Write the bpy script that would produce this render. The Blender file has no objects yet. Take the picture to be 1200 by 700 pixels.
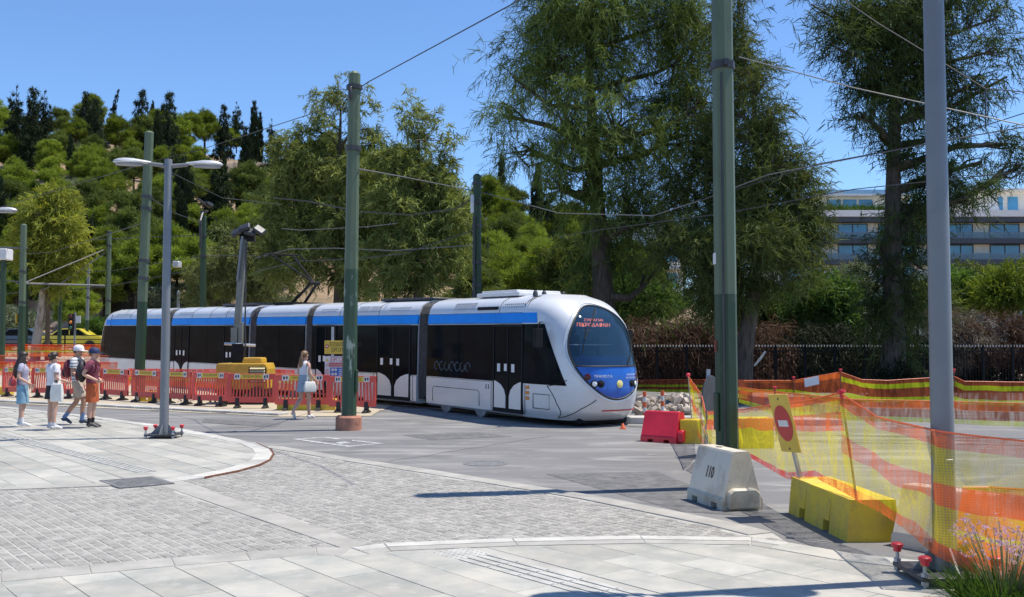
import bpy, bmesh, math, random
import numpy as np
from mathutils import Vector, Matrix, noise as mnoise
from math import radians as R, pi, sin, cos, sqrt, atan2
random.seed(7); rng = np.random.default_rng(7)
S = bpy.context.scene; COL = S.collection
# ---------------------------------------------------------------- camera
CAMZ = 1.85; FPX = 1170.0; PITCH = math.atan(57/FPX)
cd = bpy.data.cameras.new('camera'); cam = bpy.data.objects.new('camera', cd); COL.objects.link(cam)
cd.sensor_width = 36.0; cd.lens = 36.0*FPX/1200; cd.clip_start = 0.1; cd.clip_end = 5000
cam.location = (0, 0, CAMZ); cam.rotation_euler = (pi/2+PITCH, 0, 0); S.camera = cam
# ---------------------------------------------------------------- world, sun
SUN_EL = R(68); SUN_AZ = R(78)      # azimuth from +Y towards +X
W = bpy.data.worlds.new('World'); S.world = W; W.use_nodes = True
nt = W.node_tree; nt.nodes.clear()
sky = nt.nodes.new('ShaderNodeTexSky'); sky.sky_type = 'NISHITA'; sky.sun_disc = False
sky.sun_elevation = SUN_EL; sky.sun_rotation = SUN_AZ; sky.air_density = 0.95; sky.dust_density = 0.0; sky.ozone_density = 10; sky.altitude = 100
bg = nt.nodes.new('ShaderNodeBackground'); bg.inputs[1].default_value = 0.15
out = nt.nodes.new('ShaderNodeOutputWorld'); nt.links.new(sky.outputs[0], bg.inputs[0]); nt.links.new(bg.outputs[0], out.inputs[0])
sd = bpy.data.lights.new('sun', 'SUN'); sd.energy = 5.0; sd.angle = R(0.53); sd.color = (1.0, 0.94, 0.84)
so = bpy.data.objects.new('sun', sd); COL.objects.link(so)
SUNV = Vector((cos(SUN_EL)*sin(SUN_AZ), cos(SUN_EL)*cos(SUN_AZ), sin(SUN_EL)))
so.rotation_euler = SUNV.to_track_quat('Z', 'Y').to_euler(); so.location = SUNV*60
S.view_settings.view_transform = 'Standard'; S.view_settings.look = 'None'; S.view_settings.exposure = 0.32; S.view_settings.gamma = 1.0
S.cycles.transparent_max_bounces = 24; S.cycles.max_bounces = 6
# ---------------------------------------------------------------- pixel helpers (photo is 1200x700)
def ray(x, y):
    u = (x-600)/FPX; v = (350-y)/FPX
    return Vector((u, cos(PITCH)-v*sin(PITCH), sin(PITCH)+v*cos(PITCH)))
def P(x, y, d):
    r = ray(x, y); return Vector((0, 0, CAMZ))+r*(d/r.y)
def sstep(a, b, t):
    t = min(1, max(0, (t-a)/(b-a))); return t*t*(3-2*t)
RIDGE = [(-2, 20), (-.9, 34), (-.52, 40), (-.4, 42), (-.25, 37), (-.12, 31), (0, 24), (.1, 17), (.21, 8), (.3, 3), (.45, 1), (2, 1)]
def ridge(a):
    for (a0, h0), (a1, h1) in zip(RIDGE, RIDGE[1:]):
        if a <= a1: return h0+(h1-h0)*max(0, (a-a0)/(a1-a0))
    return 1
def T(X, Y):
    left = 1-sstep(-1, 8+max(0, Y-40)*.35, X)
    z = 0.0195*max(0, min(Y, 46)-24)+0.06*max(0, min(Y, 80)-46)
    z *= left
    if Y > 80:
        a = X/Y; h = ridge(a)
        s = min(1, (Y-80)/110); s = s**.85
        if Y > 190: h -= (Y-190)*.05
        z = z+(max(h, z)-z)*s
        z += 1.2*mnoise.noise(Vector((X*.05, Y*.05, 3)))*s*left
    return z
def G(x, y, z=0.0):
    """point where the pixel's ray meets the terrain (raised by z)"""
    r = ray(x, y); o = Vector((0, 0, CAMZ)); Y = 3.0
    if r.z < 0:
        t = (z-CAMZ)/r.z
        if r.y*t < 24: return o+r*t
        Y = 23.0
    step = .25
    while Y < 400:
        p = o+r*(Y/r.y)
        if p.z <= T(p.x, p.y)+z:
            return Vector((p.x, p.y, T(p.x, p.y)+z))
        Y += step
        if Y > 80: step = .6
    return o+r*(200/r.y)
def GD(x, d):
    """ground point seen in column x at depth d"""
    X = (x-600)/FPX*d; return Vector((X, d, T(X, d)))
# ---------------------------------------------------------------- object helpers
def tag(o, label=None, cat=None, group=None, kind=None):
    if label: o['label'] = label
    if cat: o['category'] = cat
    if group: o['group'] = group
    if kind: o['kind'] = kind
    return o
def thing(name, label, cat, loc=(0, 0, 0), rz=0, group=None):
    o = bpy.data.objects.new(name, None); COL.objects.link(o); o.location = loc; o.rotation_euler = (0, 0, rz)
    o.empty_display_size = .2
    return tag(o, label, cat, group)
def link(name, me, parent=None, loc=None, rot=None, scale=None):
    o = bpy.data.objects.new(name, me); COL.objects.link(o)
    if parent: o.parent = parent
    if loc is not None: o.location = loc
    if rot is not None: o.rotation_euler = rot
    if scale is not None: o.scale = scale if hasattr(scale, '__len__') else (scale,)*3
    return o
def kids(o): return [c for c in bpy.data.objects if c.parent == o]
CH = {}
def copy_tree(o, loc=None, rz=None, label=None, group=None, scale=None, parent=None):
    c = o.copy(); COL.objects.link(c); c.parent = parent
    if loc is not None: c.location = loc
    if rz is not None: c.rotation_euler = (0, 0, rz)
    if scale is not None: c.scale = scale if hasattr(scale, '__len__') else (scale,)*3
    if label: c['label'] = label
    if group: c['group'] = group
    if o.name not in CH: CH[o.name] = list(o.children)
    for k in CH[o.name]: copy_tree(k, parent=c)
    return c
class MB:
    def __init__(s): s.v = []; s.f = []; s.m = []; s.k = 0
    def add(s, vs, fs):
        n = len(s.v); s.v += [tuple(p) for p in vs]
        for f in fs: s.f.append([i+n for i in f]); s.m.append(s.k)
        return s
    def box(s, x0, x1, y0, y1, z0, z1, M=None):
        vs = [Vector(p) for p in ((x0, y0, z0), (x1, y0, z0), (x1, y1, z0), (x0, y1, z0), (x0, y0, z1), (x1, y0, z1), (x1, y1, z1), (x0, y1, z1))]
        if M is not None: vs = [M @ p for p in vs]
        return s.add(vs, [(0, 3, 2, 1), (4, 5, 6, 7), (0, 1, 5, 4), (1, 2, 6, 5), (2, 3, 7, 6), (3, 0, 4, 7)])
    def bar(s, p0, p1, w, h):
        p0 = Vector(p0); p1 = Vector(p1); d = p1-p0; L = d.length
        M = Matrix.Translation(p0) @ d.to_track_quat('Y', 'Z').to_matrix().to_4x4()
        return s.box(-w/2, w/2, 0, L, -h/2, h/2, M)
    def tube(s, pts, rad, n=8, caps=True, phase=0):
        pts = [Vector(p) for p in pts]; m = len(pts)
        if not hasattr(rad, '__len__'): rad = [rad]*m
        vs = []; fs = []; up = None
        for i, p in enumerate(pts):
            d = (pts[min(i+1, m-1)]-pts[max(i-1, 0)])
            d = d.normalized() if d.length > 1e-9 else Vector((0, 0, 1))
            if up is None:
                up = Vector((1, 0, 0)) if abs(d.x) < .9 else Vector((0, 1, 0))
            a = (up-d*up.dot(d)).normalized(); up = a; b = d.cross(a)
            for k in range(n):
                t = 2*pi*k/n+phase; vs.append(p+(a*cos(t)+b*sin(t))*rad[i])
        for i in range(m-1):
            for k in range(n):
                q = (k+1) % n; fs.append((i*n+k, i*n+q, (i+1)*n+q, (i+1)*n+k))
        if caps: fs.append(tuple(range(n-1, -1, -1))); fs.append(tuple((m-1)*n+k for k in range(n)))
        return s.add(vs, fs)
    def lathe(s, prof, n=16, c=(0, 0, 0), sx=1, sy=1):
        vs = []; fs = []; m = len(prof)
        for r, z in prof:
            for k in range(n):
                t = 2*pi*k/n; vs.append((c[0]+r*cos(t)*sx, c[1]+r*sin(t)*sy, c[2]+z))
        for i in range(m-1):
            for k in range(n):
                q = (k+1) % n; fs.append((i*n+k, i*n+q, (i+1)*n+q, (i+1)*n+k))
        fs.append(tuple(range(n-1, -1, -1))); fs.append(tuple((m-1)*n+k for k in range(n)))
        return s.add(vs, fs)
    def prism(s, poly, a0, a1, ax='y', M=None):
        """polygon in the plane across ax, extruded a0..a1"""
        def mk(p, a):
            q = {'x': (a, p[0], p[1]), 'y': (p[0], a, p[1]), 'z': (p[0], p[1], a)}[ax]
            return (M @ Vector(q)) if M is not None else q
        n = len(poly); vs = [mk(p, a0) for p in poly]+[mk(p, a1) for p in poly]
        fs = [tuple(range(n-1, -1, -1)), tuple(range(n, 2*n))]+[(i, (i+1) % n, n+(i+1) % n, n+i) for i in range(n)]
        return s.add(vs, fs)
    def ell(s, c, r, n=10, m=7, M=None):
        vs = []; fs = []
        for i in range(m+1):
            ph = -pi/2+pi*i/m
            for k in range(n):
                t = 2*pi*k/n; p = Vector((c[0]+r[0]*cos(ph)*cos(t), c[1]+r[1]*cos(ph)*sin(t), c[2]+r[2]*sin(ph)))
                vs.append(M @ p if M is not None else p)
        for i in range(m):
            for k in range(n):
                q = (k+1) % n; fs.append((i*n+k, i*n+q, (i+1)*n+q, (i+1)*n+k))
        return s.add(vs, fs)
    def mesh(s, name, mats, smooth=False, bevel=0, seg=1, angle=35):
        me = bpy.data.meshes.new(name); me.from_pydata(s.v, [], s.f)
        for m in (mats if isinstance(mats, (list, tuple)) else [mats]): me.materials.append(m)
        if len(me.materials) > 1: me.polygons.foreach_set('material_index', s.m)
        bm = bmesh.new(); bm.from_mesh(me)
        bmesh.ops.remove_doubles(bm, verts=bm.verts, dist=1e-5)
        bmesh.ops.recalc_face_normals(bm, faces=bm.faces)
        if bevel:
            es = [e for e in bm.edges if len(e.link_faces) == 2 and e.calc_face_angle(0) > R(25)]
            bmesh.ops.bevel(bm, geom=es, offset=bevel, segments=seg, profile=.6, affect='EDGES', clamp_overlap=True)
        bm.to_mesh(me); bm.free()
        if smooth:
            me.polygons.foreach_set('use_smooth', [True]*len(me.polygons)); me.set_sharp_from_angle(angle=R(angle))
        return me
    def build(s, name, mats, parent=None, loc=None, rot=None, smooth=False, bevel=0, seg=1, angle=35):
        return link(name, s.mesh(name, mats, smooth, bevel, seg, angle), parent, loc, rot)
def np_mesh(name, v, f, mat, tone=None, smooth=False):
    v = np.asarray(v, np.float32); f = np.asarray(f, np.int32); k = f.shape[1]; me = bpy.data.meshes.new(name)
    me.vertices.add(len(v)); me.vertices.foreach_set('co', v.ravel())
    me.loops.add(f.size); me.loops.foreach_set('vertex_index', f.ravel())
    me.polygons.add(len(f)); me.polygons.foreach_set('loop_start', np.arange(0, f.size, k, dtype=np.int32))
    me.polygons.foreach_set('loop_total', np.full(len(f), k, np.int32))
    me.materials.append(mat); me.update(calc_edges=True)
    if tone is not None:
        a = me.attributes.new('tone', 'FLOAT', 'FACE'); a.data.foreach_set('value', np.asarray(tone, np.float32))
    if smooth: me.polygons.foreach_set('use_smooth', [True]*len(f))
    return me
# ---------------------------------------------------------------- materials
MATS = {}
def lin(c): return tuple(c)+(1,)
def mat(name, col, rough=.6, metal=0, var=.12, vs=3.0, bump=0, bs=40, spec=.5, col2=None, thr=None, coat=0, coord='Object', tone=0, obj_random=0, stretch=None):
    if name in MATS: return MATS[name]
    m = bpy.data.materials.new(name); m.use_nodes = True; n = m.node_tree.nodes; L = m.node_tree.links
    b = n['Principled BSDF']; b.inputs['Roughness'].default_value = rough; b.inputs['Metallic'].default_value = metal
    b.inputs['Specular IOR Level'].default_value = spec
    if coat: b.inputs['Coat Weight'].default_value = coat; b.inputs['Coat Roughness'].default_value = .08
    tc = n.new('ShaderNodeTexCoord'); src = tc.outputs[coord]
    if coord == 'World':
        pass
    if stretch:
        mp = n.new('ShaderNodeMapping'); mp.inputs['Scale'].default_value = stretch; L.new(src, mp.inputs[0]); src = mp.outputs[0]
    nz = n.new('ShaderNodeTexNoise'); nz.inputs['Scale'].default_value = vs; nz.inputs['Detail'].default_value = 6; nz.inputs['Roughness'].default_value = .65
    L.new(src, nz.inputs['Vector'])
    mx = n.new('ShaderNodeMix'); mx.data_type = 'RGBA'
    c2 = col2 if col2 else tuple(max(0, c*(1-var*1.6)) for c in col)
    c1 = col if col2 else tuple(min(1, c*(1+var)) for c in col)
    mx.inputs[6].default_value = lin(c1); mx.inputs[7].default_value = lin(c2)
    rp = n.new('ShaderNodeValToRGB')
    t0, t1 = thr if thr else (.35, .68)
    rp.color_ramp.elements[0].position = t0; rp.color_ramp.elements[1].position = t1
    L.new(nz.outputs[0], rp.inputs[0]); L.new(rp.outputs[0], mx.inputs[0])
    res = mx.outputs[2]
    def mul(res, sock, lo, hi):
        mr = n.new('ShaderNodeMapRange'); mr.inputs[3].default_value = lo; mr.inputs[4].default_value = hi; L.new(sock, mr.inputs[0])
        vm = n.new('ShaderNodeVectorMath'); vm.operation = 'SCALE'; L.new(res, vm.inputs[0]); L.new(mr.outputs[0], vm.inputs[3])
        return vm.outputs[0]
    if tone:
        at = n.new('ShaderNodeAttribute'); at.attribute_name = 'tone'; res = mul(res, at.outputs['Fac'], 1-tone, 1+tone)
    if obj_random:
        oi = n.new('ShaderNodeObjectInfo'); res = mul(res, oi.outputs['Random'], 1-obj_random, 1+obj_random)
    L.new(res, b.inputs['Base Color'])
    if bump:
        nb = n.new('ShaderNodeTexNoise'); nb.inputs['Scale'].default_value = bs; nb.inputs['Detail'].default_value = 4; L.new(src, nb.inputs['Vector'])
        bp = n.new('ShaderNodeBump'); bp.inputs['Strength'].default_value = bump; bp.inputs['Distance'].default_value = .02
        L.new(nb.outputs[0], bp.inputs['Height']); L.new(bp.outputs[0], b.inputs['Normal'])
    MATS[name] = m; return m
def leaf_mat(name, col, col2, trans=.35, tone=.55, vs=.35):
    m = bpy.data.materials.new(name); m.use_nodes = True; n = m.node_tree.nodes; L = m.node_tree.links
    n.remove(n['Principled BSDF']); o = n['Material Output']
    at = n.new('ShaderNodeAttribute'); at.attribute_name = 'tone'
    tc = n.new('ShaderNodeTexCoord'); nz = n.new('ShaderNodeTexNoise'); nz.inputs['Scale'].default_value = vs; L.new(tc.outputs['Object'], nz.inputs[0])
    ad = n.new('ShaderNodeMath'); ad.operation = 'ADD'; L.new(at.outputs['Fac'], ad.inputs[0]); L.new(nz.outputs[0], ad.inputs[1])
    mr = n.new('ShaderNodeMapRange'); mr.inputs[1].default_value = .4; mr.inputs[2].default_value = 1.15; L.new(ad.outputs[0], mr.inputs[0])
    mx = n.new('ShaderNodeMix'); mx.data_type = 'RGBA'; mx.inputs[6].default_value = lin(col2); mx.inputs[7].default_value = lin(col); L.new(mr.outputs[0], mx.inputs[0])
    oi = n.new('ShaderNodeObjectInfo'); mr2 = n.new('ShaderNodeMapRange'); mr2.inputs[3].default_value = .75; mr2.inputs[4].default_value = 1.25; L.new(oi.outputs['Random'], mr2.inputs[0])
    vm = n.new('ShaderNodeVectorMath'); vm.operation = 'SCALE'; L.new(mx.outputs[2], vm.inputs[0]); L.new(mr2.outputs[0], vm.inputs[3])
    d = n.new('ShaderNodeBsdfPrincipled'); d.inputs['Roughness'].default_value = .6; d.inputs['Specular IOR Level'].default_value = .07; L.new(vm.outputs[0], d.inputs['Base Color'])
    t = n.new('ShaderNodeBsdfTranslucent')
    v2 = n.new('ShaderNodeVectorMath'); v2.operation = 'MULTIPLY'; v2.inputs[1].default_value = (1.35, 1.25, .5); L.new(vm.outputs[0], v2.inputs[0]); L.new(v2.outputs[0], t.inputs[0])
    s = n.new('ShaderNodeMixShader'); s.inputs[0].default_value = trans; L.new(d.outputs[0], s.inputs[1]); L.new(t.outputs[0], s.inputs[2]); L.new(s.outputs[0], o.inputs[0])
    MATS[name] = m; return m
def net_mat(name, bands, alpha, alpha_o=None):
    """bands: (v position, 'o' or 'y')"""
    m = bpy.data.materials.new(name); m.use_nodes = True; n = m.node_tree.nodes; L = m.node_tree.links
    n.remove(n['Principled BSDF']); o = n['Material Output']
    uv = n.new('ShaderNodeUVMap'); sp = n.new('ShaderNodeSeparateXYZ'); L.new(uv.outputs[0], sp.inputs[0])
    cr = n.new('ShaderNodeValToRGB'); cr.color_ramp.interpolation = 'CONSTANT'; e = cr.color_ramp.elements
    C = {'o': (.88, .19, .045, 1), 'y': (.80, .66, .03, 1), 'r': (.75, .045, .03, 1), 'b': (.42, .10, .04, 1), 'g': (.62, .66, .03, 1)}
    while len(e) < len(bands): e.new(.5)
    for q, (p, c) in zip(e, bands): q.position = p; q.color = C[c]
    L.new(sp.outputs[1], cr.inputs[0])
    ar = n.new('ShaderNodeValToRGB'); ar.color_ramp.interpolation = 'CONSTANT'; e = ar.color_ramp.elements
    while len(e) < len(bands): e.new(.5)
    ao = alpha_o if alpha_o else alpha
    for q, (p, c) in zip(e, bands):
        a = ao if c in 'orb' else alpha; q.position = p; q.color = (a, a, a, 1)
    L.new(sp.outputs[1], ar.inputs[0])
    tc = n.new('ShaderNodeTexCoord'); nz = n.new('ShaderNodeTexNoise'); nz.inputs['Scale'].default_value = 1.0; nz.inputs['Detail'].default_value = 6; nz.inputs['Distortion'].default_value = .8
    mp = n.new('ShaderNodeMapping'); mp.inputs['Scale'].default_value = (9, 9, 1.6); mp.inputs['Rotation'].default_value = (.25, .35, 0); L.new(tc.outputs['Object'], mp.inputs[0]); L.new(mp.outputs[0], nz.inputs[0])
    mr = n.new('ShaderNodeMapRange'); mr.inputs[1].default_value = .3; mr.inputs[2].default_value = .72; mr.inputs[3].default_value = .55; mr.inputs[4].default_value = 1.4; L.new(nz.outputs[0], mr.inputs[0])
    sq = n.new('ShaderNodeSeparateXYZ'); L.new(tc.outputs['Object'], sq.inputs[0]); wv = []
    for k in (0, 2):
        m1 = n.new('ShaderNodeMath'); m1.operation = 'MULTIPLY'; m1.inputs[1].default_value = 310; L.new(sq.outputs[k], m1.inputs[0])
        s1 = n.new('ShaderNodeMath'); s1.operation = 'SINE'; L.new(m1.outputs[0], s1.inputs[0]); wv.append(s1)
    mxm = n.new('ShaderNodeMath'); mxm.operation = 'MAXIMUM'; L.new(wv[0].outputs[0], mxm.inputs[0]); L.new(wv[1].outputs[0], mxm.inputs[1])
    wr = n.new('ShaderNodeMapRange'); wr.inputs[1].default_value = -.6; wr.inputs[2].default_value = .9; wr.inputs[3].default_value = .75; wr.inputs[4].default_value = 1.12; L.new(mxm.outputs[0], wr.inputs[0])
    m0 = n.new('ShaderNodeMath'); m0.operation = 'MULTIPLY'; L.new(mr.outputs[0], m0.inputs[0]); L.new(wr.outputs[0], m0.inputs[1])
    mu = n.new('ShaderNodeMath'); mu.operation = 'MULTIPLY'; mu.use_clamp = True; L.new(ar.outputs[0], mu.inputs[0]); L.new(m0.outputs[0], mu.inputs[1])
    d = n.new('ShaderNodeBsdfDiffuse'); L.new(cr.outputs[0], d.inputs[0]); t = n.new('ShaderNodeBsdfTranslucent'); L.new(cr.outputs[0], t.inputs[0])
    s = n.new('ShaderNodeMixShader'); s.inputs[0].default_value = .5; L.new(d.outputs[0], s.inputs[1]); L.new(t.outputs[0], s.inputs[2])
    tr = n.new('ShaderNodeBsdfTransparent')
    f = n.new('ShaderNodeMixShader'); L.new(mu.outputs[0], f.inputs[0]); L.new(tr.outputs[0], f.inputs[1]); L.new(s.outputs[0], f.inputs[2]); L.new(f.outputs[0], o.inputs[0])
    MATS[name] = m; return m
def glass_mat(name, tint=(.05, .07, .09), thru=.5, rough=.03):
    m = bpy.data.materials.new(name); m.use_nodes = True; n = m.node_tree.nodes; L = m.node_tree.links
    n.remove(n['Principled BSDF']); o = n['Material Output']
    tr = n.new('ShaderNodeBsdfTransparent'); tr.inputs[0].default_value = (thru*.85, thru*.95, thru, 1)
    g = n.new('ShaderNodeBsdfGlossy'); g.inputs[1].default_value = rough; g.inputs[0].default_value = (.9, .95, 1, 1)
    d = n.new('ShaderNodeBsdfDiffuse'); d.inputs[0].default_value = lin(tint)
    fr = n.new('ShaderNodeFresnel'); fr.inputs[0].default_value = 1.5
    a = n.new('ShaderNodeMixShader'); a.inputs[0].default_value = .2; L.new(tr.outputs[0], a.inputs[1]); L.new(d.outputs[0], a.inputs[2])
    b = n.new('ShaderNodeMixShader'); L.new(fr.outputs[0], b.inputs[0]); L.new(a.outputs[0], b.inputs[1]); L.new(g.outputs[0], b.inputs[2]); L.new(b.outputs[0], o.inputs[0])
    MATS[name] = m; return m
def emit_mat(name, col, e):
    m = bpy.data.materials.new(name); m.use_nodes = True; b = m.node_tree.nodes['Principled BSDF']
    b.inputs['Base Color'].default_value = lin(tuple(c*.3 for c in col)); b.inputs['Emission Color'].default_value = lin(col); b.inputs['Emission Strength'].default_value = e
    MATS[name] = m; return m
def text(s, size, m, parent, loc, rot, name='lettering', ext=.002, align='CENTER', sx=1):
    c = bpy.data.curves.new(name, 'FONT'); c.body = s; c.size = size; c.align_x = align; c.align_y = 'CENTER'; c.extrude = ext; c.resolution_u = 2
    c.materials.append(m); t = bpy.data.objects.new('tmp', c); COL.objects.link(t)
    bpy.context.view_layer.update(); me = bpy.data.meshes.new_from_object(t.evaluated_get(bpy.context.evaluated_depsgraph_get()))
    bpy.data.objects.remove(t); bpy.data.curves.remove(c); me.name = name
    if not me.materials: me.materials.append(m)
    o = link(name, me, parent, loc, rot); o.scale = (sx, 1, 1); return o
# ================================================================ SETTING
m_soil = mat('dry_hill_soil', (.30, .205, .13), .95, var=.3, vs=.12, bump=.6, bs=2.0, coord='Generated' if False else 'Object', col2=(.17, .13, .075), thr=(.4, .62))
m_asph = mat('asphalt', (.188, .183, .180), .82, vs=.35, bump=.35, bs=60, col2=(.138, .135, .134), thr=(.3, .7))
m_joint = mat('stone_joint_mortar', (.40, .385, .345), .9, var=.12, vs=1.5, bump=.2, bs=60)
m_sett = mat('granite_sett', (.29, .277, .252), .8, var=.2, vs=7, bump=.35, bs=45, tone=.13)
m_slab = mat('paving_slab_stone', (.425, .40, .345), .75, vs=2.2, bump=.15, bs=60, tone=.15, col2=(.29, .30, .275), thr=(.32, .72))
m_slabw = mat('white_kerb_stone', (.47, .455, .415), .75, var=.12, vs=4, bump=.12, bs=60, tone=.12)
m_band = mat('smooth_band_stone', (.345, .33, .295), .8, var=.14, vs=3, bump=.12, bs=50, tone=.08)
m_tact = mat('white_tactile_tile', (.49, .48, .44), .75, var=.14, vs=6, bump=.1, bs=60, tone=.1)
m_sand = mat('dusty_trackbed_sand', (.46, .38, .25), .95, vs=.8, bump=.5, bs=20, col2=(.36, .33, .28), thr=(.35, .65))
m_conc = mat('pale_concrete', (.44, .42, .39), .85, var=.18, vs=2, bump=.2, bs=40)
m_paint = mat('worn_road_paint', (.52, .52, .50), .8, vs=9, col2=(.20, .20, .20), thr=(.42, .62))
m_rust = mat('rust_brown_edge', (.20, .085, .045), .8, var=.25, vs=8)
m_iron = mat('dark_cast_iron', (.17, .168, .165), .7, var=.25, vs=12)
def dirt(m, sc, amt, thr=(.45, .75), col=(.22, .205, .18)):
    n = m.node_tree.nodes; L = m.node_tree.links; b = n['Principled BSDF']; prev = b.inputs['Base Color'].links[0].from_socket
    g = n.new('ShaderNodeNewGeometry'); nz = n.new('ShaderNodeTexNoise'); nz.inputs['Scale'].default_value = sc; nz.inputs['Detail'].default_value = 9; nz.inputs['Roughness'].default_value = .7; L.new(g.outputs['Position'], nz.inputs[0])
    rp = n.new('ShaderNodeValToRGB'); rp.color_ramp.elements[0].position = thr[0]; rp.color_ramp.elements[1].position = thr[1]; L.new(nz.outputs[0], rp.inputs[0])
    ml = n.new('ShaderNodeMath'); ml.operation = 'MULTIPLY'; ml.inputs[1].default_value = amt; L.new(rp.outputs[0], ml.inputs[0])
    mx = n.new('ShaderNodeMix'); mx.data_type = 'RGBA'; mx.inputs[7].default_value = lin(col); L.new(ml.outputs[0], mx.inputs[0]); L.new(prev, mx.inputs[6]); L.new(mx.outputs[2], b.inputs['Base Color'])
for q in (m_slab, m_slabw, m_band, m_tact, m_sett): dirt(q, .55, .45); dirt(q, 6.0, .35, (.55, .75), (.60, .58, .54)); dirt(q, 17.0, .5, (.66, .74), (.10, .095, .085))
def axis(segs):
    o = []
    for a, b, s in segs:
        n = max(1, round((b-a)/s)); o += [a+(b-a)*i/n for i in range(n)]
    return o+[segs[-1][1]]
def sheet(name, xs, ys, off, m, kind='structure', smooth=True):
    v = [(x, y, T(x, y)+off) for y in ys for x in xs]; nx = len(xs)
    f = [(j*nx+i, j*nx+i+1, (j+1)*nx+i+1, (j+1)*nx+i) for j in range(len(ys)-1) for i in range(nx-1)]
    o = link(name, np_mesh(name, v, f, m, smooth=smooth)); return tag(o, kind=kind)
gx = axis([(-1500, -220, 160), (-220, -30, 5), (-30, 30, 1.5), (30, 150, 6), (150, 1500, 170)])
gy = axis([(-300, 0, 60), (0, 60, 1.5), (60, 200, 3), (200, 330, 10), (330, 1800, 210)])
sheet('ground', gx, gy, -.08, m_soil)
rx = axis([(-45, 45, 1.0)]); ry = axis([(-6, 52, 1.0)])
road = sheet('road', rx, ry, 0.0, m_asph)
# --- the asphalt gets patches, tyre tracks and dust
def asphalt_detail():
    n = m_asph.node_tree.nodes; L = m_asph.node_tree.links; b = n['Principled BSDF']; prev = b.inputs['Base Color'].links[0].from_socket
    tc = n.new('ShaderNodeTexCoord'); mp = n.new('ShaderNodeMapping'); mp.inputs['Rotation'].default_value = (0, 0, R(50)); mp.inputs['Scale'].default_value = (.35, 1.5, 1); L.new(tc.outputs['Object'], mp.inputs[0])
    nz = n.new('ShaderNodeTexNoise'); nz.inputs['Scale'].default_value = 1.3; nz.inputs['Detail'].default_value = 7; nz.inputs['Distortion'].default_value = .6; L.new(mp.outputs[0], nz.inputs[0])
    rp = n.new('ShaderNodeValToRGB'); rp.color_ramp.elements[0].position = .50; rp.color_ramp.elements[1].position = .80; L.new(nz.outputs[0], rp.inputs[0])
    mx = n.new('ShaderNodeMix'); mx.data_type = 'RGBA'; mx.inputs[7].default_value = (.33, .32, .30, 1); L.new(rp.outputs[0], mx.inputs[0]); L.new(prev, mx.inputs[6])
    vz = n.new('ShaderNodeTexNoise'); vz.inputs['Scale'].default_value = .55; vz.inputs['Detail'].default_value = 3; L.new(tc.outputs['Object'], vz.inputs[0])
    r2 = n.new('ShaderNodeValToRGB'); r2.color_ramp.elements[0].position = .60; r2.color_ramp.elements[1].position = .66; L.new(vz.outputs[0], r2.inputs[0])
    m2 = n.new('ShaderNodeMix'); m2.data_type = 'RGBA'; m2.inputs[7].default_value = (.11, .107, .105, 1); 
    ml = n.new('ShaderNodeMath'); ml.operation = 'MULTIPLY'; ml.inputs[1].default_value = .45; L.new(r2.outputs[0], ml.inputs[0]); L.new(ml.outputs[0], m2.inputs[0]); L.new(mx.outputs[2], m2.inputs[6])
    L.new(m2.outputs[2], b.inputs['Base Color'])
asphalt_detail(); dirt(m_asph, 23.0, .5, (.60, .74), (.05, .05, .05)); dirt(m_asph, 1.4, .6, (.56, .74), (.36, .34, .31))
# --- polygons on the ground
def poly2(px): return [G(x, y).xy for x, y in px]
def clip_rect(poly, c, ux, uy, hx, hy):
    """arbitrary polygon cut by the rectangle with centre c"""
    for ax, h in ((ux, hx), (-ux, hx), (uy, hy), (-uy, hy)):
        if not poly: return poly
        out = []; lim = h+c.dot(ax)
        for i, p in enumerate(poly):
            q = poly[(i+1) % len(poly)]; dp = p.dot(ax)-lim; dq = q.dot(ax)-lim
            if dp <= 0: out.append(p)
            if (dp < 0 < dq) or (dq < 0 < dp): out.append(p+(q-p)*(dp/(dp-dq)))
        poly = out
    return poly
def area(p): return .5*sum(a.x*b.y-b.x*a.y for a, b in zip(p, p[1:]+p[:1]))
def inside(p, poly):
    r = False
    for a, b in zip(poly, poly[1:]+poly[:1]):
        if (a.y > p.y) != (b.y > p.y) and p.x < (b.x-a.x)*(p.y-a.y)/(b.y-a.y)+a.x: r = not r
    return r
def flat(name, px, z, m, kind='structure', parent=None, h=.03):
    p = poly2(px) if not isinstance(px[0], Vector) else px
    if area(p) < 0: p = p[::-1]
    n = len(p); v = [(q.x, q.y, T(q.x, q.y)+z) for q in p]+[(q.x, q.y, T(q.x, q.y)+z-h) for q in p]
    me = bpy.data.meshes.new(name); me.from_pydata(v, [], [tuple(range(n))]+[(i, n+i, n+(i+1) % n, (i+1) % n) for i in range(n)]); me.materials.append(m)
    o = link(name, me, parent)
    if parent is None: tag(o, kind=kind)
    return o
DIR = R(-52)
def pieces(poly, ux, w, h, gap, stagger=.5, jit=.0, wvar=0, seed=1):
    """rectangular stones laid in rows along ux, clipped to poly -> list of (clipped polygon)"""
    r = random.Random(seed); uy = Vector((-ux.y, ux.x)); us = [p.dot(ux) for p in poly]; vs = [p.dot(uy) for p in poly]
    res = []; v = min(vs); row = 0
    while v < max(vs):
        u = min(us)-w*((row*stagger) % 1)-r.random()*wvar*w
        while u < max(us):
            ww = w*(1+wvar*(r.random()-.5)*2); c = ux*(u+ww/2)+uy*(v+h/2)
            if min((c-p).length for p in poly) < 60:
                j = (r.random()-.5)*jit
                q = clip_rect(list(poly), c+ux*j, ux, uy, (ww-gap)/2, (h-gap)/2)
                if len(q) > 2 and abs(area(q)) > .06*w*h: res.append(q)
            u += ww
        v += h; row += 1
    return res
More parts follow.
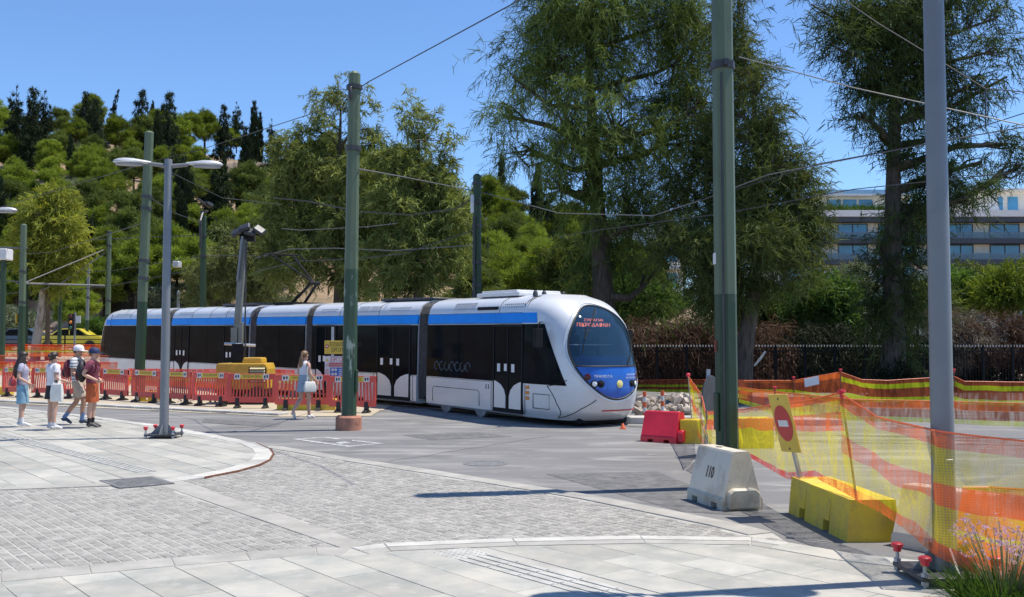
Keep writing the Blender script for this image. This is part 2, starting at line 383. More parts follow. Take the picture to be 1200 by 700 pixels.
def stone(mb_v, mb_f, q, z, b, dz=0):
    """low stone with a chamfered rim"""
    c = sum(q, Vector((0, 0)))/len(q); n = len(q); k = len(mb_v); z += T(c.x, c.y)
    for p in q: mb_v.append((p.x, p.y, z-.02))
    for p in q: mb_v.append((p.x, p.y, z-b*.7+dz))
    for p in q:
        d = (c-p); L = d.length or 1; p2 = p+d*(min(b*1.3, .4*L)/L); mb_v.append((p2.x, p2.y, z+dz))
    for i in range(n):
        j = (i+1) % n; mb_f.append((k+i, k+j, k+n+j, k+n+i)); mb_f.append((k+n+i, k+n+j, k+2*n+j, k+2*n+i))
    mb_f.append(tuple(k+2*n+i for i in range(n)))
def lay(parent, qs, name, m, z, b, limit=290, dzv=.003, seed=5, stuff_name=None):
    r = random.Random(seed)
    def near(q):
        c = sum(q, Vector((0, 0)))/len(q); return c.length+ (0 if abs(c.x) < .53*c.y else 60)
    qs = sorted([q if area(q) > 0 else q[::-1] for q in qs], key=near)
    V = []; F = []; TN = []
    for i, q in enumerate(qs):
        t = r.random(); dz = (r.random()-.5)*2*dzv
        if i < limit:
            v = []; f = []; stone(v, f, q, z, b, dz); me = bpy.data.meshes.new(name); me.from_pydata(v, [], f); me.materials.append(m)
            a = me.attributes.new('tone', 'FLOAT', 'FACE'); a.data.foreach_set('value', [t]*len(f)); link(name, me, parent)
        else:
            k = len(F); stone(V, F, q, z, b, dz); TN += [t]*(len(F)-k)
    if F:
        me = bpy.data.meshes.new(stuff_name or name); me.from_pydata(V, [], F); me.materials.append(m)
        a = me.attributes.new('tone', 'FLOAT', 'FACE'); a.data.foreach_set('value', TN); tag(link(stuff_name or name, me, parent), kind='stuff')
UX = Vector((cos(DIR), sin(DIR)))
EDGE = [(-260, 452), (-120, 466), (0, 478), (100, 488), (190, 500), (250, 511), (300, 521)]
NOSE = [(316, 528), (320, 534), (316, 541), (304, 547), (280, 554), (240, 562), (190, 569)]
CUT = [(330, 525), (420, 540), (520, 555), (620, 571), (700, 584), (780, 600), (860, 616), (905, 627)]
BLO = [(925, 640), (880, 634), (750, 632), (600, 635), (450, 641), (412, 646), (370, 645), (200, 658), (0, 676), (-260, 702)]
def drape(name, px, off, m, step=1.0):
    p = poly2(px); xs = [q.x for q in p]; ys = [q.y for q in p]; v = {}; V = []; F = []
    ux = Vector((1, 0))
    for q in pieces(p, ux, step, step, 0, 0, 0, 0, 1):
        k = len(V); V += [(a.x, a.y, T(a.x, a.y)+off) for a in q]; F.append(tuple(range(k, k+len(q))))
    me = bpy.data.meshes.new(name); me.from_pydata(V, [], F); me.materials.append(m); return tag(link(name, me), kind='structure')
# left slab pavement
left_px = EDGE+NOSE+[(130, 572), (0, 577), (-260, 588)]
pave = drape('pavement', left_px, .024, m_joint, 1.5)
# inner polygon leaves a white kerb rim
def inset(p, d):
    n = len(p); o = []
    s = 1 if area(p) > 0 else -1
    for i in range(n):
        a = (p[i]-p[i-1]).normalized(); b = (p[(i+1) % n]-p[i]).normalized(); t = (a+b).normalized(); o.append(p[i]+Vector((-t.y, t.x))*s*d)
    return o
lp = poly2(left_px); li = inset(lp, .30)
lay(pave, pieces(li, UX, .9, .45, .012, .5, 0, .35, 3), 'paving_slab', m_slab, .03, .006, 280, .002, stuff_name='distant_paving_slabs')
def rim(parent, pts, d, L, m, z, name='kerb_stone', side=1, limit=200, h0=0):
    """row of kerb stones along a polyline"""
    qs = []; r = random.Random(9)
    seg = [pts[0]]; 
    for a, b in zip(pts, pts[1:]):
        n = max(1, round((b-a).length/L))
        for i in range(1, n+1): seg.append(a+(b-a)*i/n)
    nrm = []
    for i in range(len(seg)):
        t = (seg[min(i+1, len(seg)-1)]-seg[max(i-1, 0)]).normalized(); nrm.append(Vector((-t.y, t.x))*side)
    for i in range(len(seg)-1):
        a, b = seg[i], seg[i+1]; g = (b-a).normalized()*.004
        qs.append([a+g+nrm[i]*h0, b-g+nrm[i+1]*h0, b-g+nrm[i+1]*(h0+d), a+g+nrm[i]*(h0+d)])
    lay(parent, qs, name, m, z, .006, limit, .002)
sgn = 1 if area(lp) > 0 else -1
rim(pave, lp[:14], .29, .8, m_slabw, .034, side=sgn)
rim(pave, lp[13:], .29, .9, m_band, .032, name='band_stone', side=sgn)
# rusty steel strip round the nose of the pavement
nose = [q for q in lp[6:13]]
mb = MB()
for a, b in zip(nose, nose[1:]): mb.bar((a.x, a.y, .014), (b.x, b.y, .014), .022, .05)
mb.build('rusty_edge_strip', m_rust, pave)
# cobbled plaza
plaza_px = CUT+BLO+[(-260, 584), (0, 573), (130, 569), (190, 567), (240, 563), (280, 555), (305, 548), (318, 541), (322, 534), (318, 527)]
plaza = flat('cobbled_plaza', plaza_px, .0185, m_joint)
pp = poly2(plaza_px)
strip = poly2([(186, 570), (216, 567), (430, 641), (404, 647)])
edge_band = poly2([(318, 524)]+CUT)
qs = pieces(pp, UX, .165, .112, .015, .5, .02, .25, 11)
e0 = edge_band
def dist_line(p, L):
    m = 9e9
    for a, b in zip(L, L[1:]):
        t = max(0, min(1, (p-a).dot(b-a)/(b-a).length_squared)); m = min(m, (p-a-(b-a)*t).length)
    return m
cen = lambda q: sum(q, Vector((0, 0)))/len(q)
mh_c = G(160, 568).xy
qs = [q for q in qs if not inside(cen(q), lp) and not inside(cen(q), strip) and dist_line(cen(q), e0) > .33 and (cen(q)-mh_c).length > .5]
lay(plaza, qs, 'cobble', m_sett,   .0228, .008, 300, .002, stuff_name='far_cobbles')
rim(plaza, e0, .30, .9, m_band, .03, name='edging_stone', side=-1 if area(pp) < 0 else 1)
sx = Vector(strip[2]-strip[1]).normalized()
lay(plaza, pieces(strip, sx, .8, .5, .008, .5, 0, 0, 2), 'strip_slab', m_band, .027, .005)
# near slab terrace
near_px = [(-260, 702), (0, 676), (200, 658), (370, 645), (412, 646), (450, 641), (600, 635), (750, 632), (880, 634), (925, 640), (1000, 653), (1100, 664), (1300, 690), (1500, 720), (1300, 1100), (400, 1300), (-300, 1100)]
terr = flat('near_pavement', near_px, .025, m_joint)
npoly = poly2(near_px); ni = inset(npoly, .36)
t2 = poly2([(503, 650), (546, 646.5), (800, 716), (765, 724)])
t2ext = [t2[0], t2[1], t2[1]+(t2[2]-t2[1])*2.0, t2[0]+(t2[3]-t2[0])*2.0]
qs = [q for q in pieces(ni, UX, .82, .42, .007, .5, 0, .35, 21) if not inside(cen(q), t2ext)]
lay(terr, qs, 'paving_slab', m_slab, .03, .003, 290, .002, stuff_name='more_paving_slabs')
sg = 1 if area(npoly) > 0 else -1
rim(terr, npoly[:5], .34, .75, m_band, .031, name='band_stone', side=sg)
rim(terr, npoly[4:10], .17, .9, m_slabw, .034, name='kerb_stone', side=sg)
rim(terr, npoly[4:10], .17, .9, m_band, .031, name='band_stone', side=sg, h0=.18)
rim(terr, npoly[9:14], .34, .75, m_slab, .031, name='band_stone', side=sg)
# tactile paving: tiles with raised bars, studs at the end of the run
def tactile(parent, a, b, w, studs_first, dz=0):
    ux = (b-a).normalized(); uy = Vector((-ux.y, ux.x)); L = (b-a).length; n = int(L/.4)
    def mk(stud):
        mb = MB(); mb.box(.004, .396, -w/2, w/2, -.01, .030)
        if stud:
            for i in range(6):
                for j in range(6): mb.lathe([(.018, .0298), (.012, .036)], 6, (.04+.064*i, -w/2+.035+(w-.07)*j/5, 0))
        else:
            for j in range(4): mb.box(.01, .39, -w/2+w*(j+.22)/4, -w/2+w*(j+.78)/4, .0298, .037)
        return mb.mesh('tactile_tile', m_tact, bevel=0)
    ms, ml = mk(True), mk(False)
    for i in range(n):
        p = a+ux*(i*.4); o = link('tactile_tile', ms if i < studs_first else ml, parent, (p.x, p.y, dz), (0, 0, atan2(ux.y, ux.x)))
a2 = (t2ext[0]+t2ext[1])/2; b2 = (t2ext[2]+t2ext[3])/2
tactile(terr, a2, b2, .40, 1)
a1 = G(172, 556).xy; b1 = G(-60, 496).xy
tactile(pave, a1, b1, .30, 0, .006)
# manhole cover
mb = MB(); M = Matrix.Translation((mh_c.x, mh_c.y, .012)) @ Matrix.Rotation(DIR, 4, 'Z')
mb.box(-.45, .45, -.36, .36, -.01, .028, M)
for i in range(8): mb.box(-.40+.1*i, -.35+.1*i, -.3, .3, .0278, .032, M)
o = mb.build('manhole_cover', m_iron); tag(o, 'dark square cast iron manhole cover in the pavement below the tactile strip', 'manhole cover')
# road paint: rectangular marks on the asphalt
def outline_mark(px, w, name):
    p = poly2(px); q = inset(p, w); n = 4
    v = [(a.x, a.y, .005) for a in p]+[(a.x, a.y, .005) for a in q]; me = bpy.data.meshes.new(name)
    me.from_pydata(v, [], [(i, (i+1) % 4, 4+(i+1) % 4, 4+i) for i in range(4)]); me.materials.append(m_paint); o = link(name, me, road); return o
outline_mark([(342, 515), (381, 512.5), (450, 520), (408, 524)], .17, 'road_marking')
flat('road_marking', [(392, 519), (404, 517.5), (410, 519), (398, 520.5)], .005, m_paint, parent=road, h=.004)
outline_mark([(98, 486.5), (128, 484.5), (172, 487.5), (140, 490)], .14, 'road_marking')
mb = MB(); c = G(569, 543.5)
mb.lathe([(.36, -.01), (.36, .006), (.30, .007), (.30, .004)], 20, (c.x, c.y, 0)); mb.build('manhole_lid', m_iron, road)
mb = MB(); c = G(395, 516.5); mb.lathe([(.30, -.01), (.30, .006)], 18, (c.x, c.y, 0)); mb.build('manhole_lid', m_iron, road)
m_patch = mat('fresh_asphalt', (.125, .123, .122), .85, var=.25, vs=6, bump=.4, bs=70); dirt(m_patch, 2.5, .4, (.5, .75), (.30, .29, .27))
for q in ([(640, 556), (770, 553), (905, 607), (800, 600)], [(240, 492), (330, 497), (320, 501), (236, 496)], [(470, 510), (560, 507), (600, 512), (505, 516)]):
    flat('asphalt_patch', q, .0035, m_patch, parent=road, h=.003)
mb = MB(); r0 = random.Random(4)
for x0, y0, x1, y1 in ((455, 541, 640, 512), (250, 502, 400, 498)):
    a, b = G(x0, y0), G(x1, y1); pts = [a.lerp(b, i/16)+Vector((r0.gauss(0, .05), r0.gauss(0, .05), .001)) for i in range(17)]; mb.tube(pts, .004, 4)
mb.build('asphalt_crack', mat('crack_dark', (.05, .05, .05), .9), road)
# dusty trackbed behind the red barriers and the pale kerb along it
bed_px = [(-420, 462), (0, 473), (120, 479), (250, 485.5), (330, 489), (436, 488), (470, 470), (400, 440), (300, 420), (150, 402), (-420, 398)]
drape('trackbed', bed_px, .012, m_sand)
kp = [G(x, y) for x, y in ((-420, 461.5), (-100, 469), (0, 472), (120, 478), (250, 484.5), (330, 488))]
mb = MB()
for a, b in zip(kp, kp[1:]):
    n = 6
    for i in range(n):
        s = a+(b-a)*(i/n); e = a+(b-a)*((i+.97)/n); mb.bar(s+Vector((0, .25, 0)), e+Vector((0, .25, 0)), .45, .14)
tag(mb.build('kerb', m_conc, bevel=.01), kind='structure')
# ================================================================ TRAM
m_tw = mat('tram_silver_white', (.68, .69, .70), .32, metal=.15, var=.03, vs=2, coat=.4)
m_skirt = mat('tram_skirt_grey', (.62, .565, .51), .38, metal=.1, var=.05, vs=3, coat=.3)
m_tblue = mat('tram_blue_stripe', (.004, .28, .90), .45, var=.06, spec=.2)
m_tblue2 = mat('tram_front_blue', (.010, .115, .50), .35, var=.08, vs=6, coat=.3)
m_tglass = mat('tram_black_glass', (.008, .010, .012), .06, var=.2, vs=.8, spec=.14)
m_tglass.node_tree.nodes['Principled BSDF'].inputs['IOR'].default_value = 1.10; m_tglass.node_tree.nodes['Principled BSDF'].inputs['Specular IOR Level'].default_value = .5
m_trub = mat('black_rubber', (.02, .02, .021), .6, var=.3, vs=10)
m_bel = mat('bellows_grey', (.055, .055, .057), .8, var=.25, vs=14)
m_blk = mat('matt_black', (.013, .013, .014), .75, var=.2, spec=.25)
m_dgrey = mat('dark_grey_metal', (.07, .07, .075), .5, metal=.5, var=.2)
m_steel = mat('galvanised_steel', (.42, .43, .45), .45, metal=.6, var=.12, vs=8)
m_ring = mat('grey_film_ring', (.07, .075, .078), .4, var=.1)
m_wht = mat('plain_white', (.72, .72, .72), .5, var=.05)
m_redl = mat('red_lens', (.10, .012, .01), .2, var=.1)
m_orl = mat('amber_lens', (.75, .25, .02), .3, var=.05)
m_redp = mat('red_paint', (.55, .02, .02), .4, var=.1)
m_yel_l = mat('pale_yellow_badge', (.80, .70, .25), .45, var=.05)
m_ws = glass_mat('windscreen_glass', (.06, .16, .28), .72)  # blue tint stands in for the pale reflection on the windscreen
m_cabblue = mat('cab_blue_trim', (.03, .14, .40), .5, var=.1)
m_led = emit_mat('orange_led', (1, .22, .10), 1.4)
m_hl = mat('headlamp_glass', (.9, .9, .88), .1, var=.02)
dirt(m_skirt, 1.6, .45, (.45, .8), (.30, .27, .24)); dirt(m_tw, 1.1, .22, (.5, .8), (.42, .40, .38)); dirt(m_bel, 3, .4, (.5, .75), (.16, .145, .13)); dirt(m_tglass, 1.3, .05, (.5, .8), (.2, .2, .2))
A_ = GD(650, 24.6); A_.z = 0.0; B_ = GD(117, 46); B_.z = .43
hx = (A_-B_).normalized(); hy = Vector((0, 0, 1)).cross(hx).normalized(); hz = hx.cross(hy)
TM = Matrix((hx, hy, hz)).transposed().to_4x4(); TM.translation = A_+hy*1.2
TI = TM.inverted()
def TL(px, py, y=-1.2):
    """local point of the tram's plane y seen at a pixel"""
    o = TI @ Vector((0, 0, CAMZ)); d = TI.to_3x3() @ ray(px, py); t = (y-o.y)/d.y; p = o+d*t; return p
LX = lambda px: TL(px, 420).x
tram = thing('tram', 'long white and blue five section tram crossing the road behind the red barriers', 'tram')
tram.matrix_world = TM
HALF = [(1.10, .16), (1.19, .22), (1.20, .50), (1.20, .94), (1.165, .95), (1.15, 2.42), (1.12, 2.43), (1.09, 2.69), (1.13, 2.70), (1.10, 2.84), (1.00, 2.98), (.82, 3.08), (.5, 3.15)]
def shell(x0, x1, name='carriage'):
    mb = MB(); poly = [(-y, z) for y, z in HALF][::-1]; poly = [(y, z) for y, z in HALF]+poly
    mb.prism(poly, x0, x1, 'x'); return mb.build(name, m_tw, tram, smooth=True, angle=30)
def side_prism(mb, prof, x0, x1):
    for s in (-1, 1): mb.prism([(s*y, z) for y, z in prof], x0, x1, 'x')
def bellows(x0, x1):
    mb = MB(); base = [(y, z) for y, z in HALF]; ring = []
    full = [(1.12, .3), (1.14, .9), (1.12, 2.4), (1.10, 2.75), (.98, 2.96), (.8, 3.06), (.4, 3.11)]
    full = full+[(-y, z) for y, z in full[::-1]]; n = 11; vs = []; fs = []; k = len(full); x0 -= .12; x1 += .12
    for i in range(n):
        s = 1.0 if i % 2 == 0 else .955
        for y, z in full: vs.append((x0+(x1-x0)*i/(n-1), y*s, 1.6+(z-1.6)*s))
    for i in range(n-1):
        for j in range(k): fs.append((i*k+j, i*k+(j+1) % k, (i+1)*k+(j+1) % k, (i+1)*k+j))
    mb.add(vs, fs); mb.build('bellows', m_bel, tram)
def wheel(par, x, y):
    mb = MB(); M = Matrix.Translation((x, y, .30)) @ Matrix.Rotation(pi/2, 4, 'X')
    mb2 = MB(); mb2.lathe([(.27, -.06), (.30, -.05), (.30, .05), (.27, .06), (.14, .065), (.10, .09), (.0, .09)], 20)
    mb2.v = [tuple(M @ Vector(p)) for p in mb2.v]; mb2.build('wheel', m_steel, par, smooth=True)
def glass_panel(par, x0, x1, z0=.97, z1=2.40, both=True, name='window_pane'):
    for s in ((-1, 1) if both else (-1,)):
        mb = MB(); mb.prism([(s*1.15, z0), (s*1.202, z0), (s*1.188, z1), (s*1.13, z1)], x0+.008, x1-.008, 'x'); mb.build(name, m_tglass, par, bevel=.006)
def roof_seam(par, x):
    for s in (-1, 1): seam(par, [(x, s*1.132, 2.70), (x, s*1.10, 2.84), (x, s*1.0, 2.985), (x, s*.82, 3.083), (x, s*.5, 3.152)], .008)
def skirt_seam(par, x):
    for s in (-1, 1): seam(par, [(x, s*1.192, .22), (x, s*1.201, .5), (x, s*1.201, .94)], .008)
def stripe(par, x0, x1, n=2):
    for i in range(n):
        a = x0+(x1-x0)*i/n; b = x0+(x1-x0)*(i+1)/n
        for s in (-1, 1):
            mb = MB(); mb.prism([(s*1.09, 2.432), (s*1.182, 2.436), (s*1.150, 2.685), (s*1.06, 2.688)], a+.006, b-.006, 'x'); mb.build('blue_stripe', m_tblue, par)
def door(par, xa, xb, stickers=True):
    for s in (-1, 1):
        mb = MB(); f = .05
        for a, b, z0, z1 in ((xa, xa+f, .22, 2.40), (xb-f, xb, .22, 2.40), (xa+f, xb-f, 2.34, 2.40), ((xa+xb)/2-.025, (xa+xb)/2+.025, .30, 2.34), (xa+f, xb-f, .22, .30)):
            mb.box(a, b, *sorted((s*1.17, s*1.225)), z0, z1)
        d = mb.build('door', m_blk, par, bevel=.006)
        mb = MB(); mb.box(xa+f, xb-f, *sorted((s*1.17, s*1.207)), .30, 2.34); mb.build('door_glass', m_tglass, par)
        xm = (xa+xb)/2
        for e, sg in ((xa+f+.01, 1), (xb-f-.01, -1)):
            w = (xb-xa)/2-f-.06; pts = [(e, .32), (e+sg*w*.95, .32), (e+sg*w*.95, .62), (e+sg*w*.82, .78), (e+sg*w*.55, .90), (e+sg*w*.2, .97), (e, .99)]
            mb = MB(); mb.prism(pts, *sorted((s*1.2072, s*1.220)), 'y'); mb.build('door_panel', m_tw, par)
        if stickers and s < 0:
            for i, q in enumerate((xa+.18, xm-.16, xm+.16)):
                mb = MB(); mb.box(q, q+.13, -1.213, -1.2072, 1.22+.02*(i % 2), 1.42); mb.build('sticker', m_wht, par)
def seam(par, pts, r=.008, m=None, name='panel_seam'):
    mb = MB(); mb.tube(pts, r, 5); return mb.build(name, m or m_blk, par)
def perf(par, x0, x1, z0, rows=2):
    """perforated fields on the roof side"""
    mb = MB(); k = int((x1-x0)/.085)
    for r_ in range(rows):
        for i in range(k):
            x = x0+(i+.5*(r_ % 2))*.085; z = z0+r_*.07
            y = 1.115-(z-2.78)*.62
            for s in (-1, 1): mb.box(x, x+.04, *sorted((s*(y-.03), s*(y+.012))), z, z+.03)
    mb.build('roof_vent', m_dgrey, par)
def roof_grille(par, x0, x1, z0=2.80, z1=2.98):
    n = int((x1-x0)/.06)
    for s in (-1, 1):
        mb = MB()
        for i in range(n):
            a = x0+(x1-x0)*i/n; mb.prism([(s*1.06, z0), (s*1.125, z0), (s*1.015, z1), (s*.9, z1)], a, a+.03, 'x')
        mb.build('roof_grille', m_steel, par)
# --- the sections, front to rear
xs = dict(m1=(LX(500.5), None), b1=(LX(488), LX(500.5)), m2=(LX(364.5), LX(488)), b2=(LX(356), LX(364.5)), m3=(LX(299), LX(356)), b3=(LX(290), LX(299)), m4=(LX(199.5), LX(290)), b4=(LX(190), LX(199.5)), m5=(LX(128), LX(190)))
X0 = -1.35     # where the cab nose begins
print('TRAM', {k: [round(q, 2) if q is not None else None for q in v] for k, v in xs.items()})
for k in ('b1', 'b2', 'b3', 'b4'): bellows(*xs[k])
# front section, turned a little into the curve about its joint
PIV = Vector((xs['b1'][0]+.2, 0, 0)); M1 = Matrix.Translation(PIV) @ Matrix.Rotation(R(-8.5), 4, 'Z') @ Matrix.Translation(-PIV)
TI = (TM @ M1).inverted(); M1 = M1 @ Matrix.Translation((LX(650), 0, 0)); TI = (TM @ M1).inverted(); xs['m1'] = (LX(500.0), None)
print('FRONT', xs['m1'], LX(650))
c1 = shell(xs['m1'][0], X0); a = xs['m1'][0]
d0, d1 = LX(578.5), LX(613)
c1.matrix_basis = M1; glass_panel(c1, a, (a+d0)/2); glass_panel(c1, (a+d0)/2, d0-.02); door(c1, d0, d1); stripe(c1, a, LX(579), 1); stripe(c1, LX(579), X0, 1)
glass_panel(c1, d1+.02, X0, .97)
perf(c1, LX(585), LX(612), 2.82); roof_grille(c1, LX(528), LX(553))
for s in (-1, 1):
    mb = MB(); mb.prism([(s*1.07, 2.78), (s*1.132, 2.78), (s*1.115, 2.86), (s*1.0, 2.86)], LX(556), LX(580), 'x'); mb.build('dark_grille', m_blk, c1)
mb = MB(); mb.box(LX(541), LX(590), -.75, .75, 3.14, 3.24); mb.box(LX(545), LX(586), -.70, .70, 3.24, 3.30); mb.build('roof_unit', m_wht, c1, bevel=.03, seg=2)
for i in range(7):
    x = LX(512)+i*.27; mb = MB(); pts = [(x+.115*cos(t*2*pi/14+.9*(i % 3)), -1.2035, 1.28+.115*sin(t*2*pi/14+.9*(i % 3))) for t in range(12)]
    mb.tube(pts, .020, 4); o = mb.build('film_ring', m_ring, c1)
def seam(par, pts, r=.008, m=None, name='panel_seam'): 
    mb = MB(); mb.tube(pts, r, 5); return mb.build(name, m or m_blk, par)
q0, q1 = LX(507.5), LX(562); 
seam(c1, [(q0, -1.2, .30), (q0, -1.202, .62), (q0+.06, -1.202, .70), (q1-.06, -1.202, .70), (q1, -1.202, .62), (q1, -1.2, .30)])
q0, q1 = LX(625), LX(644)
seam(c1, [(q0, -1.2, .40), (q0, -1.201, .74), (q1, -1.201, .74), (q1, -1.2, .40), (q0, -1.2, .40)])
for i in range(3):
    mb = MB(); mb.box(LX(616.5), LX(620.5), -1.215, -1.195, .58+.13*i, .66+.13*i); mb.build('side_marker_light', m_orl, c1, bevel=.008)
mb = MB(); mb.tube([(LX(570), -1.2, .88), (LX(570), -1.21, .76)], .012, 5); mb.tube([(LX(573), -1.2, .88), (LX(573), -1.21, .76)], .012, 5); mb.build('hatch_handle', m_dgrey, c1)
for s in (-1, 1):
    for q in (LX(519.5), LX(560)): wheel(c1, q, s*1.05)
mb = MB(); mb.box(LX(505), LX(575), -1.0, 1.0, .12, .3); mb.build('bogie', m_blk, c1)
for q in (LX(582), LX(614), X0+.02): roof_seam(c1, q)
for q in (LX(576), LX(615.5)): skirt_seam(c1, q)
TI = TM.inverted()
# second section
c2 = shell(*xs['m2']); a, b = xs['m2']; w = b-a
stripe(c2, a, LX(404), 1); stripe(c2, LX(404), LX(442), 1); stripe(c2, LX(442), b, 1)
glass_panel(c2, a, LX(370)-.02); door(c2, LX(370), LX(394)); glass_panel(c2, LX(394)+.02, LX(418)); glass_panel(c2, LX(418), LX(442)-.02); door(c2, LX(442), LX(481)); glass_panel(c2, LX(481)+.02, b)
perf(c2, LX(372), LX(392), 2.82); perf(c2, LX(452), LX(478), 2.82); roof_grille(c2, LX(416), LX(428)); roof_grille(c2, LX(429), LX(441))
mb = MB(); mb.box(LX(430), LX(490), -.7, .7, 3.14, 3.22); mb.build('roof_unit', m_dgrey, c2, bevel=.02)
for q in (LX(395), LX(411), LX(441)): roof_seam(c2, q)
for q in (LX(398), LX(438), LX(484)): skirt_seam(c2, q)
# third, short section with the pantograph
c3 = shell(*xs['m3']); a, b = xs['m3']; stripe(c3, a, b, 1); glass_panel(c3, a, (a+b)/2); glass_panel(c3, (a+b)/2, b)
for s in (-1, 1):
    for q in (a+.8, b-.8): wheel(c3, q, s*1.05)
mb = MB(); mb.box(a+.4, b-.4, -1, 1, .12, .3); mb.build('bogie', m_blk, c3)
pb = TL(349, 357, 0); pk = TL(368.5, 332, 0); h1 = TL(331, 299.5, 0); h2 = TL(356, 302, 0)
pan = MB(); pan.box(pb.x-.7, pb.x+.7, -.6, .6, 3.15, 3.23); pan.bar((pb.x, -.25, 3.2), (pk.x, -.12, pk.z), .07, .07); pan.bar((pb.x, .25, 3.2), (pk.x, .12, pk.z), .07, .07)
pant = pan.build('pantograph', m_blk, c3)
pan = MB(); pan.tube([(pk.x, 0, pk.z), (h1.x, -.45, h1.z)], .035, 6); pan.tube([(pk.x, 0, pk.z), (h1.x, .45, h1.z)], .035, 6); pan.tube([(pk.x, -.2, pk.z), (pk.x, .2, pk.z)], .07, 8)
for dx in (-.2, .2):
    pan.tube([(h1.x+dx, -.85, h1.z-.16), (h1.x+dx, -.6, h1.z+.03), (h1.x+dx, .6, h1.z+.03), (h1.x+dx, .85, h1.z-.16)], .03, 6)
pan.build('pantograph_arm', m_blk, c3)
# fourth and fifth
c4 = shell(*xs['m4']); a, b = xs['m4']; stripe(c4, a, LX(218), 1); stripe(c4, LX(218), LX(255), 1); stripe(c4, LX(255), b, 1)
glass_panel(c4, a, LX(204)-.02); door(c4, LX(204), LX(221)); glass_panel(c4, LX(221)+.02, LX(242)); glass_panel(c4, LX(242), LX(262)-.02); door(c4, LX(262), LX(281)); glass_panel(c4, LX(281)+.02, b)
perf(c4, LX(205), LX(222), 2.82); perf(c4, LX(259), LX(275), 2.82)
mb = MB(); mb.box(LX(245), LX(285), -.7, .7, 3.14, 3.24); mb.build('roof_unit', m_dgrey, c4, bevel=.02)
c5 = shell(*xs['m5']); a, b = xs['m5']; stripe(c5, a, LX(164), 1); stripe(c5, LX(164), b, 1); glass_panel(c5, a, (a+b)/2); glass_panel(c5, (a+b)/2, b)
perf(c5, a+.4, LX(150), 2.82)
for s in (-1, 1):
    for q in (a+1, b-1): wheel(c5, q, s*1.05)
for q in (LX(150), LX(168)): roof_seam(c5, q)
for q in (LX(222), LX(243), LX(262)): roof_seam(c4, q)
# --- cab noses
NE = 3.0
EX = [(.16, .42), (.30, .66), (.55, .80), (.85, .85), (1.2, .83), (1.6, .74), (2.0, .58), (2.35, .38), (2.6, .16), (2.8, -.08), (2.95, -.32), (3.08, -.62), (3.15, -.95)]
WZ = [(.16, 1.10), (.30, 1.185), (.6, 1.20), (1.0, 1.20), (2.0, 1.19), (2.6, 1.17), (2.75, 1.145), (2.85, 1.10), (2.98, 1.0), (3.08, .82), (3.15, .5)]
def itp(t, x):
    if x <= t[0][0]: return t[0][1]
    for (x0, y0), (x1, y1) in zip(t, t[1:]):
        if x <= x1: return y0+(y1-y0)*(x-x0)/(x1-x0)
    return t[-1][1]
def smooth_itp(t):
    zs = np.linspace(t[0][0], t[-1][0], 200); v = np.array([itp(t, z) for z in zs]); k = np.ones(11)/11
    p = np.pad(v, 5, mode='edge'); v = np.convolve(p, k, 'valid')
    return lambda z: float(np.interp(z, zs, v))
EXS = smooth_itp(EX); WZS = smooth_itp(WZ)
def NS(y, z, off=0):
    w = WZS(z); L = EXS(z)-X0; q = max(0, 1-abs(y/w)**NE); x = X0+L*q**(1/NE)
    return Vector((x+off, y, z))
def NSide(x, z, off=.008):
    w = WZS(z); L = EXS(z)-X0; q = max(0, 1-max(0, (x-X0)/L)**NE); return Vector((x, -(w*q**(1/NE)+off), z))
CZ, RZ, RY = 1.77, 1.10, .965
def in_oval(y, z, k=1.0): return (y/(RY*k))**2+((z-CZ)/(RZ*k))**2 < 1
def nose_mesh():
    na, nz = 84, 72; vs = []; fs = []
    zs = [.16+(3.15-.16)*i/nz for i in range(nz+1)]
    for z in zs:
        w = WZS(z); L = EXS(z)-X0
        for j in range(na+1):
            t = -pi/2+pi*j/na; c, s = max(0, cos(t)), sin(t)
            vs.append((X0+L*c**(2/NE), w*math.copysign(abs(s)**(2/NE), s), z))
    m = na+1
    for i in range(nz):
        for j in range(na):
            q = [vs[i*m+j], vs[i*m+j+1], vs[(i+1)*m+j+1], vs[(i+1)*m+j]]; cy = sum(p[1] for p in q)/4; cz = sum(p[2] for p in q)/4; cx = sum(p[0] for p in q)/4
            if in_oval(cy, cz) and cx > X0+.35: continue
            fs.append((i*m+j, i*m+j+1, (i+1)*m+j+1, (i+1)*m+j))
    fs.append(tuple(nz*m+j for j in range(m))); fs.append(tuple(range(m-1, -1, -1)))
    return MB().add(vs, fs)
cab = nose_mesh().build('cab', m_tw, tram, smooth=True, angle=50); cab.matrix_basis = M1
def oval_patch(name, z0, z1, m, off, par, k=1.0):
    nz, ny = 34, 34; vs = []; fs = []
    for i in range(nz+1):
        z = z0+(z1-z0)*i/nz; h = RY*k*sqrt(max(0, 1-((z-CZ)/(RZ*k))**2))
        for j in range(ny+1):
            y = h*math.sin((-1+2*j/ny)*pi/2); vs.append(NS(y, z, off))
    for i in range(nz):
        for j in range(ny): q = i*(ny+1)+j; fs.append((q, q+1, q+ny+2, q+ny+1))
    return MB().add(vs, fs).build(name, m, par, smooth=True)
ZB = 1.44
oval_patch('windscreen', ZB, CZ+RZ-.002, m_ws, .004, cab)
fp = oval_patch('front_panel', CZ-RZ+.002, ZB-.01, m_tblue2, .006, cab)
mb = MB(); mb.tube([NS(RY*cos(t), CZ+RZ*sin(t), .006) for t in [2*pi*i/72 for i in range(73)]], .026, 6, caps=False); mb.build('windscreen_seal', m_trub, cab, smooth=True)
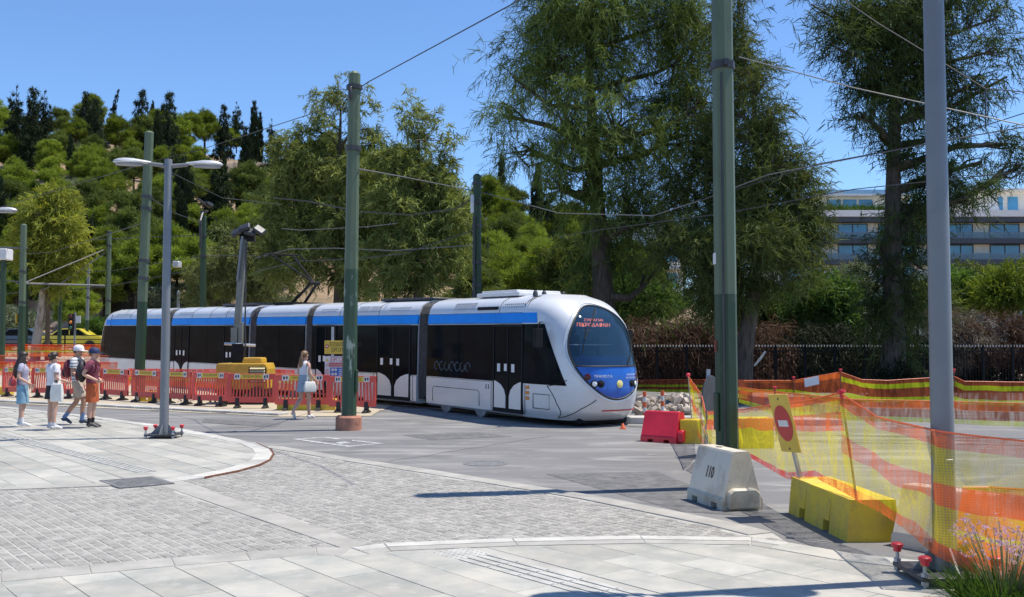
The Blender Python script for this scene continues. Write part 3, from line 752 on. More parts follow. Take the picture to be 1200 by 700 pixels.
# white lip round the oval, standing a little proud
mb = MB(); mb.tube([NS(RY*1.04*cos(t), CZ+RZ*1.045*sin(t), -.02) for t in [2*pi*i/72 for i in range(73)]], .045, 8, caps=False); mb.build('oval_surround', m_tw, cab, smooth=True)
mb = MB(); mb.tube([NS(y, ZB-.005, .008) for y in np.linspace(-.90, .90, 24)], .018, 5); mb.build('panel_lip', m_trub, cab)
def disc(name, y, z, r, m, par, off=.012, sy=.8):
    p = NS(y, z, off); n = (NS(y, z+.02)-NS(y, z-.02)).cross(NS(y+.02, z)-NS(y-.02, z)); n = -n.normalized() if n.x < 0 else n.normalized()
    mb = MB(); mb.lathe([(r, -.03), (r, .006), (r*.8, .014), (0, .018)], 18); M = Matrix.Translation(p) @ n.to_track_quat('Z', 'Y').to_matrix().to_4x4()
    mb.v = [tuple(M @ Vector(q)) for q in mb.v]; return mb.build(name, m, par, smooth=True)
for s in (-1, 1):
    disc('marker_light', s*.74, 1.19, .075, m_redl, cab)
    for k_, (y, mm) in enumerate(((.62, m_hl), (.47, m_redl))):
        disc('headlight_bezel', s*y, 1.03, .085, m_blk, cab); disc('headlight', s*y, 1.03, .058, mm if k_ == 0 else m_blk, cab, .026)
disc('badge', .06, 1.02, .09, m_yel_l, cab)
def front_text(t, y, z, size, m, par, sx=1, tilt=None):
    p = NS(y, z, .03); n = (NS(y, z+.02)-NS(y, z-.02)).cross(NS(y+.02, z)-NS(y-.02, z)).normalized()
    if n.x < 0: n = -n
    u = (NS(y+.03, z)-NS(y-.03, z)).normalized(); v = n.cross(u); Mx = Matrix((u, v, n)).transposed().to_4x4(); Mx.translation = p
    o = text(t, size, m, par, (0, 0, 0), (0, 0, 0), sx=1); o.matrix_basis = Mx @ Matrix.Diagonal((sx, 1, 1, 1)); return o
front_text('ΤΡΑΜΟΤΑ', -.42, 1.20, .085, m_wht, cab, 1.15); front_text('ΣΥΝΤΑΓΜΑ', .42, 1.235, .05, m_wht, cab, 1.2); front_text('ΣΥΓΓΡΟΥ ΦΙΞ', .42, 1.16, .05, m_wht, cab, 1.2)
# inside the cab: dark back wall, desk, destination display, seat
mb = MB(); mb.box(X0-.02, X0+.03, -1.1, 1.1, .3, 2.9); mb.build('cab_back_wall', mat('cab_wall_blue', (.22, .40, .58), .7, var=.6, vs=1.4), cab)
mb = MB(); mb.prism([(X0+1.0, 1.1), (X0+1.8, 1.1), (X0+1.8, 1.40), (X0+1.55, 1.66), (X0+1.0, 1.6)], -.78, .78, 'y'); mb.build('cab_desk', m_cabblue, cab, bevel=.04, seg=2)
mb = MB(); mb.box(X0+.35, X0+.47, -.25, .25, 1.0, 2.15); mb.ell((X0+.43, 0, 2.28), (.07, .15, .14)); mb.box(X0+.35, X0+.85, -.25, .25, 1.0, 1.1); mb.build('driver_seat', m_blk, cab, bevel=.04)
mb = MB(); mb.box(X0+.85, X0+.92, -.80, .80, 2.32, 2.60); dp = mb.build('destination_display', m_cabblue, cab, bevel=.02)
mb = MB(); mb.box(X0+.921, X0+.93, -.74, .74, 2.35, 2.57); mb.build('display_glass', mat('display_dark_blue', (.02, .06, .12), .3, var=.1), cab)
RT = (pi/2, 0, pi/2)
text('8', .22, m_led, cab, (X0+.933, -.40, 2.46), RT); text('ΠΙΚΡΟΔΑΦΝΗ', .125, m_led, cab, (X0+.933, .30, 2.40), RT, sx=1.25); text('ΣΥΝΤΑΓΜΑ', .085, m_led, cab, (X0+.933, .30, 2.52), RT, sx=1.3)
mb = MB(); mb.box(X0+1.05, X0+1.052, -.12, .12, 2.24, 2.29); mb.build('pink_label', mat('pink_print', (.6, .3, .4), .6), cab)
mb = MB(); mb.tube([(X0+1.05, -.8, 1.92), (X0+1.05, .8, 1.92)], .012, 5); mb.build('sun_blind_bar', m_wht, cab)
# wipers
mb = MB(); mb.tube([NS(.02, 2.78, .03), NS(-.3, 2.5, .05), NS(-.68, 2.05, .03)], .016, 5); mb.tube([NS(-.55, 2.35, .035), NS(-.78, 1.72, .03)], .012, 5); mb.build('wiper', m_blk, cab)
mb = MB(); mb.tube([NS(.35, 1.45, .03), NS(.62, 1.75, .05), NS(.78, 2.05, .04)], .014, 5); mb.build('wiper', m_blk, cab)
# seams and the red line on the bumper
def nose_seam(yz, r=.009):
    pts = []
    for (y0, z0), (y1, z1) in zip(yz, yz[1:]): pts += [NS(y0+(y1-y0)*i/14, z0+(z1-z0)*i/14, .004)+Vector((0, -.004, 0)) for i in range(15)]
    seam(cab, pts, r)
nose_seam([(-1.16, .94), (-1.10, .55), (-1.0, .2)]); nose_seam([(-1.0, .2), (-.80, .45), (-.55, .66)]); nose_seam([(-1.16, .94), (-1.02, 1.10)])
seam(cab, [NS(y, .40, .006) for y in np.linspace(-.35, 1.0, 20)], .016, m_redp, 'red_line')
# black side window running into the nose
def side_patch(pts_lo, pts_hi, n, m, name):
  for s in (1, -1):
    vs = []; fs = []; k = 14
    for i in range(n+1):
        t = i/n; lo = pts_lo[0]+(pts_lo[1]-pts_lo[0])*t; hi = pts_hi[0]+(pts_hi[1]-pts_hi[0])*t
        for j in range(k+1):
            q = lo+(hi-lo)*j/k; p = NSide(q[0], q[1]); vs.append((p.x, p.y*s, p.z))
    w = k+1
    for i in range(n):
        for j in range(k): a0 = i*w+j; fs.append((a0, a0+1, a0+w+1, a0+w))
    MB().add(vs, fs).build(name, m, cab, smooth=True)
V2 = lambda a, b: Vector((a, b))
pl = TL(664, 452); ph = TL(640, 379)
side_patch((V2(X0-.0, .97), V2(.24, .97)), (V2(X0, 2.41), V2(-.50, 2.41)), 16, m_tglass, 'cab_side_window')
side_patch((V2(X0, 2.435), V2(-.75, 2.435)), (V2(X0, 2.685), V2(-.80, 2.685)), 6, m_tblue, 'blue_stripe')
# mirrors
for s in (-1, 1):
    mb = MB(); mb.tube([(X0+.7, s*1.16, 2.45), (X0+.95, s*1.36, 2.42), (X0+.95, s*1.40, 2.3)], .022, 6); mb.box(X0+.88, X0+1.02, s*1.40-.10, s*1.40+.10, 1.85, 2.3); mb.build('mirror', m_blk, cab, bevel=.03, seg=2)
for q in (-.75, .25, -1.2):
    mb = MB(); mb.lathe([(.07, 3.1), (.06, 3.2), (.03, 3.25)], 10, (X0-.1+q*.0, q*.6, 0)); mb.build('roof_aerial', m_dgrey, cab, smooth=True)
mb = MB(); mb.box(-1.6, .35, -.75, .75, .06, .25); mb.build('bogie', m_blk, cab, bevel=.04)

# rear end: the same nose turned about
def rear():
    xr = xs['m5'][0]; r = bpy.data.objects.new('rear_cab', cab.data); COL.objects.link(r); r.parent = tram
    r.matrix_basis = Matrix.Translation((xr+X0, 0, 0)) @ Matrix.Rotation(pi, 4, 'Z')
    for n_ in ('windscreen', 'front_panel', 'cab_side_window', 'cab_back_wall'):
        for s in [o for o in cab.children if o.name.split('.')[0] == n_]: c = s.copy(); COL.objects.link(c); c.parent = r
    for c in [o for o in cab.children if o.name.startswith('blue_stripe')]:
        d = c.copy(); COL.objects.link(d); d.parent = r
rear()
# rails
m_rail = mat('worn_rail_steel', (.34, .33, .32), .35, metal=.7, var=.2, vs=5)
for s in (-1, 1):
    pts = [TM @ Vector((x, s*.72, 0)) for x in np.linspace(-31, 1.5, 20)]
    end = [GD(790+s*18, 21.8+s*-1.0), GD(900, 20.6-s*.75), GD(1080, 19.9-s*.72), GD(1400, 19.2-s*.72)]
    pts = pts+end; mb = MB()
    for a, b in zip(pts, pts[1:]):
        a = Vector((a.x, a.y, T(a.x, a.y)-.005)); b = Vector((b.x, b.y, T(b.x, b.y)-.005)); mb.bar(a, b, .08, .03)
    mb.build('tram_rail', m_rail, road)
# ================================================================ POLES, LAMPS, SIGNS, BARRIERS, NETS
def pole_mat(name, c1, c2, rough=.5):
    return mat(name, c1, rough, var=.15, vs=1.6, col2=c2, thr=(.52, .60), bump=.08, bs=30, stretch=(1, 1, .35))
m_gpole = pole_mat('faded_green_pole_paint', (.100, .138, .082), (.080, .112, .066))
m_gdark = pole_mat('fresh_green_pole_paint', (.020, .050, .022), (.028, .062, .028))
m_gpeel = mat('peeling_pole_paint', (.034, .072, .040), .55, vs=2.2, col2=(.30, .33, .28), thr=(.56, .62), stretch=(2, 2, .5))
m_lgrey = mat('grey_lamp_post_paint', (.20, .21, .22), .42, var=.06, vs=2, metal=.2)
m_lamp = mat('lamp_head_silver', (.55, .56, .57), .4, metal=.3, var=.06)
m_lampd = mat('lamp_head_glass', (.30, .31, .32), .25, var=.1)
m_base = mat('red_brown_concrete', (.42, .19, .125), .9, var=.25, vs=5, bump=.3, bs=30)
m_wire = mat('overhead_wire', (.05, .05, .052), .5, var=.1)
m_wirel = mat('bright_wire', (.13, .13, .135), .5, var=.1)
m_ins = mat('white_insulator', (.6, .6, .6), .3, var=.05)
m_red_cap = mat('red_plastic_cap', (.62, .03, .045), .4, var=.08)
m_yconc = mat('yellow_painted_concrete', (.66, .47, .035), .75, vs=3, bump=.15, bs=40, col2=(.46, .33, .07), thr=(.45, .75)); dirt(m_yconc, 7, .55, (.56, .72), (.13, .11, .08)); dirt(m_yconc, 1.2, .35, (.5, .7), (.55, .46, .16))
m_wplas = mat('dirty_white_plastic', (.58, .53, .43), .6, vs=2.5, col2=(.34, .27, .19), thr=(.48, .74), bump=.05); dirt(m_wplas, 9, .4, (.58, .72), (.16, .13, .10))
m_rplas = mat('red_plastic', (.66, .022, .045), .38, var=.1, vs=3)
m_bplas = mat('faded_red_barrier_plastic', (.62, .085, .065), .5, var=.12, vs=2, obj_random=.12)
dirt(m_bplas, 5, .3, (.55, .75), (.40, .22, .17)); dirt(m_gpole, 3.5, .5, (.60, .72), (.20, .21, .17)); dirt(m_gdark, 3, .4, (.60, .72), (.10, .11, .085)); dirt(m_lgrey, 6, .35, (.58, .72), (.10, .105, .105))
m_ysign = mat('yellow_sign_film', (.68, .47, .06), .45, var=.06)
m_wsign = mat('white_sign_film', (.66, .66, .66), .45, var=.05)
m_bsign = mat('blue_sign_film', (.012, .12, .48), .45, var=.05)
m_rsign = mat('red_sign_film', (.50, .03, .03), .45, var=.08)
m_blacktxt = mat('black_print', (.02, .02, .02), .5, var=.02)
def bands(par, zs, r, m=None, n=8, name='clamp', h=.05, pos=(0, 0)):
    for z in zs:
        mb = MB(); mb.lathe([(r, -h), (r+.018, -h), (r+.018, h), (r, h)], n, (pos[0], pos[1], z)); mb.box(r-.01, r+.09, -.03, .03, z-h*.8, z+h*.8); mb.build(name, m or m_dgrey, par)
def pole(label, base, top, r0, r1, zsplit=None, m_up=None, m_lo=None, clamps=(), name='overhead_line_pole', group=None, n=8, cap=True, base_block=None):
    d = Vector(top)-Vector(base); t = thing(name, label, 'pole', base, 0, group)
    q = d.to_track_quat('Z', 'Y'); t.rotation_euler = q.to_euler(); H = d.length
    zs = zsplit or H*.35; rs = r0+(r1-r0)*zs/H
    mb = MB(); mb.lathe([(r0, 0), (rs, zs)], n); mb.build('lower_shaft', m_lo or m_gdark, t, smooth=True, angle=25)
    mb = MB(); mb.lathe([(rs, zs+.001), (r1, H), (r1*.5, H+.06)], n); mb.build('upper_shaft', m_up or m_gpole, t, smooth=True, angle=25)
    bands(t, clamps, max(r0, r1)*.97)
    if base_block: mb = MB(); mb.lathe([(base_block, -.05), (base_block, .28), (base_block-.03, .32)], 18); mb.build('concrete_base', m_base, t, smooth=True)
    return t
# the pole in front of the tram
b = G(408.5, 504); tp = P(415.5, 87, b.y); tp.z
pA = pole('tall faded green pole on a round red concrete base beside the ΕΡΓΟΤΑΞΙΟ sign', b, tp, .172, .135, 3.6, m_gpole, m_gpeel, (6.35, 7.75), base_block=.29)
mb = MB(); mb.ell((-.22, .05, 7.55), (.05, .05, .16)); mb.tube([(-.13, 0, 7.75), (-.22, .05, 7.7)], .015, 5); mb.build('insulator', m_dgrey, pA)
b = G(853, 572); tp = P(853.2, 3, b.y); tp.z = 9.0; tp.x = b.x-.02
pB = pole('thick green pole rising out of the picture behind the white plastic barrier', b, tp, .152, .138, 2.55, m_gpole, m_gdark, (5.62,))
tag(text('Β', .22, m_redp, pB, (-.0, -.141, 1.85), (pi/2, 0, 0), name='stencilled_letter'))
mb = MB(); mb.lathe([(.15, 6.9), (.20, 7.0), (.20, 9.75), (.1, 9.85)], 12); mb.build('unseen_shadow_sleeve', m_gdark, pB, smooth=True, angle=40)  # unseen thickening added above the view to widen the pole's cast shadow
mb = MB(); mb.box(-.10, .10, -.158, -.12, .75, 1.25); mb.build('access_hatch', m_gdark, pB, bevel=.012)
mb = MB(); mb.box(-.05, .06, -.150, -.13, 2.95, 3.10); mb.build('sticker', m_wht, pB)
mb = MB(); mb.tube([(.14, -.06, .3), (.145, -.06, 2.4), (.135, -.05, 5.5)], .014, 6); mb.build('conduit', m_dgrey, pB)
mb = MB(); mb.box(-.10, .10, -.182, -.14, .85, 1.35); mb.build('access_hatch', m_gdark, pA, bevel=.012)
# double-armed lamp posts
def lamp_post(label, base, H, r, rz, group='double armed grey lamp posts'):
    t = thing('lamp_post', label, 'lamp post', base, 0, group)
    mb = MB(); mb.lathe([(r*1.03, .05), (r, 1.0), (r*.86, H), (r*.8, H+.03)], 20); mb.build('post', m_lgrey, t, smooth=True)
    mb = MB(); mb.box(-.045, .045, -r-.006, -r+.02, .55, .95); mb.build('access_hatch', m_lgrey, t, bevel=.006)
    mb = MB(); mb.box(-.30, .30, -.30, .30, .05, .085)
    pl_ = mb.build('base_plate', m_dgrey if True else m_steel, t, bevel=.005)
    for k in range(4):
        a = pi/4+k*pi/2; M = Matrix.Rotation(k*pi/2, 4, 'Z'); mb = MB(); mb.prism([(r, .085), (.26, .085), (r, .27)], -.008, .008, 'y', M); mb.build('gusset', m_lgrey, t)
        x, y = .27*(1 if k in (0, 3) else -1), .27*(1 if k < 2 else -1)
        mb = MB(); mb.lathe([(.016, -.0), (.016, .20)], 8, (x, y, 0)); mb.lathe([(.03, .085), (.03, .115)], 6, (x, y, 0)); mb.lathe([(.03, .02), (.03, .05)], 6, (x, y, 0)); bo = mb.build('anchor_bolt', m_steel, t)
        mb = MB(); mb.lathe([(.030, .17), (.034, .205), (.048, .21), (.048, .23), (.03, .242)], 12, (x, y, 0)); mb.build('bolt_cap', m_red_cap, bo, smooth=True)
    for s in (-1, 1):
        M = Matrix.Rotation(rz+(pi if s < 0 else 0), 4, 'Z')
        mb = MB(); mb.tube([M @ Vector((r*.5, 0, H-.11)), M @ Vector((.38, 0, H-.07))], [.045, .04], 10); mb.lathe([(.06, -.1), (.06, .1)], 8, tuple(M @ Vector((.36, 0, H-.07)))) if False else None
        ar = mb.build('arm', m_lgrey, t, smooth=True)
        prof = [(.34, .035, .03), (.42, .06, .045), (.52, .10, .06), (.68, .145, .085), (.85, .155, .09), (.97, .13, .075), (1.05, .075, .045), (1.075, .02, .015)]
        vs = []; fs = []; n = 14
        for x, w, h in prof:
            for k in range(n):
                a = 2*pi*k/n; vs.append(M @ Vector((x, w*cos(a), H-.055+h*(sin(a) if sin(a) > 0 else .42*sin(a)))))
        for i in range(len(prof)-1):
            for k in range(n): fs.append((i*n+k, i*n+(k+1) % n, (i+1)*n+(k+1) % n, (i+1)*n+k))
        fs += [tuple(range(n-1, -1, -1)), tuple((len(prof)-1)*n+k for k in range(n))]
        hd = MB().add(vs, fs).build('lamp_head', m_lamp, t, smooth=True, angle=60)
        mb = MB(); mb.lathe([(.36, -.05), (.36, -.02), (.1, -.02)], 20, (0, 0, 0), .75, .33)
        MM = M @ Matrix.Translation((.76, 0, H-.066)); mb.v = [tuple(MM @ Vector(p)) for p in mb.v]; mb.build('lamp_glass', m_lampd, hd, smooth=True)
    return t
LB = G(192, 513, .03); LB.z = .03
lamp_post('grey lamp post with two lamp heads bolted to the pavement beside the pedestrians', LB, 5.62, .088, R(190))
L2 = G(1108, 680, .03); L2.z = .03
lamp_post('grey lamp post wrapped by the striped net beside the pink flowers', L2, 5.6, .088, R(184))
L3 = GD(-29, 27.5)
lamp_post('grey lamp post at the left edge with only one lamp head in view', L3, 5.62, .088, R(180))
# poles further off: (label, x base, x top, y top, depth, radius, bottom y as seen)
def far_pole(label, xb, xt, yt, d, r, **k):
    b = GD(xb, d); t = P(xt, yt, d); return pole(label, b, t, r, r*.85, **k)
pC = far_pole('tall green pole behind the red barriers, next to the grey double lamp', 164, 175, 156, 34, .185, zsplit=3.2, clamps=(6.4, 6.8, 4.6, 4.0))
pD = far_pole('green pole with a small blue f tag rising behind the tram roof', 238, 238.5, 254, 58, .20, m_up=m_gdark, zsplit=4, clamps=(6.0, 7.2, 8.6))
mb = MB(); mb.box(-.62, -.34, -.05, -.02, 6.9, 7.35); tg = mb.build('blue_tag', m_bsign, pD); text('f', .4, m_wsign, tg, (-.48, -.055, 7.12), (pi/2, 0, 0))
mb = MB(); mb.tube([(-1.1, 0, 9.0), (1.0, 0, 9.2)], .06, 6); mb.box(-1.2, -.2, -.2, .2, 9.1, 9.25); mb.tube([(.1, 0, 8.6), (.6, 0, 8.0), (.5, 0, 6.4)], .07, 6); mb.build('cross_arm', m_dgrey, pD)
pE = far_pole('dark green pole with a white insulator standing behind the tram, right of its roof unit', 559, 559, 206, 35, .165, m_up=m_gdark, clamps=(3.8, 4.6, 5.9, 6.7, 7.4))
mb = MB(); mb.tube([(.2, -.15, 6.75), (.42, -.15, 6.9), (.52, -.15, 6.6), (.5, -.15, 6.3)], .06, 8); mb.build('insulator', m_ins, pE)
mb = MB(); mb.tube([(.25, -.1, 6.2), (.2, -.1, 4.5), (.3, -.1, 3.0)], .05, 6); mb.build('cable', m_wire, pE)
pF = far_pole('green pole standing left of the tram tail with two stay rods', 126.5, 128, 272, 58, .17, clamps=(6.6, 7.4, 3.4))
far_pole('thin grey green pole between the pale tree trunk and the tram tail', 102, 104, 310, 66, .12, clamps=(3.5,), m_up=m_lgrey)
far_pole('dark green pole right of the pale tree trunk near the yellow taxi', 70, 71.5, 314, 60, .13, m_up=m_gdark, clamps=(4.4, 5.0))
far_pole('brown wooden pole directly right of the pale tree trunk', 56, 57.5, 312, 57, .14, m_up=mat('brown_wood_pole', (.13, .09, .06), .85, var=.3, vs=4, stretch=(4, 4, .5)), m_lo=MATS['brown_wood_pole'])
pI = far_pole('green pole with a small yellow plate at the far left', 25.5, 28, 264, 52, .19, clamps=(5.0, 3.4), zsplit=3.2)
mb = MB(); mb.box(-.2, .2, -.24, -.2, 2.3, 2.8); mb.build('yellow_plate', m_ysign, pI, bevel=.02)
far_pole('second green pole hidden behind the one with the yellow plate', 30.5, 31, 305, 56, .14, m_up=m_gdark)
pJ = far_pole('green pole with a white box near its top at the left edge', 3, 4.5, 302, 50, .16, m_up=m_gdark)
mb = MB(); mb.box(-.35, .35, -.3, .3, 5.55, 6.1); mb.build('white_box', m_wsign, pJ, bevel=.03)
pK = far_pole('short grey post carrying a flat floodlight behind the tram roof', 208.5, 209, 342, 66, .11, m_up=m_lgrey, m_lo=m_lgrey)
mb = MB(); mb.box(-.35, .35, -.3, .1, 5.5, 5.9); mb.build('floodlight', m_lamp, pK, bevel=.04)
pU = far_pole('utility pole with cross arms on the hillside right of the dark pole', 592, 592.5, 289, 95, .16, m_up=m_lgrey, m_lo=m_lgrey)
h = (P(592, 291, 95)-GD(592, 95)).length
mb = MB()
for k in range(3): mb.box(-.9+.15*k, .9-.15*k, -.08, .08, h-.5-.8*k, h-.38-.8*k)
mb.build('cross_arm', m_lamp, pU)
# traffic light
b = GD(88, 55); tl = thing('traffic_light', 'dark traffic light on a thin post beyond the orange nets, left of the tram tail', 'traffic light', b)
h = P(88, 366, 55).z-b.z; mb = MB(); mb.lathe([(.06, 0), (.05, h)], 10); mb.build('post', m_lgrey, tl, smooth=True)
mb = MB(); mb.box(-.32, -.05, -.15, .15, h-1.0, h-.1); hd = mb.build('signal_head', m_blk, tl, bevel=.03)
mb = MB(); mb.box(.04, .3, -.03, .03, h-.6, h-.2); mb.build('backing_plate', m_lamp, tl)
for k, c in enumerate((m_redl, m_orl, mat('green_lens', (.02, .15, .08), .3))):
    mb = MB(); mb.ell((-.185, -.15, h-.25-.3*k), (.09, .05, .09)); mb.build('signal_lens', c, hd, smooth=True)
# --- wires
def wire(label, pts, r=.012, m=None, sag=.0, cat='wire', name='overhead_wire'):
    P_ = []
    for a, b in zip(pts, pts[1:]):
        n = 12
        for i in range(n):
            t = i/n; q = a+(b-a)*t; P_.append(q-Vector((0, 0, sag*4*t*(1-t))))
    P_.append(pts[-1]); mb = MB(); mb.tube(P_, r, 5); return tag(mb.build(name, m or m_wire), label, cat)
dA, dB = 22.3, 12.9
wire('long dark cable sloping from the top edge across the pole before the tram', [P(660, -32, 14), P(602, 4, 16), P(432, 96, 22.2), P(385, 127, 26), P(240, 174, 34), P(176, 190, 34), P(100, 213, 44), P(-40, 255, 60)], .012)
wire('span wire from the green pole by the white barrier to the upper right', [P(866, 67, dB), P(1000, 103, 12), P(1200, 147, 11), P(1300, 168, 10)], .008, m_wirel)
wa = P(1155, 104, 16)
wire('dark contact wire from the top right corner to a hanger', [P(960, -20, 18), P(1030, 28, 17), wa, P(1210, 109, 15.5)], .010)
wire('short hanger below the right contact wire', [wa, P(1155, 150, 16)], .014)
wire('span wire between the pole in front of the tram and the dark pole behind it', [P(420, 198, dA), P(470, 207, 27), P(556, 224, 35)], .016, m_wirel)
wire('upper feeder cable behind the pole in front of the tram', [P(320, 232, 40), P(360, 236, 40), P(420, 248, 38), P(480, 252, 37), P(534, 245, 35.5), P(555, 232, 35)], .022)
wire('contact wire above the pantograph running to the dark pole', [P(300, 302, 44), P(340, 292, 42), P(392, 291, 40), P(460, 294, 38), P(545, 288, 36), P(559, 286, 35)], .018, m_wirel)
wire('lower contact wire passing above the tram roofs', [P(300, 318, 42), P(352, 306, 40), P(420, 303, 38), P(470, 298, 37), P(556, 270, 35)], .016)
wire('messenger wire in front of the tamarisk trees', [P(330, 268, 44), P(352, 270, 43), P(430, 266, 40), P(465, 262, 39)], .016, m_wirel)
wire('wire from the dark pole across the great tree to the right', [P(563, 225, 35), P(655, 250, 31), P(765, 253, 28), P(830, 232, 26), P(900, 205, 24), P(1100, 166, 22), P(1300, 132, 20)], .014, m_wirel)
wire('lower wire crossing the great tree towards the right poles', [P(655, 278, 33), P(700, 270, 31), P(850, 250, 26), P(1000, 222, 24), P(1210, 200, 22)], .012)
wire('thin wire between the great tree and the right lamp', [P(820, 235, 24), P(960, 192, 22), P(1090, 168, 20), P(1240, 120, 19)], .010)
wire('white stay rod from the far left pole up to the pole by the tram tail', [P(0, 328, 52), P(30, 331, 52), P(124, 292, 58)], .03, m_wirel)
wire('lower white stay rod to the pole by the tram tail', [P(72, 332, 56), P(124, 296, 58)], .03, m_wirel)
wire('white cross beam joining the two poles at the far left', [P(20, 332, 52), P(125, 335, 58)], .06, m_wirel)
wire('white bracket arm crossing the pole with the yellow plate', [P(-20, 290, 52), P(32, 291, 52)], .05, m_wirel)
wire('dark contact wire above the street at the left', [P(-20, 346, 60), P(60, 341, 60), P(120, 337, 60), P(260, 310, 60)], .025)
wire('second dark contact wire above the street at the left', [P(66, 286, 60), P(100, 282, 60), P(170, 278, 62), P(232, 276, 58)], .022)
wire('thin wire sloping from the far left street to the tall green pole', [P(-20, 300, 60), P(60, 296, 52), P(166, 262, 34)], .014)
wire('thin sagging wire from the tall green pole to the green pole with the blue tag', [P(176, 232, 34), P(205, 250, 46), P(238, 262, 58)], .016)
wire('thin high wire across the bare slope towards the tamarisks', [P(176, 190, 34), P(260, 232, 38), P(330, 240, 42)], .012)
wire('pair of street wires passing the pole by the tram tail', [P(-20, 318, 60), P(128, 318, 58), P(238, 300, 58), P(300, 300, 50)], .018)
# --- red plastic pedestrian barriers
def make_barrier(label):
    t = thing('pedestrian_barrier', label, 'barrier', (0, 0, 0), 0, 'red plastic pedestrian barriers along the street')
    w, h = 1.36, 1.0; mb = MB()
    mb.box(-w/2, w/2, -.03, .03, h-.17, h); mb.box(-w/2, w/2, -.03, .03, .17, .34)
    for s in (-1, 1): mb.prism([(s*w/2, .18), (s*w/2, h-.02), (s*(w/2-.07), h-.02), (s*(w/2-.10), .18)], -.028, .028, 'y')
    n = 12
    for i in range(n):
        x = -w/2+.14+(w-.28)*i/(n-1); xt = x*.93; mb.prism([(x-.022, .33), (x+.022, .33), (xt+.022, h-.16), (xt-.022, h-.16)], -.016, .016, 'y')
    mb.box(-w/2-.035, -w/2+.001, -.02, .02, .30, .9); mb.build('panel', m_bplas, t, bevel=.006)
    mb = MB(); mb.box(-.50, .50, -.038, -.030, h-.155, h-.025); st = mb.build('sign_strip', m_ysign, t)
    text('ΠΡΟΣΟΧΗ ΕΡΓΑ', .085, m_blacktxt, st, (0, -.0385, h-.09), (pi/2, 0, 0), sx=.8)
    for s in (-1, 1):
        mb = MB(); mb.box(s*.42-.085, s*.42+.085, -.043, -.0381, h-.165, h-.012); wp = mb.build('white_plate', m_wsign, st)
        mb = MB(); mb.box(s*.42-.055, s*.42-.012, -.046, -.0431, h-.13, h-.05); mb.box(s*.42+.015, s*.42+.055, -.046, -.0431, h-.12, h-.045); mb.build('print', m_blacktxt, st)
        mb = MB(); x = s*w*.30; mb.prism([(-.22, 0), (.22, 0), (.20, .05), (.06, .10), (.045, .30), (-.045, .30), (-.06, .10), (-.20, .05)], x-.055, x+.055, 'x'); mb.build('foot', m_trub, t, bevel=.01)
    return t
BL = [(-58, 431.5, 461), (-18, 432, 463.5), (17, 433, 466), (55, 433, 467), (92, 434, 468.3), (133.5, 433.5, 469.8), (170.5, 434.5, 472), (208, 436.5, 474.2), (246.5, 438, 476.5), (294.5, 439.5, 479), (354, 441, 482), (413, 443, 484.5)]
blabels = ['red barrier out at the left edge, past the woman with the red bag', 'red barrier cut by the left edge of the photo', 'red barrier behind the woman with the red shoulder bag', 'red barrier behind the woman with the white tote bag', 'red barrier seen between the white tote bag and the striped shirt', 'red barrier directly right of the man in orange shorts', 'red barrier in front of the tall green pole', 'red barrier half hidden by the grey double lamp post', 'red barrier just right of the grey lamp post', 'red barrier in front of the yellow light tower', 'red barrier behind the walking woman in the denim skirt', 'red barrier with a white sheet behind the green pole by the works sign']
bar0 = make_barrier(blabels[0])
for i, (px, yt, yb) in enumerate(BL):
    z0 = 0; p = G(px, yb); s = 1170/p.y
    nx_ = BL[min(i+1, len(BL)-1)]; pv = BL[max(i-1, 0)]
    q = G(nx_[0], nx_[2])-G(pv[0], pv[2]); a = atan2(q.y, q.x)+random.uniform(-.08, .08); a = max(-.8, min(.1, a)) if i < 8 else (-.45, -.05, 0.0, -.25)[i-8]
    SC = 1.12 if i == 10 else 1.0
    t = bar0 if i == 0 else copy_tree(bar0, label=blabels[i])
    t.scale = (SC, 1, 1); t.location = p; t.rotation_euler = (random.uniform(-.03, .03), random.uniform(-.015, .02), a)
mb = MB(); p = G(430, 484); mb.box(-.14, .14, -.07, -.055, .30, .82); o = mb.build('notice_sheet', m_wsign, None); o.location = p+Vector((.05, -.02, 0)); tag(o, 'white notice sheet taped to the barrier right of the green pole', 'notice')
# --- works sign board on a post
b = G(386, 481.5); b.y += .35; ws = thing('works_sign', 'white ΕΡΓΟΤΑΞΙΟ works sign under a yellow no entry plate on a grey post', 'sign', b)
k = b.y/1170
mb = MB(); mb.box(-.035, .035, .03, .09, 0, 2.35); mb.build('post', m_steel, ws)
X = lambda px: (px-386)*k; Z = lambda py: P(386, py, b.y).z-b.z
mb = MB(); mb.box(X(377), X(411), -.01, .02, Z(415), Z(399.5)); yp = mb.build('yellow_plate', m_ysign, ws, bevel=.004)
mb = MB(); mb.box(X(377.5), X(414), -.01, .02, Z(444), Z(417.5)); wp = mb.build('white_plate', m_wsign, ws, bevel=.004)
RX = (pi/2, 0, 0)
text('ΕΞΟΔΟΣ - ΕΙΣΟΔΟΣ', .155, m_blacktxt, yp, (X(383), -.013, Z(404)), RX, align='LEFT', sx=.62); text('ΕΡΓΟΤΑΞΙΟΥ', .155, m_blacktxt, yp, (X(385), -.013, Z(410.5)), RX, align='LEFT', sx=.7)
def sdisc(par, x, z, r, m, y=-.012, name='symbol', sy=1):
    mb = MB(); mb.prism([(x+r*cos(t), z+r*sy*sin(t)) for t in [2*pi*i/16 for i in range(16)]], y-.003, y, 'y'); return mb.build(name, m, par)
def srect(par, x0, x1, z0, z1, m, y=-.012, name='print'):
    mb = MB(); mb.box(x0, x1, y-.003, y, z0, z1); return mb.build(name, m, par)
sdisc(yp, X(380), Z(406), .055, m_rsign); srect(yp, X(378.6), X(381.4), Z(406.7), Z(405.2), m_wsign, -.0155)
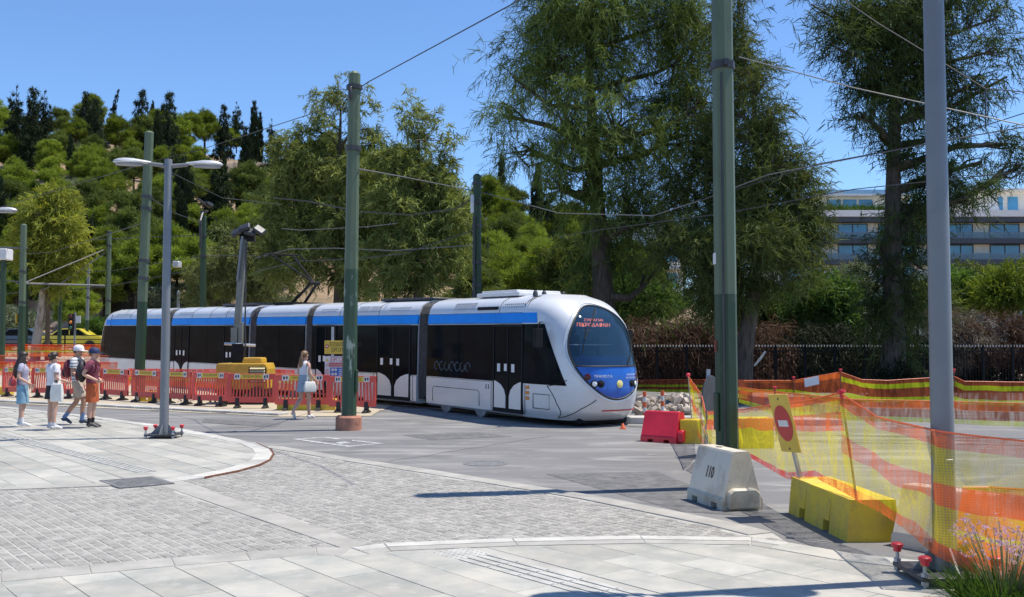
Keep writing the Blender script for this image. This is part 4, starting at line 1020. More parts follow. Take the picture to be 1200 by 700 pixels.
text('ΕΡΓΟΤΑΞΙΟ', .19, m_rsign, wp, (X(384), -.012, Z(421.5)), RX, align='LEFT', sx=.72)
mb = MB(); mb.prism([(X(378.6), Z(423.5)), (X(382), Z(423.5)), (X(380.3), Z(419.5))], -.015, -.012, 'y'); mb.build('symbol', m_ysign, wp)
for z0, z1 in ((427.2, 425), (429.8, 427.6)): srect(wp, X(382.5), X(412), Z(z0), Z(z1), m_rsign)
text('ΑΠΑΓΟΡΕΥΕΤΑΙ Η ΕΙΣΟΔΟΣ', .045, m_wsign, wp, (X(383), -.0155, Z(426.1)), RX, align='LEFT', ext=.001); text('ΣΕ ΜΗ ΕΧΟΝΤΕΣ ΕΡΓΑΣΙΑ', .045, m_wsign, wp, (X(383), -.0155, Z(428.7)), RX, align='LEFT', ext=.001)
srect(wp, X(384), X(412), Z(441), Z(431), m_bsign)
for i, (qx, qz) in enumerate(((386.8, 433.5), (390.5, 433.5), (386.8, 438.5), (390.5, 438.5))): sdisc(wp, X(qx), Z(qz), .042, m_wsign, -.0155)
for i in range(4): srect(wp, X(394), X(404), Z(433.6+2.2*i), Z(432.6+2.2*i), m_wsign, -.0155)
for qz in (428, 434.5, 438.5): sdisc(wp, X(380.2), Z(qz), .04, m_rsign); sdisc(wp, X(380.2), Z(qz), .028, m_wsign, -.0155)
# --- yellow mobile light tower
b = G(280, 476); b.y += .9; b.z = T(b.x, b.y); lt = thing('light_tower', 'yellow trailer light tower with a raised mast and floodlights behind the red barriers', 'light tower', b)
m_ymach = mat('machine_yellow', (.55, .33, .04), .5, var=.12, vs=3)
k = b.y/1170; X = lambda px: (px-280)*k; Z = lambda py: P(280, py, b.y).z-b.z
mb = MB(); mb.prism([(X(249), .45), (X(308), .45), (X(308), Z(432)), (X(306), Z(425.5)), (X(252), Z(425.5)), (X(249), Z(427.5))], -.55, .55, 'y'); hs = mb.build('housing', m_ymach, lt, bevel=.04, seg=2)
mb = MB(); mb.prism([(X(276), Z(425.6)), (X(300), Z(425.6)), (X(299), Z(419)), (X(278), Z(419))], -.3, .35, 'y'); mb.build('exhaust_box', m_ymach, hs, bevel=.05, seg=2)
mb = MB(); mb.box(X(287), X(307.5), -.556, -.549, Z(448), Z(430)); gp = mb.build('grille', m_blk, lt)
for i in range(6):
    z0 = Z(447)+i*.075; mb = MB(); mb.prism([(-.60, z0), (-.552, z0+.05), (-.552, z0+.06), (-.60, z0+.012)], X(288.5), X(306), 'x'); mb.build('grille_slat', mat('cream_paint', (.62, .52, .28), .5), gp)
mb = MB(); mb.box(X(247), X(309), -.5, .5, .33, .45); mb.build('chassis', m_blk, lt)
for s in (-1, 1):
    for xx in (262, 297):
        mb = MB(); M = Matrix.Translation((X(xx), s*.55, .27)) @ Matrix.Rotation(pi/2, 4, 'X'); mb.lathe([(.15, -.09), (.27, -.08), (.27, .08), (.15, .09), (0, .09)], 16); mb.v = [tuple(M @ Vector(p)) for p in mb.v]; mb.build('wheel', m_trub, lt, smooth=True)
mb = MB(); xm = X(269.5)
mb.box(xm-.17, xm+.17, -.15, .15, Z(425.5), Z(403)); mb.build('mast_foot', m_blk, lt)
mt_m = mat('mast_grey_paint', (.20, .205, .18), .5, var=.12, metal=.2)
mb = MB(); mb.box(xm-.22, xm-.02, -.12, .12, Z(403), Z(384)); mb.box(xm+.0, xm+.12, -.1, .1, Z(412), Z(378)); mb.bar((xm-.05, 0, Z(384)), (X(274), 0, Z(281)), .19, .19); ms = mb.build('mast', mt_m, lt, bevel=.008)
mb = MB(); mb.bar((xm-.02, -.1, Z(330)), (X(274)-.0, -.1, Z(278)), .25, .06); mb.build('mast_section', m_lgrey, ms)
mb = MB(); mb.tube([(xm+.25, -.13, Z(410)), (xm+.22, -.13, Z(385)), (X(278), -.13, Z(330)), (X(278), -.13, Z(285))], .025, 6); mb.build('mast_cable', m_wire, ms)
for (x0, y0, x1, y1, w, tilt) in ((263, 269, 270, 277, .3, -.5), (272, 262, 280, 273, .34, -.35), (288, 274, 298, 267, .32, .6), (279, 265, 286, 280, .34, .2)):
    cx, cz = (X(x0)+X(x1))/2, (Z(y0)+Z(y1))/2; M = Matrix.Translation((cx, -.12, cz)) @ Matrix.Rotation(tilt, 4, 'Y') @ Matrix.Rotation(R(-50), 4, 'X'); mb = MB(); mb.box(-.17, .17, -.06, .06, -.14, .14, M); fl = mb.build('floodlight', m_dgrey, lt, bevel=.03)
    mb = MB(); mb.box(-.14, .14, -.064, -.058, -.11, .11, M); mb.build('floodlight_glass', m_dgrey, fl)
mb = MB(); mb.box(X(269), X(286), -.05, .15, Z(283), Z(268)); mb.tube([(X(262), 0, Z(268)), (X(292), 0, Z(276))], .03, 6); mb.build('lamp_bracket', m_blk, lt)
mb = MB(); mb.tube([(X(254), -.1, Z(403)), (X(290), -.1, Z(405))], .05, 6); mb.build('outrigger_bar', m_lamp, lt)
# --- water filled and concrete barriers
def jersey(name, label, cat, c, rz, L, prof, m, notch=(), group=None, bev=.02, slope=.06):
    """block with a traced cross section (y, z), notches cut in its foot (x0, x1, height), slightly sloping ends"""
    t = thing(name, label, cat, c, rz, group); mb = MB(); cuts = sorted(notch); xs_ = [-L/2]
    H = max(z for y, z in prof)
    for a, b_, h_ in cuts: xs_ += [a, b_]
    xs_.append(L/2)
    def sl(x, z): return x*(1-slope*z/H)
    n = len(prof)
    def solid(x0, x1, zlo):
        pr = [(y, max(z, zlo)) for y, z in prof]; vs = [(sl(x0, z), y, z) for y, z in pr]+[(sl(x1, z), y, z) for y, z in pr]
        fs = [tuple(range(n-1, -1, -1)), tuple(range(n, 2*n))]+[(i, (i+1) % n, n+(i+1) % n, n+i) for i in range(n)]; mb.add(vs, fs)
    for i in range(len(xs_)-1):
        solid(xs_[i], xs_[i+1], cuts[i//2][2] if i % 2 else 0)
    bd = mb.build('body', m, t, bevel=bev if not cuts else 0, seg=2, smooth=True, angle=30); return t, bd
def ground_line(p0, p1): 
    a, b = G(*p0), G(*p1); return (a+b)/2, atan2((b-a).y, (b-a).x), (b-a).length
JP = [(-.24, 0), (-.24, .10), (-.20, .20), (-.10, .30), (-.075, .72), (-.06, .78), (.06, .78), (.075, .72), (.10, .30), (.20, .20), (.24, .10), (.24, 0)]
WP = [(-.25, 0), (-.25, .12), (-.225, .15), (-.11, .63), (-.09, .66), (.09, .66), (.11, .63), (.225, .15), (.25, .12), (.25, 0)]
a, b = G(806, 585), G(848, 599.5); d = (b-a); L = d.length; n_ = Vector((-d.y, d.x, 0)).normalized(); c = (a+b)/2+n_*.24
wb, bd = jersey('plastic_barrier', 'dirty white plastic water barrier with 110 stencilled on it, alone on the asphalt', 'barrier', c, atan2(d.y, d.x), L, WP, m_wplas, ((-L*.36, -L*.20, .07), (L*.18, L*.34, .07)))
mb = MB(); mb.prism([(-.2, .02), (.2, .02), (.2, .2), (.14, .25), (-.14, .25), (-.2, .2)], L/2-.03, L/2+.06, 'x'); mb.build('end_lug', m_wplas, wb, bevel=.02)
mb = MB(); mb.lathe([(.035, .50), (.035, .67), (.05, .675), (.0, .68)], 10, (-L*.1, 0, 0)); mb.build('filler_cap', m_wplas, wb)
tx = text('110', .20, m_blacktxt, wb, (.0, -.176, .38), (R(76), 0, 0), name='stencilled_number', sx=.7)
a, b = G(750, 517.5), G(792, 520.5); d = b-a; L = d.length; n_ = Vector((-d.y, d.x, 0)).normalized(); c = (a+b)/2+n_*.25
rb, bd = jersey('plastic_barrier', 'bright red plastic water barrier standing in front of the tram nose', 'barrier', c, atan2(d.y, d.x), L, [(y*.95, z*.9) for y, z in WP], m_rplas, ((-L*.3, -L*.15, .06), (L*.15, L*.3, .06)))
mb = MB(); mb.prism([(-.2, .02), (.2, .02), (.2, .2), (.14, .26), (-.14, .26), (-.2, .2)], L/2-.01, L/2+.10, 'x'); mb.build('end_lug', m_rplas, rb, bevel=.02)
BP = [(-.30, 0), (-.30, .12), (-.22, .50), (-.20, .52), (.20, .52), (.22, .50), (.30, .12), (.30, 0)]
CP = [(-.26, 0), (-.22, .40), (.22, .40), (.26, 0)]
a, b = G(922, 601), G(990, 636); d = b-a; L = d.length; n_ = Vector((-d.y, d.x, 0)).normalized(); c = (a+b)/2+n_*.28
print('YBLOCK', L, a, b)
yb, bd = jersey('concrete_barrier', 'large yellow concrete block carrying the tilted no entry sign and net', 'concrete block', c, atan2(d.y, d.x), L, CP, m_yconc, ((-L*.30, -L*.20, .12), (L*.12, L*.22, .12)), slope=.0)
YBC, YBA, YBL = c, atan2(d.y, d.x), L
def block(label, px, y0, y1, h, m, ang=0.0, depth=.5, name='concrete_barrier', group=None, cat='concrete block'):
    a = G(px[0], y0); w = (px[1]-px[0])*a.y/1170; t, bd = jersey(name, label, cat, Vector((a.x, a.y, a.z))+Vector((cos(ang), sin(ang), 0))*w/2+Vector((-sin(ang), cos(ang), 0))*depth/2, ang, w, [(-depth/2, 0), (-depth/2*.85, h), (depth/2*.85, h), (depth/2, 0)], m, group=group, slope=0); return t
block('short yellow concrete block between the red barrier and the round sign', (797, 822), 520, 520, .45, m_yconc, -.15)
block('yellow concrete block seen through the net right of the thick green pole', (868, 908), 526, 526, .55, m_yconc, .05)
block('yellow concrete block under the red barriers beside the tall green pole', (163, 191), 471.5, 471, .32, m_yconc, -.1)
block('yellow concrete block under the red barriers by the walking woman', (324, 393), 481.8, 487, .33, m_yconc, -.03)
block('small yellow block beneath the barriers left of the pole', (-6, 8), 464, 464, .3, m_yconc)
a, b = G(1040, 640), G(1150, 662)
d = b-a; L = d.length; n_ = Vector((-d.y, d.x, 0)).normalized(); c = (a+b)/2+n_*.3
wt, bd = jersey('plastic_barrier', 'off-white plastic barrier behind the net and the right lamp post', 'barrier', c, atan2(d.y, d.x), L, [(y, z*.85) for y, z in WP], m_wplas, ((-L*.08, L*.08, .1),))
mat('orange_plastic', (.70, .13, .04), .5, var=.12)
# --- no entry sign leaning on the yellow block
sb = G(925, 612); s0 = P(936, 560, 10.9); s1 = P(912, 462, 10.9)
ns = thing('no_entry_sign', 'yellow board with a red no entry disc leaning on the yellow block', 'sign', s0)
ax = (s1-s0).normalized(); L = (s1-s0).length; ns.rotation_euler = (ax.to_track_quat('Z', 'Y').to_euler()) 
q = Matrix((Vector((cos(R(-28)), sin(R(-28)), 0)), Vector((0, 0, 0)), ax)); u = (Vector((cos(R(-75)), sin(R(-75)), 0))); u = (u-ax*u.dot(ax)).normalized(); vv = ax.cross(u); Mx = Matrix((u, vv, ax)).transposed().to_4x4(); Mx.translation = s0; ns.matrix_world = Mx
mb = MB(); mb.box(-.02, .02, -.0, .035, -.0, L*.97); mb.build('post', m_steel, ns)
hw = .20; mb = MB(); mb.box(-hw, hw, -.02, -.003, L-.64, L+.0); bdp = mb.build('board', m_ysign, ns, bevel=.003)
zc = L-.32; mb = MB(); mb.prism([(.175*cos(t), zc+.20*sin(t)) for t in [2*pi*i/28 for i in range(28)]], -.024, -.0205, 'y'); rd = mb.build('red_disc', m_rsign, bdp)
mb = MB(); mb.box(-.10, .10, -.028, -.0245, zc-.035, zc+.035); mb.build('white_bar', m_wsign, bdp)
for z in (L-.05, L-.60): 
    mb = MB(); mb.ell((0, -.021, z), (.014, .006, .014)); mb.build('bolt', m_dgrey, bdp)
# --- round sign seen from behind
b = G(827, 534); rs = thing('round_sign', 'round traffic sign seen edge-on from behind on a grey post at the net corner', 'sign', b)
k = b.y/1170; h = P(831, 433, b.y).z-b.z
mb = MB(); mb.bar((0, 0, 0), (.06, 0, h), .06, .06); mb.bar((.11, .1, 0), (.10, .1, h*.6), .05, .05); mb.build('post', m_steel, rs)
M = Matrix.Translation((.09, -.06, h-.52)) @ Matrix.Rotation(R(58), 4, 'Z') @ Matrix.Rotation(pi/2, 4, 'X')
mb = MB(); mb.lathe([(.42, -.008), (.42, .008), (.40, .012), (0, .012)], 28); mb.v = [tuple(M @ Vector(p)) for p in mb.v]; mb.build('disc', m_dgrey, rs)
M2 = M @ Matrix.Translation((0, 0, -.012)); mb = MB(); mb.lathe([(.41, -.002), (.41, .003), (0, .003)], 28); mb.v = [tuple(M2 @ Vector(p)) for p in mb.v]; mb.build('disc_face', m_bsign, rs)
# --- nets
OY = [(0, 'o'), (.12, 'y'), (.42, 'o'), (.60, 'y'), (.88, 'o')]
n_near = net_mat('striped_net_near', OY, .46, .56); n_mid = net_mat('striped_net', [(0, 'r'), (.09, 'y'), (.62, 'o'), (.82, 'y'), (.93, 'o')], .48, .62)
n_back = net_mat('back_net', [(0, 'b'), (.2, 'g'), (.38, 'b'), (.70, 'g'), (.86, 'b')], .86); n_back2 = net_mat('brown_net', [(0, 'g'), (.28, 'b'), (.8, 'o')], .72)
n_far = net_mat('far_orange_net', [(0, 'o'), (.35, 'y'), (.5, 'o'), (.85, 'r')], .6, .78)
def net(label, top, bot, m, nv=14, wr=.05, seed=1, group=None, posts=None, sub=10, folds=0):
    """netting hung between two 3-D polylines; v runs from bottom (0) to top (1)"""
    r = random.Random(seed); n = len(top); vs = []; uv = []; fs = []
    def along(L, t):
        t = t*(len(L)-1); i = min(int(t), len(L)-2); return L[i].lerp(L[i+1], t-i)
    N = sub*(n-1)
    for i in range(N+1):
        a = along(bot, i/N); b_ = along(top, i/N); nrm = (b_-a).cross(along(top, min(1, (i+1)/N))-along(top, max(0, (i-1)/N))).normalized()
        for j in range(nv+1):
            t = j/nv; p = a.lerp(b_, t); w = sin(pi*t)**.6
            p = p+nrm*wr*(mnoise.noise(p*1.3+Vector((seed, 0, 0)))*1.6+.5*mnoise.noise(p*4+Vector((seed, 5, 0))))*(.3+w)
            vs.append(p); uv.append((i/N, t+.05*mnoise.noise(p*1.7+Vector((0, 9, seed)))*w))
    for i in range(N):
        for j in range(nv): k_ = i*(nv+1)+j; fs.append((k_, k_+nv+1, k_+nv+2, k_+1))
    me = np_mesh('safety_net', [tuple(v) for v in vs], fs, m, smooth=True); L = me.uv_layers.new(name='UVMap')
    d_ = np.empty((len(me.loops), 2), np.float32); li = np.empty(len(me.loops), np.int32); me.loops.foreach_get('vertex_index', li); d_[:] = np.array(uv, np.float32)[li]; L.data.foreach_set('uv', d_.ravel())
    o = tag(link('safety_net', me), label, 'safety net', group)
    def cord(L_, nm):
        mb = MB(); mb.tube(L_, .008, 4); mb.build(nm, MATS['orange_plastic'], o)
    cord([v for v in vs[nv::nv+1]], 'top_cord')
    return o
m_rebar = mat('rusty_rebar', (.20, .09, .05), .8, var=.3, vs=10)
def stake(label, p, q, m=None, cap=True, r=.012):
    t = thing('net_stake', label, 'stake', p, 0, 'stakes holding the nets'); d = Vector(q)-Vector(p)
    mb = MB(); mb.tube([(0, 0, 0), d], r, 6); mb.build('rod', m or m_rebar, t)
    if cap:
        mb = MB(); n = d.normalized(); M = Matrix.Translation(d) @ n.to_track_quat('Z', 'Y').to_matrix().to_4x4(); mb.lathe([(.022, -.06), (.022, 0), (.045, .005), (.045, .025), (.02, .035)], 10); mb.v = [tuple(M @ Vector(v)) for v in mb.v]; mb.build('cap', m_red_cap, t, smooth=True)
    return t
# near net: from the yellow block round the lamp post to the right edge
K0 = P(986, 461, 9.9); K1 = P(1004, 585, 9.55); K1.z = .40
net('large sagging yellow and orange net stretched from the yellow block past the lamp post', [K0, P(1030, 489, 9.2), P(1095, 505, 7.7), P(1150, 512, 7.6), P(1210, 518, 7.4), P(1320, 522, 7.2)], [K1, P(1042, 606, 9.0), P(1096, 652, 7.65), P(1150, 676, 7.45), P(1215, 690, 7.2), P(1320, 700, 7.0)], n_near, 18, .07, 3)
stake('red capped stake at the corner of the near net on the yellow block', K1, K0)
J0 = P(829, 482, 15.2); J1 = G(830, 527)
net('yellow net hanging between the round sign and the yellow block stake', [J0, P(870, 480, 13.6), P(908, 474, 11.6), P(945, 470, 10.7), K0+Vector((0, .03, 0))], [J1, P(880, 537, 13.2), P(922, 562, 11.4), P(955, 560, 10.6), K1+Vector((0, .05, 0))], n_mid, 16, .06, 8)
net('small striped net running back from the round sign to the red barrier', [P(807, 441, 21), P(822, 462, 17), J0+Vector((-.03, 0, 0))], [G(812, 498), P(822, 520, 16.7), J1+Vector((-.03, 0, 0))], n_near, 14, .03, 5)
stake('red capped stake behind the red barrier at the net end', G(811, 499), P(806.5, 440, 21), m_steel)
net('crumpled orange net piece hanging behind the pink flowers', [P(1128, 572, 7.9), P(1160, 570, 7.9), P(1200, 574, 7.7), P(1300, 580, 7.5)], [G(1112, 668), G(1150, 672), G(1200, 682), G(1300, 695)], net_mat('crumpled_net', [(0, 'o'), (.42, 'y'), (.5, 'o')], .7, .75), 16, .10, 51)
# nets behind, three rows
net('far striped net in front of the dark railing, right part', [P(985, 436, 26), P(1010, 445, 26), P(1040, 446, 26), P(1118, 441, 26), P(1130, 447, 26), P(1200, 448, 26), P(1320, 448, 26)], [P(985, 474, 26.2), P(1010, 477, 26.2), P(1040, 478, 26), P(1118, 478, 26), P(1130, 481, 26), P(1200, 483, 26), P(1320, 484, 26)], n_back, 8, .03, 12)
net('far striped net in front of the dark railing, middle part', [P(872, 446, 26.5), P(930, 446, 26.3), P(985, 436, 26)], [P(872, 459, 26.5), P(930, 462, 26.3), P(985, 474, 26.2)], n_back2, 8, .03, 14)
net('low dark striped net behind the tram nose and rubble', [P(735, 446, 33), P(780, 445, 32), P(830, 445, 31), P(875, 446, 29)], [P(735, 459, 33), P(780, 460, 32), P(830, 462, 31), P(875, 468, 29)], net_mat('dark_net', [(0, 'g'), (.25, 'b'), (.45, 'g'), (.62, 'b')], .62), 6, .02, 15)
net('second orange net row between the thick green pole and the lamp post', [P(866, 454, 21), P(908, 459, 20.5), P(950, 463, 20), P(1000, 468, 20), P(1100, 470, 20), P(1320, 476, 20)], [P(866, 472, 21), P(908, 486, 20.5), P(950, 489, 20), P(1000, 493, 20), P(1100, 496, 20), P(1320, 506, 20)], net_mat('second_net', [(0, 'g'), (.22, 'b'), (.6, 'o')], .62, .72), 8, .04, 16)
for q, d_, l_ in ((985, 26, 'stake of the far net just right of the paper notice'), (1118, 26, 'stake of the far net right of the grey lamp post'), (930, 26.3, 'stake of the far net left of the paper notice')): stake(l_, GD(q, d_), P(q, 434 if q != 930 else 443, d_))
for q, y, l_ in ((908, 455, 'stake of the second net row behind the no entry sign'), (1098, 468, 'stake of the second net row hidden by the grey lamp post')): stake(l_, GD(q, 20.4), P(q, y, 20.4))
# notice pinned to the net
mb = MB(); mb.bar((0, 0, -.10), (.02, 0, .12), .42, .01); nb = link('net_notice', MB().mesh('x', m_wsign) if False else mb.mesh('net_notice', m_wsign), None, P(951, 447, 25.9)); nb.rotation_euler = (0, R(-8), 0)
nb.data.clear_geometry(); nb.data.from_pydata([(-.19, 0, -.13), (.19, 0, -.10), (.20, 0, .12), (-.18, .01, .09), (-.19, .004, -.13), (.19, .004, -.10), (.20, .004, .12), (-.18, .014, .09)], [], [(0, 1, 2, 3), (7, 6, 5, 4), (0, 4, 5, 1), (1, 5, 6, 2), (2, 6, 7, 3), (3, 7, 4, 0)])
tag(nb, 'white paper notice hanging on the far net', 'notice')
# far left nets
for i, (lab, y0, y1, d_, x0, x1) in enumerate((('far orange net beyond the trackbed at the left', 404, 418, 52, -80, 118), ('pale pink net along the trackbed, left of the tram tail', 416, 428, 44, -80, 128), ('orange yellow net just behind the red barriers at the left', 424, 440, 38.5, -80, 138))):
    tp_ = [P(x0+(x1-x0)*q/4, y0+random.uniform(-1, 1), d_) for q in range(5)]; bt = [P(x0+(x1-x0)*q/4, y1+random.uniform(-1, 1), d_) for q in range(5)]
    net(lab, tp_, bt, n_far if i != 1 else net_mat('pink_net', [(0, 'o'), (.2, 'r'), (.9, 'o')], .35, .42), 6, .04, 30+i)
net('orange net behind the red barriers along the tram', [P(150, 432, 36), P(230, 433, 34), P(300, 432, 33), P(345, 434, 32)], [P(150, 452, 36), P(230, 454, 34), P(300, 456, 33), P(345, 458, 32)], n_far, 6, .04, 41)
# --- bollards, rubble
def bollard(label, px, yb, h):
    b = G(px, yb); t = thing('bollard', label, 'bollard', b, 0, 'orange and white bollards by the rubble')
    for i in range(5):
        mb = MB(); mb.lathe([(.05, h*i/5+.002), (.05, h*(i+1)/5)], 12); mb.build('band', MATS['orange_plastic'] if i % 2 == 0 else m_wsign, t, smooth=True)
    mb = MB(); mb.lathe([(.13, 0), (.12, .03), (.05, .05)], 12); mb.build('foot', m_trub, t); return t
bollard('orange and white bollard directly behind the tram nose', 755.5, 490, .68); bollard('orange and white bollard left of the net end, by the rubble', 776.5, 489, .68)
b = G(701, 500); 
c_ = thing('traffic_cone', 'tiny orange cone on the ground under the tram nose', 'cone', G(730, 503)); mb = MB(); mb.lathe([(.06, .015), (.02, .12), (.012, .13)], 12); mb.build('cone_body', MATS['orange_plastic'], c_, smooth=True); mb = MB(); mb.box(-.075, .075, -.075, .075, 0, .015); mb.build('cone_base', MATS['orange_plastic'], c_)
def rubble(name, label, px, yr, d, n, s0, m, spread=1.0):
    vs = []; fs = []; r = random.Random(n); mbb = MB()
    for i in range(n):
        x = r.uniform(*px); q = GD(x, d+r.uniform(-1, 1)*spread); sz = s0*(.4+r.random()); q.z += abs(r.gauss(0, .14))
        M = Matrix.Translation(q) @ Matrix.Rotation(r.random()*6, 4, Vector((r.random(), r.random(), r.random()+.01)).normalized()); mbb.ell((0, 0, 0), (sz*(.6+r.random()*.7), sz*(.5+r.random()*.4), sz*.5), 5, 3, M)
    o = link(name, mbb.mesh(name, m)); tag(o, label, 'rubble', None, 'stuff'); return o
m_rub = mat('broken_rubble', (.46, .39, .32), .9, var=.35, vs=2, bump=.3)
rubble('rubble', 'pile of broken concrete rubble behind the tram nose', (744, 815), 0, 28, 150, .17, m_rub, 1.5)
rubble('rubble', 'heap of pale sacks and rubble beyond the walkers at the left', (74, 98), 0, 46, 40, .28, mat('pale_rubble', (.55, .53, .5), .9, var=.2), 1.0)
rubble('rubble', 'loose stones at the foot of the red barriers', (160, 330), 0, 31.5, 120, .07, m_rub, .8)
for px, d, w, h, lab in ((780, 24.5, 2.6, .16, 'pale kerb slab lying behind the red plastic barrier'), (900, 24, 3.4, .15, 'low pale kerb seen through the nets right of the green pole')):
    b = GD(px, d); mb = MB(); mb.box(-w/2, w/2, -.3, .3, 0, h); o = mb.build('kerb_block', m_conc, None, b, bevel=.02); tag(o, lab, 'kerb')
# ================================================================ TREES, HEDGE, RAILING, BUILDING
L_cas = leaf_mat('tamarisk_needles', (.270, .315, .105), (.040, .066, .022), .32)  # tree needles: sunlit tufts and deep shade put into the two colours, mixed randomly
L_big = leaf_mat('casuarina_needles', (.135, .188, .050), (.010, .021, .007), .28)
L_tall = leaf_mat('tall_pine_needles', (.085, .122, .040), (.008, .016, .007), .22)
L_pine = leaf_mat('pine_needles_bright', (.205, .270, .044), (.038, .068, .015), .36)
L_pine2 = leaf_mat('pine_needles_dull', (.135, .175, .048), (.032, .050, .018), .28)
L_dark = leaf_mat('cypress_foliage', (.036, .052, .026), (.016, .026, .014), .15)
L_olive = leaf_mat('olive_grey_foliage', (.165, .195, .135), (.075, .095, .065), .28)
L_lime = leaf_mat('lime_green_leaves', (.250, .275, .055), (.085, .115, .028), .42)
L_bush = leaf_mat('bush_leaves', (.085, .155, .035), (.03, .062, .018), .35)
L_dry = leaf_mat('dry_brown_creeper', (.135, .078, .056), (.038, .023, .018), .15)
L_gryd = leaf_mat('dry_grey_creeper', (.170, .140, .115), (.055, .042, .034), .15)
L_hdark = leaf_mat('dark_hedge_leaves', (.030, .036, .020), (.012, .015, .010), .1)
m_bark = mat('dark_bark', (.085, .065, .048), .9, var=.4, vs=4, bump=.5, bs=12, stretch=(3, 3, .5))
m_barkp = mat('pale_eucalyptus_bark', (.46, .40, .33), .85, vs=2.2, col2=(.26, .20, .15), thr=(.45, .6), bump=.3, bs=10, stretch=(1.5, 1.5, .5))
m_barkg = mat('grey_bark', (.085, .072, .06), .9, var=.35, vs=4, bump=.5, bs=12, stretch=(3, 3, .5))
def unit(v): return v/np.maximum(np.linalg.norm(v, axis=-1, keepdims=True), 1e-6)
def blob_points(blobs, n, r, shell=.55):
    """points spread through ellipsoids (cx, cy, cz, rx, ry, rz), denser near their skin; also the outward direction"""
    B = np.array(blobs, float); vol = B[:, 3]*B[:, 4]*B[:, 5]; vol = vol**.8; k = r.choice(len(B), n, p=vol/vol.sum())
    d = unit(r.normal(size=(n, 3))); q = shell+(1-shell)*r.random((n, 1))**.6; q = np.where(r.random((n, 1)) < .25, r.random((n, 1)), q)
    return B[k, :3]+d*q*B[k, 3:], d, k
def subblobs(blobs, n, r, s0=.34, q0=.35):
    o = []
    for b in blobs:
        for i in range(n):
            d = r.normal(size=3); d /= np.linalg.norm(d); q = q0+(.95-q0)*r.random(); s = s0+.65*s0*r.random(); o.append(tuple(np.array(b[:3])+d*q*np.array(b[3:])*.8)+tuple(np.array(b[3:])*s*np.array([1.15, 1.15, .8])))
    return o
def needles(C, D, per, length, width, spread, droop, r, tone=None, sz=.0):
    """thin triangles sprayed from each centre C along D with scatter; returns verts, faces, tone"""
    n = len(C); N = n*per; c = np.repeat(C, per, 0); d = np.repeat(D, per, 0)
    d = unit(d+spread*r.normal(size=(N, 3))); d[:, 2] -= droop*(.4+.9*r.random(N)); d = unit(d)
    o = c+r.normal(size=(N, 3))*sz
    L = length*(.55+.8*r.random((N, 1))); s = unit(np.cross(d, r.normal(size=(N, 3))))*width*(.6+.8*r.random((N, 1)))
    v = np.stack([o-s*.5, o+s*.5, o+d*L+s*.15, o+d*L-s*.15], 1).reshape(-1, 3); f = np.arange(N*4).reshape(N, 4)
    t = np.repeat(r.random(n) if tone is None else tone, per)*.7+.3*r.random(N)
    return v, f, t
def sprays(C, D, per, L, nl, ll, lw, droop, r, sz=.15, spread=.5, ndroop=.4):
    """feathery sprays: each a curved stem carrying short needles along it"""
    n = len(C)*per; c = np.repeat(C, per, 0)+r.normal(size=(n, 3))*sz; d = unit(np.repeat(D, per, 0)+spread*r.normal(size=(n, 3)))
    Ls = L*(.5+.9*r.random((n, 1))); t = np.tile(np.linspace(.1, 1, nl), n)[:, None]; c2 = np.repeat(c, nl, 0); d2 = np.repeat(d, nl, 0); L2 = np.repeat(Ls, nl, 0)
    p = c2+d2*t*L2; p[:, 2] -= (droop*(t*t)*L2)[:, 0]
    tg = d2.copy(); tg[:, 2] -= (2*droop*t)[:, 0]; tg = unit(tg)
    tone = np.repeat(np.repeat(r.random(len(C)), per)*.7+.3*r.random(n), nl)
    N = n*nl; dd = unit(tg+.75*r.normal(size=(N, 3))); dd[:, 2] -= ndroop*r.random(N); dd = unit(dd)
    l = ll*(.6+.7*r.random((N, 1))); s = unit(np.cross(dd, r.normal(size=(N, 3))))*lw*(.7+.6*r.random((N, 1)))
    v = np.stack([p-s*.5, p+s*.5, p+dd*l+s*.2, p+dd*l-s*.2], 1).reshape(-1, 3); f = np.arange(N*4).reshape(N, 4)
    return v, f, tone
def skeleton(trunk, C, blobs, k, r0, r, n=6, limb=.35, wig=.25):
    """trunk polyline [(x, y, z, radius)], a limb into each blob and a branch to each sampled point"""
    mb = MB(); tp = [Vector(p[:3]) for p in trunk]; mb.tube(tp, [p[3] for p in trunk], n+4)
    hs = np.array([p[:3] for p in trunk]); ends = []
    def near_trunk(q):
        best = None
        for i in range(len(trunk)-1):
            for t in (0, .25, .5, .75, 1):
                p = tp[i].lerp(tp[i+1], t); rr = trunk[i][3]+(trunk[i+1][3]-trunk[i][3])*t; d = (q-p); s = d.length+max(0, (p.z-q.z)+.25*d.length)*3
                if best is None or s < best[0]: best = (s, p, rr)
        return best[1], best[2]
    limbs = []
    for b in blobs:
        q = Vector(b[:3]); p, rr = near_trunk(q); mid = p.lerp(q, .5)+Vector((r.normal()*wig, r.normal()*wig, r.normal()*wig*.6-.1*(q-p).length*.0))
        rad = min(rr*.7, limb*r0); mb.tube([p, mid, q], [rad, rad*.7, rad*.3], n); limbs.append((q, mid, rad))
    for i in range(0, len(C), max(1, len(C)//k)):
        q = Vector(C[i]); L = min(limbs, key=lambda l: (l[0]-q).length); s = L[1].lerp(L[0], .35+.6*r.random()); m = s.lerp(q, .5)+Vector((r.normal(), r.normal(), r.normal()))*wig*.4
        mb.tube([s, m, q], [L[2]*.35, L[2]*.2, .008], 4, caps=False)
    return mb
def join(parts):
    V = []; F = []; Tn = []; k = 0
    for v, f, t in parts: V.append(v); F.append(f+k); Tn.append(t); k += len(v)
    return np.concatenate(V), np.concatenate(F), np.concatenate(Tn)
